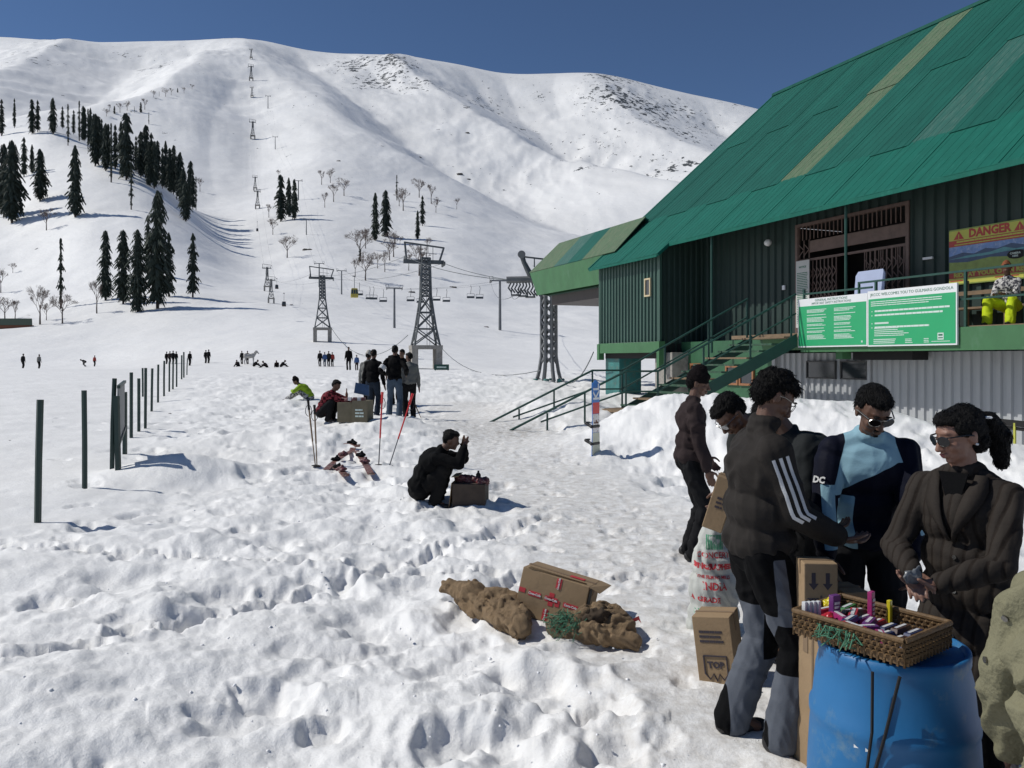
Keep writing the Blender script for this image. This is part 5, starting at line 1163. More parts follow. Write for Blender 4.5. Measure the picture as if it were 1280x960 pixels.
# D: man in knitted cap and brown jacket
c_plum = cloth('plum_brown', (.062, .045, .045), .8); c_knit = cloth('knit_dark', (.016, .012, .013), .95, bump=.7, bs=60)
pD = Pose(1.64, lean=1, lean2=6, neck=14, head=(-16, 14), ra=(.14, -.22, .80), la=(.2, .25, .9), re=(-.9, -.5, -.2), rf=(.02, -.11, .08), toe=(0, -6))
manD, _, _, _ = person('smiling man in dark knitted cap and plum brown jacket standing behind the sack', 1.53, 6.9, -4, pD, c_plum, c_dk, vox=.010, hair='short', cap=c_knit, fold=.010, leg_r=.95, seed=5, top_r=1.05)
# E: man in blue and black jacket with sunglasses
c_navy = cloth('navy', (.010, .012, .028), .65); c_lblue = cloth('light_blue', (.27, .44, .52), .65, var=.1)
pE = Pose(1.64, lean=6, lean2=15, neck=30, head=(14, 34), ra=(.33, -.24, .80), la=(.36, .14, .80), re=(-.6, -.9, .1), le=(-.5, .9, -.1))
manE, _, jkE, _ = person('man in sunglasses wearing navy and light blue sports jacket behind the stall', 1.70, 3.86, 258, pE, c_navy, c_dk, vox=.0075, hair='short', bulk=(1.12, 1.0), top_r=1.04, fold=.006, seed=6,
    hands=({'d': (.5, -.1, -.85), 'n': (-.2, -1, 0), 'curl': .55}, {'d': (.5, .1, -.85), 'n': (-.2, 1, 0), 'curl': .55}))
def fE(c):
    P_ = np.array(pE.P); r_ = c-P_; h = r_ @ np.array(pE.u1); y = r_ @ np.array(pE.lat); mn = np.minimum; mx = np.maximum; ay = abs(y)
    hb = .25+.16*np.clip((y+.14)/.26, 0, 1)**.7
    chest = mn(mn(h-hb, .118+.30*np.clip(.5-h, 0, .2)-ay), c[:, 0]-.0)
    low = mn(mn(.235-h, -.062-.02*np.sin(h*11)-y), mn(c[:, 0]-.03, .162+y))
    sl = mn(mn(.30-h, h-.02), mn(y+.245, -.178-y)); sl = mn(sl, c[:, 0]-.0); sr = mn(mn(.30-h, h-.10), mn(.235-y, y-.185)); sr = mn(sr, c[:, 0])
    return mx(mx(chest, low), mx(sl, sr))
paint(jkE, fE, c_navy, (.24, .40, .48))
def facial(o, p, parts, m, name):
    b = Blob()
    for c, r_ in parts: b.ell(np.array(p.Hd+p.HM @ Vector(c)), r_, p.HM)
    link(name, b.fuse(name, .0028, 1, .4, .0008, 60), o, m)
facial(manE, pE, [((.097, .012, -.043), (.010, .016, .005)), ((.097, -.012, -.043), (.010, .016, .005)), ((.084, 0, -.082), (.010, .014, .010))], HAIR, 'moustache')
facial(manE, pE, [((.092, .030, .036), (.008, .018, .0035)), ((.092, -.030, .036), (.008, .018, .0035))], HAIR, 'eyebrows')
facial(manA, pA, [((.092, .030, .036), (.008, .018, .0035)), ((.092, -.030, .036), (.008, .018, .0035))], HAIR, 'eyebrows')
f, gl = specs(manE, pE, m_gm, False, True); gl.build('lens', m_sun, manE)
bv = None
mbL = MB(); put_text(mbL, "DC", .045, (0, 0, 0), (1, 0, 0), (0, 0, 1), 0, .002)
lg = mbL.build('sleeve_logo', c_white, manE); q = lerp(pE.rs, pE.re, .55); bvE = bvh_of(jkE); h = bvE.ray_cast(q+Vector((.22, -.22, .02)), Vector((-.7, .7, -.05)).normalized())
hp = (h[0] if h[0] is not None else q+Vector((.07, -.07, 0))); nn = (h[1] if h[0] is not None else Vector((.7, -.7, 0))); ux = Vector((0, 0, 1)).cross(nn).normalized(); lg.matrix_basis = Matrix.Translation(hp+nn*.004) @ Matrix((ux, -nn, nn.cross(ux))).transposed().to_4x4()
# F: woman in quilted coat
c_quilt = cloth('quilted_brown', (.060, .050, .043), .75, var=.12, bump=.1, bs=90)
pF = Pose(1.55, lean=0, lean2=5, neck=10, head=(-30, 16), la=(.34, .03, 1.04), ra=(.33, -.06, 1.06), le=(-.35, 1, -.5), re=(-.35, -1, -.5), twist=0)
pF.Hd = pF.Hd+Vector((.01, 0, 0))
woman, _, jkF, _ = person('woman in sunglasses and brown quilted coat with tied back hair holding a clear packet', 1.72, 3.02, 216, pF, c_quilt, c_black, vox=.0078, skin=SKIN2, hair='long', coat=.52, bulk=(1.04, 1.0), top_r=.88, fold=.004, female=True, seed=7,
    hands=({'d': (.75, -.6, .1), 'n': (.2, .1, 1), 'curl': .30, 'pinch': True}, {'d': (.8, .5, -.15), 'n': (.1, .3, -1), 'curl': .38, 'pinch': True}))
# quilting: sewn channels pressed into the coat, crease shade painted along the seams
me = jkF.data; nv = len(me.vertices); co = np.empty(nv*3, np.float32); me.vertices.foreach_get('co', co); co = co.reshape(-1, 3); no = np.empty(nv*3, np.float32); me.vertices.foreach_get('normal', no); no = no.reshape(-1, 3)
lat_ = co[:, 1]*1.0+.35*np.where(co[:, 2] > 1.15, co[:, 0], 0); ch = np.abs(np.sin(lat_*math.pi/.045)); hz = np.abs(np.sin(co[:, 2]*math.pi/.085+.5*pn(co[:, 0]*4, co[:, 1]*4)))
d_ = .0075*(ch**.5)-.0012*(1-hz)**3; co += no*d_[:, None].astype(np.float32); me.vertices.foreach_set('co', co.ravel()); me.update()
seam_shade = lambda c: .0058-np.abs(np.sin((c[:, 1]+.35*np.where(c[:, 2] > 1.15, c[:, 0], 0))*math.pi/.045))*.045/math.pi
paint(jkF, seam_shade, c_quilt, (.022, .017, .014))  # stitch lines darkened to stand in for shade in the creases
facial(woman, pF, [((.096, 0, -.0515), (.0085, .018, .004)), ((.094, 0, -.0600), (.0085, .015, .0045))], mat('lips_rose', (.22, .06, .06), .45, .1), 'lips')
f, gl = specs(woman, pF, mat('black_plastic', (.01, .01, .01), .25, .05), False, True); gl.build('lens', m_sun, woman)
v = lambda q: pF.Hd+pF.HM @ Vector(q)
mb = MB(); mb.lathe([(.004, -.004), (.007, 0), (.004, .004)], 8, v((-.008, .086, -.028))); mb.lathe([(.004, -.004), (.007, 0), (.004, .004)], 8, v((-.008, -.086, -.028))); mb.build('earring', m_white, woman)
mb = MB(); mb.lathe([(.014, -.005), (.02, 0), (.014, .006)], 8, v((-.118, .035, .05))); mb.build('hair_clip', m_white, woman)
# lapels of the coat
bvF = bvh_of(jkF)
for sgn in (1, -1):
    ed = []; 
    for t in np.linspace(0, 1, 9):
        yy = sgn*(.072*(1-t)+.0*t); zz = pF.S.z+.05-(.27*t); wv_ = .055*math.sin(math.pi*min(1, t*1.0+.12))+.012
        r_ = []
        for q in (yy, yy+sgn*wv_*.5, yy+sgn*wv_):
            h = bvF.ray_cast(Vector((.6, q, zz)), Vector((-1, 0, 0))); r_.append((h[0] if h[0] is not None else Vector((.12, q, zz)))+Vector((.012 if q != yy+sgn*wv_ else .006, 0, 0)))
        ed.append(r_)
    mb = MB(); mb.add([q for r_ in ed for q in r_], [(i*3+k, i*3+k+1, i*3+k+4, i*3+k+3) if sgn > 0 else (i*3+k+3, i*3+k+4, i*3+k+1, i*3+k) for i in range(8) for k in range(2)])
    o = mb.build('lapel', c_quilt, woman, True); so = o.modifiers.new('s', 'SOLIDIFY'); so.thickness = .012
for zz in (.98, 1.12, .80):
    h = bvF.ray_cast(Vector((.6, .015, zz)), Vector((-1, 0, 0)))
    if h[0] is not None:
        mb = MB(); mb.tube([h[0]+Vector((-.002, 0, 0)), h[0]+Vector((.005, 0, 0))], .009, 10); mb.build('button', m_gm, woman)
h = bvF.ray_cast(Vector((.6, .0, pF.S.z-.02)), Vector((-1, 0, 0)))
mb = MB(); c = (h[0] if h[0] is not None else Vector((.13, 0, pF.S.z))); mb.slab([c+Vector((.004, -.06, .08)), c+Vector((.010, 0, -.14)), c+Vector((.004, .06, .08))], (1, 0, .1), .01); mb.build('black_top', c_black, woman)
packet = thing('plastic_packet', 'clear crumpled plastic packet held in the hands of the woman', 'packet', woman.matrix_basis @ (lerp(pF.lw, pF.rw, .5)+Vector((.09, .0, .03))), R(30)); packet.location = Matrix.Translation(woman.location) @ Matrix.Rotation(R(216), 4, 'Z') @ ((lerp(pF.lw, pF.rw, .45)+Vector((.10, .0, .03)))*pF.k)
b = Blob(); b.ell((0, 0, 0), (.045, .012, .028)); b.ell((.03, .0, .012), (.022, .010, .024)); link('film', b.fuse('film', .006, 1, .4, .006, 30), packet, mat('clear_film', (.16, .17, .18), .15, .1))
# G: seated figure in khaki padded jacket, cut by the right edge
c_khaki = cloth('khaki', (.19, .18, .115), .7, var=.12, bump=.4, bs=70)
pG = Pose(1.72, pz=.66, px=-.1, lean=14, lean2=22, neck=18, head=(0, 15), la=(.38, .30, .46), ra=(.40, -.30, .46), lf=(.42, .16, .08), rf=(.42, -.16, .08))
manG, _, jkG, _ = person('seated person in khaki padded jacket cut off by right edge in the foreground', 1.47, 1.93, 52, pG, c_khaki, c_dk, vox=.009, bulk=(1.30, 1.15), top_r=1.32, fold=.016, collar=True, seed=9)
pt = Vector((pG.ls.x, pG.ls.y, pG.ls.z))
for i, t in enumerate((.2, .75)):
    q = lerp(pG.ls, pG.le, t); h = bvh_of(jkG).ray_cast(q+Vector((-.25, .22, .1)), Vector((.7, -.6, -.25)).normalized())
    if h[0] is not None: mb = MB(); mb.tube([h[0], h[0]+h[1]*.006], .009, 10); mb.build('snap_button', m_gm, manG)
crate = thing('plastic_crate', 'low crate used as a seat by the person in khaki', 'crate', (1.49, 1.90, gz(1.49, 1.90)), R(52)); mb = MB(); mb.bb(-.28, .1, -.2, .2, 0, .50); mb.build('crate_body', m_plank, crate, bevel=.01)
# ---------------------------------------------------------------- middle distance people
c_plaid = cloth('red_plaid', (.20, .035, .045), .85)
t_ = c_plaid.node_tree; N = t_.nodes; L = t_.links; p_ = N['Principled BSDF']; src = p_.inputs['Base Color'].links[0].from_socket
ck = N.new('ShaderNodeTexChecker'); ck.inputs['Scale'].default_value = 14; tc = N.new('ShaderNodeTexCoord'); L.new(tc.outputs['Object'], ck.inputs['Vector']); ck.inputs[1].default_value = (1, 1, 1, 1); ck.inputs[2].default_value = (.12, .10, .12, 1)
mx = N.new('ShaderNodeMix'); mx.data_type = 'RGBA'; mx.blend_type = 'MULTIPLY'; mx.inputs[0].default_value = 1; L.new(src, mx.inputs[6]); L.new(ck.outputs[0], mx.inputs[7]); L.new(mx.outputs[2], p_.inputs['Base Color'])
c_lime = cloth('lime', (.26, .40, .03), .6); c_denim = cloth('denim', (.06, .085, .12)); c_dkden = cloth('dark_denim', (.035, .05, .075)); c_greyj = cloth('grey_jacket', (.16, .16, .15)); c_blue = cloth('blue', (.06, .11, .24)); c_redj = cloth('red', (.28, .05, .04)); c_tan = cloth('tan', (.20, .16, .12)); c_neon = cloth('neon_yellow', (.50, .62, .02), .6); c_camo = cloth('camouflage_white', (.55, .53, .50), .8, vs=9, col2=(.05, .05, .06), c2=(.48, .52))
crouch = dict(pz=.22, px=-.10, lean=22, lean2=40, lf=(.10, .12, .08), rf=(.10, -.12, .08), lk=(1, .25, 1.2), rk=(1, -.25, 1.2))
person('man in black crouching on the snow with hands raised to his face', -.98, 9.35, -3, Pose(1.72, neck=22, head=(0, 14), la=(.42, .04, .74), ra=(.44, -.05, .72), le=(.1, .9, -1), re=(.1, -.9, -1), **crouch), c_black, cloth('dark_grey', (.020, .019, .019)), vox=.013, bulk=(1.15, 1.1), seed=11, fold=.009)
person('man in red and black plaid shirt crouching beside the carton stand', -4.05, 17.4, -8, Pose(1.7, neck=10, head=(-6, 25), la=(.78, .12, .38), ra=(.80, -.10, .36), le=(.1, 1, -.6), re=(.1, -1, -.6), **crouch), c_plaid, c_dk, vox=.018, seed=12)
sit = dict(pz=.13, px=-.25, lean=30, lean2=55, lf=(.45, .16, .07), rf=(.50, -.12, .07), lk=(1, .4, 1.6), rk=(1, -.4, 1.6))
person('snowboarder in lime green jacket sitting on the snow hugging knees', -6.55, 25.0, 182, Pose(1.72, neck=15, head=(0, 25), la=(.30, .10, .34), ra=(.30, -.10, .34), le=(0, 1, -.3), re=(0, -1, -.3), **sit), c_lime, c_camo, vox=.022, seed=13, cap=c_knit)
ls, tall = 'people standing in the knot on the snow', None
def stand(label, px, py, Yd, face, top, bot, H=1.72, vox=.022, group=None, cap=None, z=None, **k):
    x = (px-640)*Yd/1000
    return person(label, x, Yd, face, Pose(H, **k), top, bot, vox=vox, group=group, seed=int(px), cap=cap, z=z)
stand('man in black jacket with hanging sleeve, back turned, left of the knot', 466, 533, 19.3, 80, c_black, c_dkden, 1.68, .018, ls, ra=(-.05, -.32, .85))
stand('man in grey hooded top and pale knitted cap behind the left of the knot', 459, 520, 22, 70, c_greyj, c_dk, 1.72, .02, ls, cloth('pale_knit', (.42, .40, .36)))
armO = stand('man in black coat with pale armband holding red ski poles in the knot', 493, 535, 18.9, 88, c_black, c_denim, 1.74, .018, ls, ra=(.12, -.26, 1.05), la=(.14, .26, 1.05), lf=(.05, .14, .08), rf=(-.05, -.12, .08))
oA, pA_, jA, _ = armO; mid = lerp(pA_.ls, pA_.le, .75); dn = (pA_.le-pA_.ls).normalized(); mb = MB(); mb.tube([mid-dn*.05, mid+dn*.05], .082, 12); mb.build('armband', c_white, oA)
stand('man in pale grey jacket at the right of the knot', 512, 530, 19.8, 110, c_greyj, c_dk, 1.66, .018, ls, head=(40, 10))
stand('dark haired man behind the armband man, left one', 495, 520, 24, 260, c_dk, c_dk, 1.8, .022, ls); stand('dark haired man behind the armband man, right one', 504, 520, 22.5, 255, c_black, c_dk, 1.76, .022, ls)
stand('tall man in long black coat standing alone beyond the knot', 436, 460, 60, 270, c_black, c_black, 1.76, .03)
stand('child in blue jacket beside the tall man in black coat', 446, 461, 58, 270, c_blue, c_plum, 1.15, .03)
far = 'small figures far off on the snowfield'
for lb, px, py, Yd, c1, c2, H in (('dark jacketed figure at left of the row beneath the second pylon', 400, 458, 78, c_dk, c_dk, 1.65), ('blue jacketed figure in the row beneath the second pylon', 406, 458, 78, c_blue, c_denim, 1.5), ('slate jacketed figure in the row beneath the second pylon', 411, 458, 77, c_slate, c_dk, 1.6), ('red jacketed figure at right of the row beneath the second pylon', 415.5, 458, 78, c_redj, c_dk, 1.5),
        ('walking man in black right of the last fence posts', 237, 457, 88, c_black, c_black, 1.65), ('left figure of dark pair standing in open snow', 257, 454, 110, c_black, c_dk, 1.55), ('right figure of dark pair standing in open snow', 260.5, 454, 110, c_dk, c_dk, 1.6),
        ('first dark figure bunched behind the fence posts', 208, 455, 95, c_black, c_dk, 1.5), ('second dark figure bunched behind the fence posts', 212, 455, 96, c_plum, c_dk, 1.55), ('third dark figure bunched behind the fence posts', 216, 455, 95, c_dk, c_black, 1.6), ('fourth dark figure bunched behind the fence posts', 220, 455, 96, c_black, c_black, 1.5),
        ('leftmost far skier on the smooth snow', 28.5, 464, 100, c_dk, c_dk, 1.55), ('far skier in pale top, second from the left', 48.5, 463, 100, c_greyj, c_dk, 1.5), ('far skier in red jacket nearest the fence', 118, 458, 105, c_redj, c_dk, 1.5),
        ('figure at left of the pale pony group', 302.5, 455, 84, c_dk, c_dk, 1.5), ('figure standing at the middle of the pale pony group', 309.5, 455, 86, c_plum, c_dk, 1.5)):
    Y, x, z = hit(px, py, Yd*.8, Yd*1.25)
    person(lb, x, Y, 270 if px > 300 else 80, Pose(H, lf=(.08, .1, .08), rf=(-.08, -.1, .08)), c1, c2, z=z-.03, vox=.045, group=far, seed=int(px), hair='short')
for lb, px, py, Yd, c1, fc in (('far skier bending low beside the one in red', 107, 458, 105, c_black, 200), ('far figure sitting on snow, left of the seated row', 297, 458, 78, c_dk, 260), ('seated figure in brown in the far row', 331, 458, 66, c_plum, 180), ('seated figure in dark jacket in the far row', 346, 458, 66, c_black, 275), ('seated figure at right end of the far row', 354, 458, 66, c_dk, 0), ('seated figure right beside the pale pony group', 320, 458, 74, c_dk, 0)):
    Y, x, z = hit(px, py, Yd*.8, Yd*1.25)
    person(lb, x, Y, fc, Pose(1.65, neck=15, head=(0, 20), la=(.28, .1, .34), ra=(.28, -.1, .34), **(sit if px != 107 else dict(pz=.7, lean=60, lean2=85))), c1, c_dk, z=z-.02, vox=.032, group=far, seed=int(px))
# pale pony among the far group
Y, x, z = hit(311.5, 456, 60, 110); pony = thing('pony', 'pale pony standing among the far group of people', 'pony', (x, Y, z), R(20))
b = Blob(); b.ell((0, 0, .95), (.55, .24, .26)).ell((.35, 0, 1.0), (.25, .22, .27)).ell((-.38, 0, 1.0), (.26, .23, .25)); b.chain([(.5, 0, 1.05), (.72, 0, 1.38), (.78, 0, 1.45)], [.17, .11, .1]); b.chain([(.78, 0, 1.45), (.98, 0, 1.22)], [.1, .06])
for sx, sy in ((.42, .13), (.42, -.13)): b.chain([(sx, sy, .85), (sx+.02, sy, .45), (sx, sy, .06)], [.11, .06, .05])
for sx, sy in ((-.42, .13), (-.42, -.13)): b.chain([(sx, sy, .9), (sx+.06, sy, .62), (sx-.08, sy, .42), (sx-.02, sy, .06)], [.15, .09, .06, .05])
for sy in (-.05, .05): b.cap((.76, sy, 1.5), (.77, sy*1.2, 1.6), .035, .01)
link('body', b.fuse('body', .03, 1), pony, mat('pony_coat', (.42, .40, .37), .8, .1)); b = Blob(); b.chain([(-.62, 0, 1.08), (-.74, 0, .9), (-.76, 0, .5)], [.05, .07, .03]); link('tail', b.fuse('tail', .03, 0), pony, c_dk); b = Blob(); b.chain([(.52, 0, 1.28), (.72, 0, 1.52)], [.06, .05]); link('mane', b.fuse('mane', .03, 0), pony, c_dk)
# person resting on the deck in neon trousers
dl = STM @ Vector((10.25, 1.0, 2.33))
person('person in neon yellow trousers and patterned jacket sitting on the station deck', dl.x, dl.y, 215, Pose(1.7, pz=.42, px=-.15, lean=8, lean2=16, neck=10, head=(20, 10), lf=(.38, .22, .08), rf=(.34, -.20, .08), la=(.3, .1, .6), ra=(.3, -.1, .6), lk=(1, .3, .6), rk=(1, -.4, .6)), c_camo, c_neon, z=dl.z, vox=.016, seed=20, leg_r=1.25, cap=cloth('rust_cap', (.22, .08, .04)))
# ---------------------------------------------------------------- the stall: blue drum, wicker tray, goods, cartons
m_drum = mat('drum_blue', (.010, .125, .31), .5, .12, 3, .06, 12, col2=(.10, .19, .27), c2=(.56, .72), spec=.5)
m_card = mat('cardboard', (.30, .205, .115), .85, .12, 5, .1, 60, col2=(.20, .135, .075), c2=(.55, .8)); m_card_d = mat('cardboard_dark', (.14, .095, .055), .85, .2, 6, .1, 60)
m_ink = mat('print_ink', (.05, .04, .05), .8, .1); m_redp = mat('print_red', (.50, .035, .045), .6, .2, 20); m_grnp = mat('print_green', (.05, .32, .16), .7, .2, 20)
DX, DY = 1.245, 2.62
drum = thing('plastic_drum', 'blue plastic drum standing on the snow under the wicker tray', 'drum', (DX, DY, -.04))
mb = MB(); mb.lathe([(.245, 0), (.262, .015), (.266, .05), (.266, .20), (.272, .215), (.272, .235), (.265, .25), (.262, .40), (.254, .54), (.251, .56), (.256, .575), (.256, .60), (.246, .615), (.236, .72), (.224, .77), (.228, .785), (.228, .815), (.212, .82), (.208, .80)], 56)
drum_b = mb.build('drum_body', m_drum, drum, True)
mb = MB(); mb.lathe([(.206, .79), (.206, .805)], 40); mb.build('drum_lid', m_drum, drum)
a0 = -1.57-.60; mb = MB(); 
pts = [(math.cos(a)*.2525, math.sin(a)*.2525) for a in (a0-.28, a0-.14, a0)]
for (p, q) in zip(pts[:-1], pts[1:]): mb.quad((p[0], p[1], .56), (q[0], q[1], .54), (q[0]*.997, q[1]*.997, .44), (p[0]*.997, p[1]*.997, .46))
mb.build('torn_label', m_white, drum)
for k, dx in enumerate((0, .035)):
    mb = MB(); a = a0-.05+dx; P_ = [(math.cos(a+.25*k)*.262, math.sin(a+.25*k)*.262, .80), (math.cos(a+.1*k)*.268, math.sin(a+.1*k)*.268, .62), (math.cos(a-.1)*.27, math.sin(a-.1)*.27, .40), (math.cos(a-.14)*.27, math.sin(a-.14)*.27, .30)]; mb.tube(P_, .005, 6)
    o = mb.build('rope', mat('rope_black', (.012, .012, .013), .9, .3)); o.location = (DX, DY, -.04); tag(o, ['left black cord hanging from tray down the blue drum', 'right black cord slanting down the blue drum'][k], 'cord', 'cords on the blue drum')
b = Blob(); 
for k in range(7): b.ell((math.cos(a0-.16)*.275, math.sin(a0-.16)*.275, .34-.028*k), (.014+.004*(k % 2), .014, .022))
o = link('rope_knot', b.fuse('knot', .006, 1), None, MATS['rope_black']); o.location = (DX, DY, -.04); tag(o, 'black knotted cord bundle against left side of the blue drum', 'knot')
# tray corners: left L, near N, right Rr, far F
TZ = .86; Lc = Vector((.940, 2.67, TZ)); Nc = Vector((1.165, 2.375, TZ)); Rc = Vector((1.395, 2.545, TZ)); Fc = Lc+Rc-Nc
m_wick = mat('wicker', (.13, .075, .03), .7, .3, 30, .3, 80); tray = thing('wicker_tray', 'shallow wicker tray full of sweets lying on the blue drum', 'tray')
c_ = (Lc+Rc)/2
mb = MB(); mb.slab([q+Vector((0, 0, -.058)) for q in (Lc, Nc, Rc, Fc)], (0, 0, 1), .012); mb.build('tray_floor', m_wick, tray)
for (p, q) in ((Lc, Nc), (Nc, Rc), (Rc, Fc), (Fc, Lc)):
    n = int((q-p).length/.02); mb = MB(); d = (q-p).normalized(); o_ = Vector((d.y, -d.x, 0))
    for lev in range(4):
        P_ = []
        for i in range(n*2+1): P_.append(p+(q-p)*i/(n*2)+o_*(.005*(1 if (i//1+lev) % 2 else -1))+Vector((0, 0, -.052+.014*lev)))
        mb.tube(P_, .0065, 5)
    o = mb.build('woven_side', m_wick, tray); mb = MB()
    for i in range(n+1): mb.tube([p+(q-p)*i/n+Vector((0, 0, -.075)), p+(q-p)*i/n+Vector((0, 0, .002))], .0045, 5)
    o = mb.build('wicker_stakes', m_wick, tray); tag(o, kind='stuff')
    mb = MB(); mb.tube([p+Vector((0, 0, .004)), q+Vector((0, 0, .004))], .009, 8); mb.build('rim', m_wick, tray)
m_net = mat('net_green', (.07, .20, .12), .9, .3, 20)
b_ = MB(); q_ = random.Random(8)
for i in range(26):
    p = lerp(Lc, Nc, .25+q_.random()*.35)+Vector((-.012, -.012, -.01)); b_.tube([p, p+Vector((q_.uniform(-.03, .03), q_.uniform(-.03, .0), q_.uniform(-.045, .01))), p+Vector((q_.uniform(-.05, .05), q_.uniform(-.03, .0), q_.uniform(-.06, -.01)))], .0022, 4)
o = b_.build('net_string', m_net); tag(o, 'tangle of green net string tied to the near side of the wicker tray', 'string')
ex = (Rc-Nc).normalized(); ey = (Lc-Nc).normalized(); 
def item(kind, u, v, z, size, m, yaw, label, cat, up=False, col2=None, grp=None, tilt=0):
    p = Nc+ex*u*(Rc-Nc).length+ey*v*(Lc-Nc).length+Vector((0, 0, -.069+z)); o = thing(kind, label, cat, p, math.atan2(ex.y, ex.x)+R(yaw), grp); o.rotation_euler[0] = R(tilt)
    w_, d, h = size; mb = MB()
    if up: mb.bb(-w_/2, w_/2, -d/2, d/2, 0, h); mb.build('wrapper', m, o, bevel=.002)
    else:
        mb.add([(-w_/2, -d/2, 0), (w_/2, -d/2, 0), (w_/2, d/2, 0), (-w_/2, d/2, 0), (-w_*.42, -d*.4, h), (w_*.42, -d*.4, h), (w_*.42, d*.4, h), (-w_*.42, d*.4, h)], [(3, 2, 1, 0), (4, 5, 6, 7), (0, 1, 5, 4), (1, 2, 6, 5), (2, 3, 7, 6), (3, 0, 4, 7)]); mb.build('wrapper', m, o)
        mb = MB(); mb.bb(-w_*.55, -w_*.49, -d*.48, d*.48, 0, .003); mb.bb(w_*.49, w_*.55, -d*.48, d*.48, 0, .003); mb.build('crimped_end', m, o)
    if col2 is not None:
        mb = MB()
        if up: rows(mb, q_, (-w_*.36, -d/2-.0005, h*.2), UX, UZ, w_*.72, h*.6, 4, .9, .6, (.5, .9), .2)
        else: rows(mb, q_, (-w_*.32, -d*.2, h+.0005), (1, 0, 0), (0, 1, 0), w_*.64, d*.4, 1, .85, .9, (.08, .15), 0)
        mb.build('lettering', col2, o)
    return o
def glo(n, c): return mat('wrap_'+n, c, .28, .1, 20, spec=.6)
W_ = glo('white', (.65, .65, .65)); g_pur = glo('purple', (.13, .03, .16)); g_red = glo('red', (.45, .02, .03)); g_brn = glo('brown', (.07, .03, .02)); g_nav = glo('navy', (.02, .03, .10)); g_yel = glo('yellow', (.60, .50, .02)); g_mag = glo('magenta', (.35, .03, .15)); g_grn = glo('green', (.04, .2, .05))
cl = [g_nav, g_brn, g_nav, g_brn, g_nav, g_red, g_pur, g_brn]; cn = ['navy', 'dark brown', 'navy', 'dark brown', 'navy', 'red', 'purple', 'brown']
for i in range(8):
    for j in range(2):
        item('chocolate_bar', .30+.36*j, .07+.112*i, .030+.004*(i % 3), (.095, .026, .014), cl[(i+j) % 8], 4*((i*3+j) % 3-1), '%s chocolate bar, %s from the near edge in the %s column of the tray' % (cn[(i+j) % 8], ORD[i], ['left', 'right'][j]), 'chocolate bar', col2=W_, grp='chocolate bars lying in the tray')
mb = MB(); mb.slab([q+Vector((0, 0, -.043)) for q in (lerp(Lc, Rc, .03), lerp(Nc, Fc, .03), lerp(Rc, Lc, .03), lerp(Fc, Nc, .03))], (0, 0, 1), .02); mb.build('cardboard_layer', m_card_d, tray)
for i in range(4): item('paper_tube', .08+.05*i, .93-.02*i, .02, (.014, .014, .085), W_, 0, '%s white paper packet from the left standing at the left corner of tray' % ORD[i], 'packet', True, grp='white packets at the tray corner')
item('snack_box', .42, .80, .03, (.034, .02, .092), g_pur, -10, 'purple and white box standing tall at the back of the tray', 'snack box', True, W_); item('snack_bar', .80, .62, .03, (.024, .016, .10), g_mag, 5, 'magenta bar standing upright beside the woman coat', 'snack bar', True, W_)
item('snack_bar', .92, .50, .03, (.016, .013, .075), g_yel, 0, 'thin yellow bar standing upright right of the magenta bar', 'snack bar', True); item('snack_bar', .55, .68, .05, (.11, .03, .02), g_red, 25, 'red bar lying slanted on top of the others in tray', 'snack bar', False, W_)
item('snack_bar', .34, .72, .05, (.10, .03, .02), g_mag, 60, 'magenta bar lying across the others in tray', 'snack bar', False, W_)
for nm, u, v_, r_, m, lb in (('foil_sweet', .62, .93, .026, g_yel, 'round yellow foil sweet bag at the back of the tray'), ('sweet', .16, .74, .020, g_red, 'shiny red round sweet at left of the tray'), ('sweet', .22, .58, .011, g_yel, 'tiny yellow green sweet beside the red one')):
    p = Nc+ex*u*(Rc-Nc).length+ey*v_*(Lc-Nc).length+Vector((0, 0, -.02+r_*.5)); b = Blob(); b.ell((0, 0, 0), (r_*1.2, r_, r_)); b.ell((r_*.4, r_*.5, r_*.5), (r_*.7, r_*.6, r_*.5)); o = link(nm, b.fuse(nm, r_*.14, 1, .4, r_*.14, 60), None, m); o.location = p; tag(o, lb, 'sweet')
for i, (u, v_, m, yaw, nm) in enumerate(((.15, .25, g_mag, 40, 'magenta'), (.22, .42, g_pur, -30, 'purple'), (.12, .48, g_red, 80, 'red'), (.48, .50, g_pur, 15, 'dark purple'), (.66, .72, g_brn, -20, 'brown'), (.30, .60, g_nav, 10, 'navy'), (.78, .84, g_grn, 5, 'green'), (.45, .90, g_red, -8, 'bright red'))):
    item('snack_bar', u, v_, .048+.004*(i % 3), (.095, .028, .015), m, yaw, '%s loose bar thrown %s on the heap in the tray' % (nm, ['near the left end', 'left of the middle', 'beside the white packets', 'in the middle', 'toward the woman', 'behind the net string', 'at the far corner', 'behind the purple box'][i]), 'snack bar', False, W_)
# cartons
def carton(name, label, x, y, z, size, yaw, m=m_card, tilt=(0, 0), flaps=False, prints=None):
    o = thing(name, label, 'carton', (x, y, z), R(yaw)); o.rotation_euler[0] = R(tilt[0]); o.rotation_euler[1] = R(tilt[1]); w_, d, h = size
    mb = MB(); n = 6; 
    mb.bb(-w_/2, w_/2, -d/2, d/2, 0, h); q = random.Random(name+label)
    bo = mb.build('box_body', m, o, bevel=.004)
    mb = MB(); mb.bb(-w_/2-.004, w_/2+.004, -d*.06, d*.06, h, h+.003); mb.bb(-w_/2-.003, -w_/2, -d*.06, d*.06, h*.75, h); mb.bb(w_/2, w_/2+.003, -d*.06, d*.06, h*.75, h); mb.build('tape', m_plank, o)
    if prints:
        mb = MB(); prints(mb, w_, d, h); mb.build('printing', m_ink, o)
    return o
def pr_tall(mb, w_, d, h): rows(mb, q_, (-w_*.3, -d/2-.0005, h*.35), UX, UZ, w_*.5, h*.35, 6, .9, .4, (.3, .6), .3)
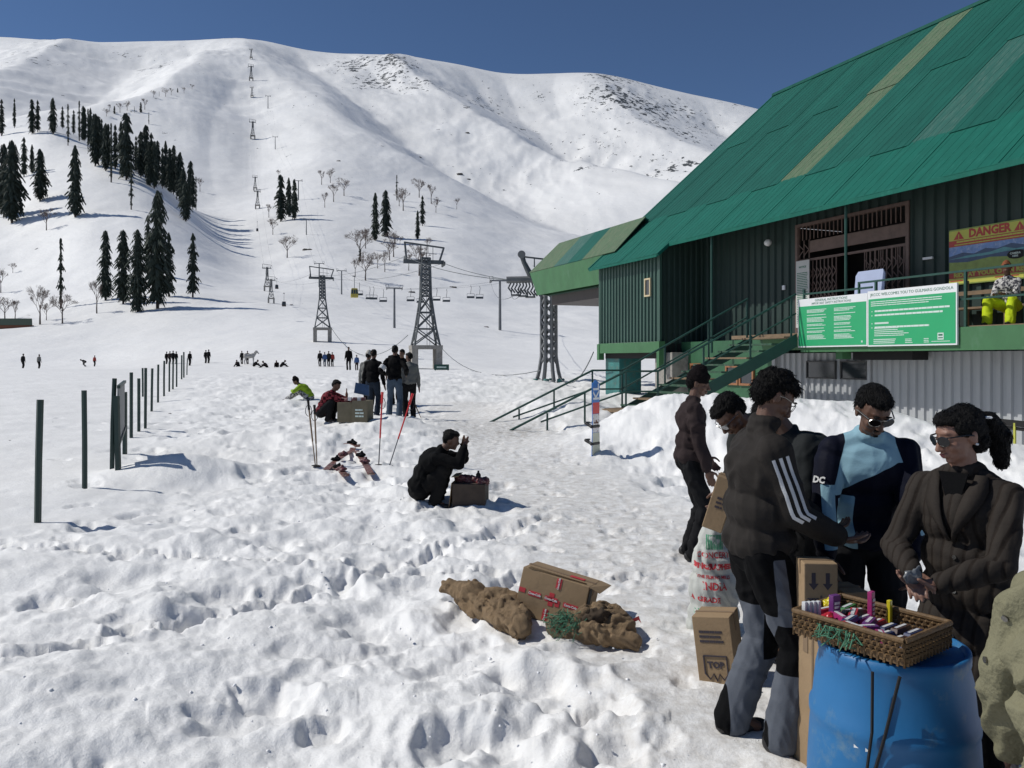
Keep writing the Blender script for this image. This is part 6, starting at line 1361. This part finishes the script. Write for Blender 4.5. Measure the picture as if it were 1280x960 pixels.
carton('cardboard_box', 'tall narrow carton standing between the striped jacket man and the blue drum', 1.30, 3.38, -.02, (.14, .24, .66), 18, prints=pr_tall)
def pr_arrow(mb, w_, d, h):
    y = -d/2-.0005
    for cx in (-w_*.22, w_*.2):
        mb.slab([(cx-.008, y-.001, h*.82), (cx-.008, y-.001, h*.62), (cx-.02, y-.001, h*.62), (cx, y-.001, h*.5), (cx+.02, y-.001, h*.62), (cx+.008, y-.001, h*.62), (cx+.008, y-.001, h*.82)], (0, -1, 0), .002)
    pts = [(-w_*.33+w_*.66*i/12, y-.002, h*(.34-.13*math.sin(math.pi*i/12)+.02*(i % 2))) for i in range(13)]; mb.tube(pts, .004, 4); pts = [(p[0], p[1], p[2]-h*.08) for p in pts[2:-2]]; mb.tube(pts, .004, 4); put_text(mb, "ambey", .045, (0, y-.001, h*.32), UX, UZ)
carton('cardboard_box', 'small carton with two ink arrows and curved print set behind the tray', 1.275, 3.35, .643, (.135, .12, .22), -4, prints=pr_arrow)
carton('cardboard_box', 'plain small carton beside the arrow carton by the navy jacket', 1.43, 3.42, .60, (.11, .16, .13), 8)
stool = thing('stool', 'dark stool holding the small cartons behind the drum', 'stool', (1.52, 3.40, -.02), .2)
mb = MB(); mb.bb(-.30, .22, -.2, .02, .58, .61); mb.build('seat', m_card_d, stool)
for sx in (-.27, .19):
    for sy in (-.17, -.02): mb = MB(); mb.bar((sx, sy, 0), (sx, sy, .58), .03); mb.build('leg', m_card_d, stool)
def pr_side(mb, w_, d, h):
    y = -d/2-.0005; rows(mb, q_, (-w_*.35, y, h*.62), UX, UZ, w_*.7, h*.2, 3, .94, .5, (.1, .3), .2)
    pts = [(-w_*.3, h*.45), (w_*.3, h*.45), (w_*.3, h*.2), (w_*.18, h*.12), (w_*.08, h*.2), (0, h*.1), (-w_*.08, h*.2), (-w_*.18, h*.12), (-w_*.3, h*.2), (-w_*.3, h*.45)]; mb.tube([(x, y-.001, z) for x, z in pts], .005, 4); put_text(mb, "TOP", h*.12, (0, y-.001, h*.32), UX, UZ, 0, .002)
carton('cardboard_box', 'upright carton with crown shaped print leaning at foot of the printed sack', 1.13, 4.28, -.02, (.20, .20, .37), -28, tilt=(0, -7), prints=pr_side)
carton('cardboard_box', 'tan carton held at hip height beside the stooping man', 1.13, 4.50, .76, (.11, .16, .30), -20, tilt=(0, 17), prints=lambda mb, w_, d, h: rows(mb, q_, (-w_*.2, -d/2-.0005, h*.4), UX, UZ, w_*.4, h*.25, 3, .9, .5, (.5, .9), .2))
# printed sack
def decal(target, parent, vf, o, ux, uz, dr, m, name, off=.002):
    bv = bvh_of(target); v, f = vf; o = Vector(o); ux = Vector(ux).normalized(); uz = Vector(uz).normalized(); dr = Vector(dr).normalized(); P_ = []
    for p in v:
        q = o+ux*p[0]+uz*p[1]; h = bv.ray_cast(q-dr*.5, dr); P_.append((h[0]-dr*off) if h[0] is not None else None)
    f = [k for k in f if all(P_[i] is not None for i in k) and max((P_[i]-P_[k[0]]).length for i in k) < .1]; P_ = [p if p is not None else o for p in P_]
    mb = MB(); mb.add(P_, f); return mb.build(name, m, parent)
sk = thing('printed_sack', 'white woven sack with red and green print reading INDIA behind the cartons', 'sack', (1.275, 5.05, -.02), 0); sk.scale = (.86, .9, .98)
b = Blob(); b.ell((0, 0, .12), (.19, .15, .13)).ell((.0, 0, .28), (.185, .15, .2)).ell((-.01, 0, .46), (.16, .13, .17)).ell((.0, 0, .60), (.12, .10, .11)); b.ell((-.12, 0, .05), (.08, .08, .06)); b.cap((0, 0, .62), (.03, 0, .78), .09, .06)
sb = link('sack_body', b.fuse('sack', .010, 2, .5, .011, 7, 3), sk, mat('sack_weave', (.55, .56, .52), .75, .1, 8, .5, 180))
for body, sz, x, z, m, bold in (("INDIA", .062, -.03, .33, m_redp, .002), ("THE FILM NO MILLS", .026, -.03, .385, m_redp, .001), ("UNGRAPHED", .048, -.03, .45, m_redp, .003), ("CONCERT", .05, -.03, .52, m_redp, .001), ("A GRADE", .045, -.09, .245, m_redp, .002), ("NET 50", .045, -.09, .16, m_grnp, .001), ("KG", .045, -.13, .10, m_grnp, .001)):
    decal(sb, sk, text_mb(body, sz, 0, bold), (x, 0, z), UX, UZ, (0, 1, 0), m, 'sack_lettering')
vs = []; fs = []
for i in range(14):
    x0_ = -.105+.011*i; vs += [(x0_, -.045, 0), (x0_+.007, -.045, 0), (x0_+.014, .045, 0), (x0_+.007, .045, 0)]; fs.append((4*i, 4*i+1, 4*i+2, 4*i+3))
decal(sb, sk, (vs, fs), (-.01, 0, .60), UX, UZ, (0, 1, 0), m_grnp, 'green_hatching')
# ---------------------------------------------------------------- red taped carton, burlap sacks and net on the snow
cb = carton('cardboard_box', 'large stained open carton with red printed tape tilted on the snow', .27, 5.30, gz(.27, 5.3)-.01, (.46, .28, .30), -22, tilt=(-6, 11))
mb = MB(); w_, d, h = .46, .28, .30
def tp(x, z, lx, lz): mb.bb(x-lx/2, x+lx/2, -d/2-.0025, -d/2-.001, z-lz/2, z+lz/2)
for x, z, lx, lz in ((-.205, .155, .045, .03), (-.115, .15, .085, .032), (.0, .15, .085, .034), (.0, .15, .034, .085), (.135, .145, .10, .030), (.03, .262, .036, .065), (-.02, .045, .036, .07), (.045, .135, .03, .04)): tp(x, z, lx, lz)
mb.bb(.06, .16, -.03, .02, h+.003, h+.005); mb.build('red_tape', m_redp, cb)
mb = MB()
for x, z in ((-.115, .15), (.0, .15), (.135, .145)): put_text(mb, "Coca-Cola", .020, (x, -d/2-.004, z), UX, UZ, 0, .0005)
for x, z in ((.03, .262), (-.02, .045)): put_text(mb, "Coca-Cola", .017, (x, -d/2-.004, z), UZ, (-1, 0, 0), 0, .0005)
mb.build('tape_lettering', m_white, cb)
mb = MB(); mb.slab([(w_/2+.001, -d/2, h), (w_/2+.07, -d/2+.01, h-.02), (w_/2+.08, d/2-.02, h-.005), (w_/2+.001, d/2, h)], (0, 0, 1), .004); mb.slab([(-.2, -d/2, h+.004), (-.18, -d/2-.01, h+.02), (.2, -d/2+.03, h+.012), (.2, -d/2+.04, h+.004)], (0, 0, 1), .003); mb.build('flap', m_card, cb)
mb = MB(); mb.bb(w_/2+.0006, w_/2+.004, -d/2+.01, -d/2+.09, .03, h-.02); mb.build('open_side_shade', m_black, cb)  # black sheet on the closed box, painted as the shade of an opening
m_burlap = mat('burlap', (.25, .17, .095), .95, .25, 8, .8, 160, col2=(.13, .085, .048), c2=(.5, .75))
def sack(label, pts, fold=.010, seed=0, name='burlap_sack', m=m_burlap, fs=9):
    b = Blob(); cx, cy = pts[0][0], pts[0][1]; z0_ = gz(cx, cy)
    for i in range(len(pts)-1):
        p, q = pts[i], pts[i+1]
        if q is None or p is None: continue
        b.cap((p[0]-cx, p[1]-cy, p[2]*.85), (q[0]-cx, q[1]-cy, q[2]*.85), p[3]*.82, q[3]*.82)
        P_ = Vector((p[0]-cx, p[1]-cy, p[2]*.85)); Q_ = Vector((q[0]-cx, q[1]-cy, q[2]*.85)); d = (Q_-P_).normalized(); rw = random.Random(seed*31+i); s1 = d.cross(Vector((0, 0, 1))).normalized()
        for w_ in range(5):                                     # drawn-up folds of the cloth
            t0, t1 = rw.uniform(-.2, .5), rw.uniform(.5, 1.2); a0, a1 = rw.uniform(-.3, 3.4), 0; a1 = a0+rw.uniform(-1.1, 1.1)
            f0 = P_.lerp(Q_, t0)+(s1*math.cos(a0)+Vector((0, 0, 1))*math.sin(a0))*p[3]*.86; f1 = P_.lerp(Q_, t1)+(s1*math.cos(a1)+Vector((0, 0, 1))*math.sin(a1))*q[3]*.86; mid_ = (f0+f1)/2*1.0+Vector((0, 0, .008))
            b.chain([f0, mid_, f1], [.012, .021, .010])
    o = link(name, b.fuse(name, .007, 2, .5, fold, fs, seed), None, m); o.location = (cx, cy, z0_); return tag(o, label, 'sack')
sack('crumpled brown burlap sack stretched over the snow left of taped carton', [(-.48, 5.66, .10, .04), (-.40, 5.62, .11, .055), (-.28, 5.50, .12, .095), (-.2, 5.45, .08, .07), (-.10, 5.32, .07, .09), (.0, 5.2, .06, .10), (.06, 5.0, .05, .075), None, (-.35, 5.55, .04, .06), (-.1, 5.25, .03, .09), (.05, 4.98, .02, .08), None, (-.15, 5.4, .12, .06), (0, 5.28, .12, .07)], seed=2)
sack('dark hollow burlap sack heaped at the right of the taped carton', [(.42, 4.94, .10, .09), (.5, 4.96, .13, .08), (.58, 4.95, .10, .085), (.70, 4.90, .07, .07), None, (.38, 4.90, .04, .08), (.55, 4.84, .03, .085), (.72, 4.80, .01, .06), None, (.45, 5.0, .16, .04), (.60, 5.02, .15, .035), (.70, 4.92, .10, .05)], seed=6, fold=.012)
sack('small dark bundle wrapped in green net between the two burlap sacks', [(.27, 4.96, .05, .075), (.36, 4.92, .04, .07)], seed=3, name='net_bundle', m=m_card_d)
b_ = MB()
for i in range(150):
    a = q_.uniform(0, 6.28); e_ = q_.uniform(.1, 1.4); p = Vector((.32+q_.uniform(-.05, .1), 4.92, gz(.3, 4.9)+.05))+Vector((math.cos(a)*math.cos(e_)*.10, math.sin(a)*math.cos(e_)*.09, math.sin(e_)*.09))
    b_.tube([p, p+Vector((q_.uniform(-.05, .05), q_.uniform(-.04, .04), q_.uniform(-.04, .03))), p+Vector((q_.uniform(-.08, .08), q_.uniform(-.06, .03), q_.uniform(-.07, .0)))], .0022, 3)
o = b_.build('plastic_net', m_net); tag(o, 'tangled green plastic net lying over the dark bundle', 'net', kind=None)
mb = MB(); mb.add([(0, 0, .0), (.10, .01, .045), (.12, .02, .02), (.10, .0, .075), (.02, -.02, .02), (.05, .0, .05)], [(0, 1, 5), (4, 1, 0), (1, 2, 3), (5, 1, 3)]); o = mb.build('red_wrapper', m_redp); o.location = (.70, 5.05, gz(.7, 5.05)+.01); tag(o, 'small red and white torn wrapper behind the right burlap sack', 'wrapper')
# basket beside the crouching man
z = gz(-.48, 9.3); bk = thing('vendor_box', 'dark wooden vendor box with red packets on top beside crouching man', 'box', (-.48, 9.3, z-.01), R(-6))
mb = MB(); mb.bb(-.19, .19, -.16, .16, 0, .29); mb.build('box_body', mat('box_dark_wood', (.06, .042, .03), .8, .35, 7, .15, 40), bk, bevel=.006)
b = Blob(); 
for i in range(9): b.ell((-.15+.04*i, q_.uniform(-.1, .1), .30+.03*(8-i)/8), (.05, .05, .05))
link('goods', b.fuse('goods', .012, 1, .4, .012, 25), bk, mat('goods_red', (.13, .03, .035), .5, .4, 25, col2=(.3, .25, .22), c2=(.55, .6)))
mb = MB(); mb.slab([(-.2, -.165, .30), (-.2, .165, .30), (-.23, .165, .02), (-.23, -.165, .02)], (-1, 0, 0), .005); mb.slab([(-.2, -.165, .37), (-.12, -.165, .38), (-.12, .165, .38), (-.2, .165, .37)], (0, 0, 1), .005); mb.build('flap', m_card, bk)
mb = MB(); mb.lathe([(.028, 0), (.03, .05), (.012, .075), (.012, .095)], 10, (.09, .0, .33)); mb.build('bottle', m_black, bk)
# stand of the plaid shirt man
z = gz(-3.45, 17.2); st = thing('vendor_stand', 'olive carton stand with packets and a bottle before the man in plaid shirt', 'stand', (-3.38, 17.2, z-.02), R(-8))
m_ol = mat('carton_olive', (.15, .13, .085), .85, .2, 6, .1, 50); mb = MB(); mb.bb(-.32, .02, -.2, .2, 0, .42); mb.build('left_carton', m_ol, st); mb = MB(); mb.bb(.03, .36, -.26, .16, 0, .46); mb.build('right_carton', m_ol, st)
mb = MB(); rows(mb, q_, (.10, -.262, .1), UX, UZ, .2, .2, 3, .9, .5, (.3, .6), .2); mb.build('printing', m_soft, st)
b = Blob()
for i in range(10): b.ell((-.28+.035*i, q_.uniform(-.1, .1), .46-.02*(i > 4)), (.06, .06, .05))
link('goods', b.fuse('goods', .018, 1, .4, .012, 20), st, MATS['goods_red']); mb = MB(); mb.lathe([(.03, 0), (.03, .14), (.012, .2), (.012, .26)], 8, (-.2, .05, .45)); mb.build('bottle', m_rust, st)
mb = MB(); mb.slab([(-.02, .0, .62), (.3, .05, .55), (.28, .1, .78), (-.0, .05, .84)], (0, -1, .3), .02); mb.build('display_card', m_dblue, st)
for i, (dx, m) in enumerate(((-.05, W_), (.06, MATS['goods_red']), (.16, W_), (.25, MATS['goods_red']))): mb = MB(); mb.bb(dx-.035, dx+.035, -.2, -.12, .46, .53); mb.build('packet', m, st)
# ski poles, sticks
m_rpole = mat('pole_red', (.62, .03, .03), .35, .1); m_bpole = mat('pole_shaft', (.08, .08, .09), .35, .1, metal=.5)
def skipole(label, base, topp, Yb, dY, red=True):
    x0_ = (base[0]-640)*Yb/1000; zb = gz(x0_, Yb); Yt = Yb+dY; t = Vector(((topp[0]-640)*Yt/1000, Yt, 1.7+(HY-topp[1])*Yt/1000)); b0 = Vector((x0_, Yb, zb-.05)); o = thing('ski_pole', label, 'ski pole', b0, 0, 'ski poles stuck in the snow'); t -= b0
    mid = t*.42; mb = MB(); mb.tube([(0, 0, 0), mid], .009, 6); mb.build('shaft', m_bpole if red else m_plank, o); mb = MB(); mb.tube([mid, t*.86], .013, 6); mb.build('upper_shaft', m_rpole if red else m_plank, o)
    mb = MB(); mb.tube([t*.86, t*.93, t], [.02, .018, .022], 8); mb.build('grip', m_rpole if red else m_black, o); mb = MB(); mb.lathe([(.02, .0), (.06, .01), (.06, .018), (.02, .025)], 12, t*.075); mb.build('basket', m_black, o)
    mb = MB(); r_ = [t*.93+Vector((.05*math.sin(a), 0, -.09+.09*math.cos(a))) for a in np.linspace(0, 6.28, 10)]; mb.tube(r_, .006, 4); mb.build('wrist_strap', m_black, o)
skipole('upright red ski pole left of the slanting one', (473, 586), (478, 490), 12.5, 0); skipole('slanting red ski pole leaning right towards the knot of people', (484, 587), (516, 492), 12.4, .3)
skipole('left stick of the dull pair left of the ski equipment', (395, 586), (385, 500), 12.5, .1, False); skipole('right stick of the dull pair left of the ski equipment', (396.5, 586), (393, 506), 12.5, 0, False)
skipole('thin dark ski pole beside the legs of the pale grey jacket man', (528, 531), (518, 504), 19.6, .3, False)
# skis with bindings laid in a ring
m_ski = mat('ski_dull_red', (.15, .05, .04), .5, .3, 12, col2=(.30, .24, .20), c2=(.5, .6)); S_ = 13.3
for i, (a, b, lb) in enumerate((((407, 585), (440, 566), 'left ski of the arrangement lying on the snow'), ((432, 561), (447, 563), 'short upper ski of the arrangement on snow'), ((445, 566), (464, 590), 'right ski of the arrangement lying on the snow'), ((418, 582), (432, 592), 'lower left short ski of the arrangement on snow'))):
    def gp(p): Y = S_*(575-450)/(p[1]-450.)*.985; x = (p[0]-640)*Y/1000; return Vector((x, Y, gz(x, Y)+.03))
    p, q = gp(a), gp(b); o = thing('ski', lb, 'ski', p, 0, 'skis laid in a ring'); d = q-p; n = Vector((-d.y, d.x, 0)).normalized()*.05; up = Vector((0, 0, .02))
    mb = MB(); P_ = [p*0, d*.2+up, d*.5+up*1.6, d*.8+up, d, d*1.05+up*2]; vs = [w__+s*n for w__ in P_ for s in (-1, 1)]; mb.add(vs+[v_-up*.6 for v_ in vs], [(2*k, 2*k+1, 2*k+3, 2*k+2) for k in range(5)]+[(12+2*k, 14+2*k, 15+2*k, 13+2*k) for k in range(5)]+[(2*k, 2*k+2, 14+2*k, 12+2*k) for k in range(5)]+[(2*k+3, 2*k+1, 13+2*k, 15+2*k) for k in range(5)]); mb.build('ski_body', m_ski, o)
    for t in ((.35, .62) if d.length > .5 else (.5,)):
        b = Blob(); c = d*t+up*2.5; b.ell(c, (.09, .045, .035)).ell(c+d.normalized()*.1, (.05, .04, .03)); b.cap(c, c+Vector((.02, 0, .05)), .03, .02); link('binding', b.fuse('binding', .012, 1, .4, .006, 20), o, c_dk if t < .6 else MATS['goods_red'])
# snowboard on the bank
Y, x, z = hit(745, 566, 11, 20); hb_ = (567-474)*Y/1000; sbd = thing('snowboard', 'snowboard in blue, red and white standing upright in the snow bank', 'snowboard', (x, Y, z-.03), R(52))
def outline(k=1.0, a0=0.0, a1=1.0):
    pts = []
    for i in range(25):
        t = a0+(a1-a0)*i/24; w_ = .125*(1-.18*math.sin(math.pi*t))*k
        if t > .93: w_ *= math.sqrt(max(0, 1-((t-.93)/.07)**2))
        pts.append((w_, t*hb_))
    return pts
def panel(a0, a1, m, nm, yy=0, k=1.0):
    pts = outline(k, a0, a1); mb = MB(); mb.slab([(w_, yy, z_) for w_, z_ in pts]+[(-w_, yy, z_) for w_, z_ in pts[::-1]], (0, -1, 0), .012 if yy == 0 else .002); return mb.build(nm, m, sbd)
panel(-.05, 1, mat('board_blue', (.03, .17, .50), .3, .1), 'board'); panel(.55, .70, m_rpole, 'red_band', -.003, .99); panel(.30, .545, mat('board_print', (.72, .70, .68), .35, .15, 14, col2=(.35, .08, .06), c2=(.56, .6)), 'printed_band', -.003, .99); panel(.0, .295, mat('board_olive', (.60, .60, .45), .4, .2, 10, col2=(.6, .6, .5), c2=(.5, .6)), 'tail_band', -.003, .99)
mb = MB(); put_text(mb, "KL", .24, (.0, -.006, .84*hb_), UZ, (-1, 0, 0), 0, .006); mb.build('lettering', m_white, sbd)
mb = MB(); put_text(mb, "*", .3, (.0, -.006, .36*hb_), UX, UZ, 0, .006); mb.build('motif', m_rust, sbd)
for t in (.15, .38):
    b = Blob(); c = Vector((0, .02, t*hb_)); b.cap(c+Vector((-.1, .0, 0)), c+Vector((.1, 0, 0)), .035, .035); b.chain([c+Vector((-.09, .02, .0)), c+Vector((-.08, .13, .05)), c+Vector((.06, .15, .05))], [.025, .03, .02]); link('binding', b.fuse('binding', .012, 1), sbd, SHOE)
# low rack with gear by the wall at right
Y, x, z = 12.6, (1250-640)*12.6/1000, 0
zz = gz(x, Y); rk = thing('sledge_rack', 'dark low rail rack with orange and red tubs by the grey wall', 'rack', (x, Y, zz-.05), ST_RZ+.06)
for k, h in enumerate((.20, .27)): mb = MB(); mb.bar((-1.0, 0, h+.10), (1.6, 0, h+.02*k), .05 if k == 0 else .09); mb.build('rail', m_black, rk)
for i, xx in enumerate((-.35, .05, .5, .95)): mb = MB(); mb.lathe([(.07, 0), (.09, .1), (.1, .13)], 12, (xx, .08, .0)); mb.build('tub', [m_redp, mat('tub_orange', (.4, .12, .04), .6, .1), m_rust, MATS['tub_orange']][i], rk)
mb = MB(); mb.bar((.25, -.03, .0), (.25, -.03, .34), .03); mb.build('yellow_peg', m_yel, rk)
# loose snow crumbs kicked up over the trodden snow
tpl = [(math.cos(a)*math.cos(e_), math.sin(a)*math.cos(e_), math.sin(e_)) for e_ in (-.6, .5) for a in np.linspace(0, 6.28, 6)[:-1]]+[(0, 0, 1), (0, 0, -1)]
tf = [(k, (k+1) % 5, 5+(k+1) % 5) for k in range(5)]+[(k, 5+(k+1) % 5, 5+k) for k in range(5)]+[(5+k, 5+(k+1) % 5, 10) for k in range(5)]
q_ = random.Random(17); vs = []; fs = []; XY = []
while len(XY) < 1500:
    y = 1.5+q_.random()**1.7*17; x = q_.uniform(-.66*y, .62*y)
    if x < fence_x(y)+1.0: continue
    XY.append((x, y))
XY = np.array(XY); ZZ = terrain(XY[:, 0], XY[:, 1])
for (x, y), z in zip(XY, ZZ):
    s = .003+.012*q_.random()**4; n = len(vs); f_ = [q_.uniform(.6, 1.3) for _ in tpl]
    vs += [(x+t[0]*s*k, y+t[1]*s*k, z+.001+t[2]*s*k*.7) for t, k in zip(tpl, f_)]; fs += [(a+n, b_+n, c+n) for a, b_, c in tf]
me = np_mesh('snow_crumbs', vs, fs); o = link('snow_crumbs', me, None, mat('snow_crumb', (.88, .88, .88), .6, .03)); tag(o, 'loose crumbs of snow over the trodden ground', kind='stuff')

b = Blob(); cx, cy = .42, 4.94; b.ell((.10, -.045, .12), (.09, .05, .055)).ell((.19, -.04, .10), (.06, .04, .045)); o = link('sack_mouth_shade', b.fuse('mouth_shade', .01, 1, .4, .012, 20), [q for q in sc.objects if q.name.startswith('burlap_sack') and 'hollow' in q.get('label', '')][0], mat('burlap_inside_shade', (.05, .033, .02), .95, .3, 20))  # dark lump on the cloth, painted as the shade of the hollow

for _o in sc.objects:
    _n = _o.name.split('.')[0]
    if any(k in _n for k in ('lettering', 'heading', 'printing', 'logo', 'scissor_grille', 'gate_bars', 'bracing', 'net_string', 'plastic_net', 'stored_grips')) and _o.parent is not None: _o['kind'] = 'stuff'
bpy.data.scenes.remove(TMP)
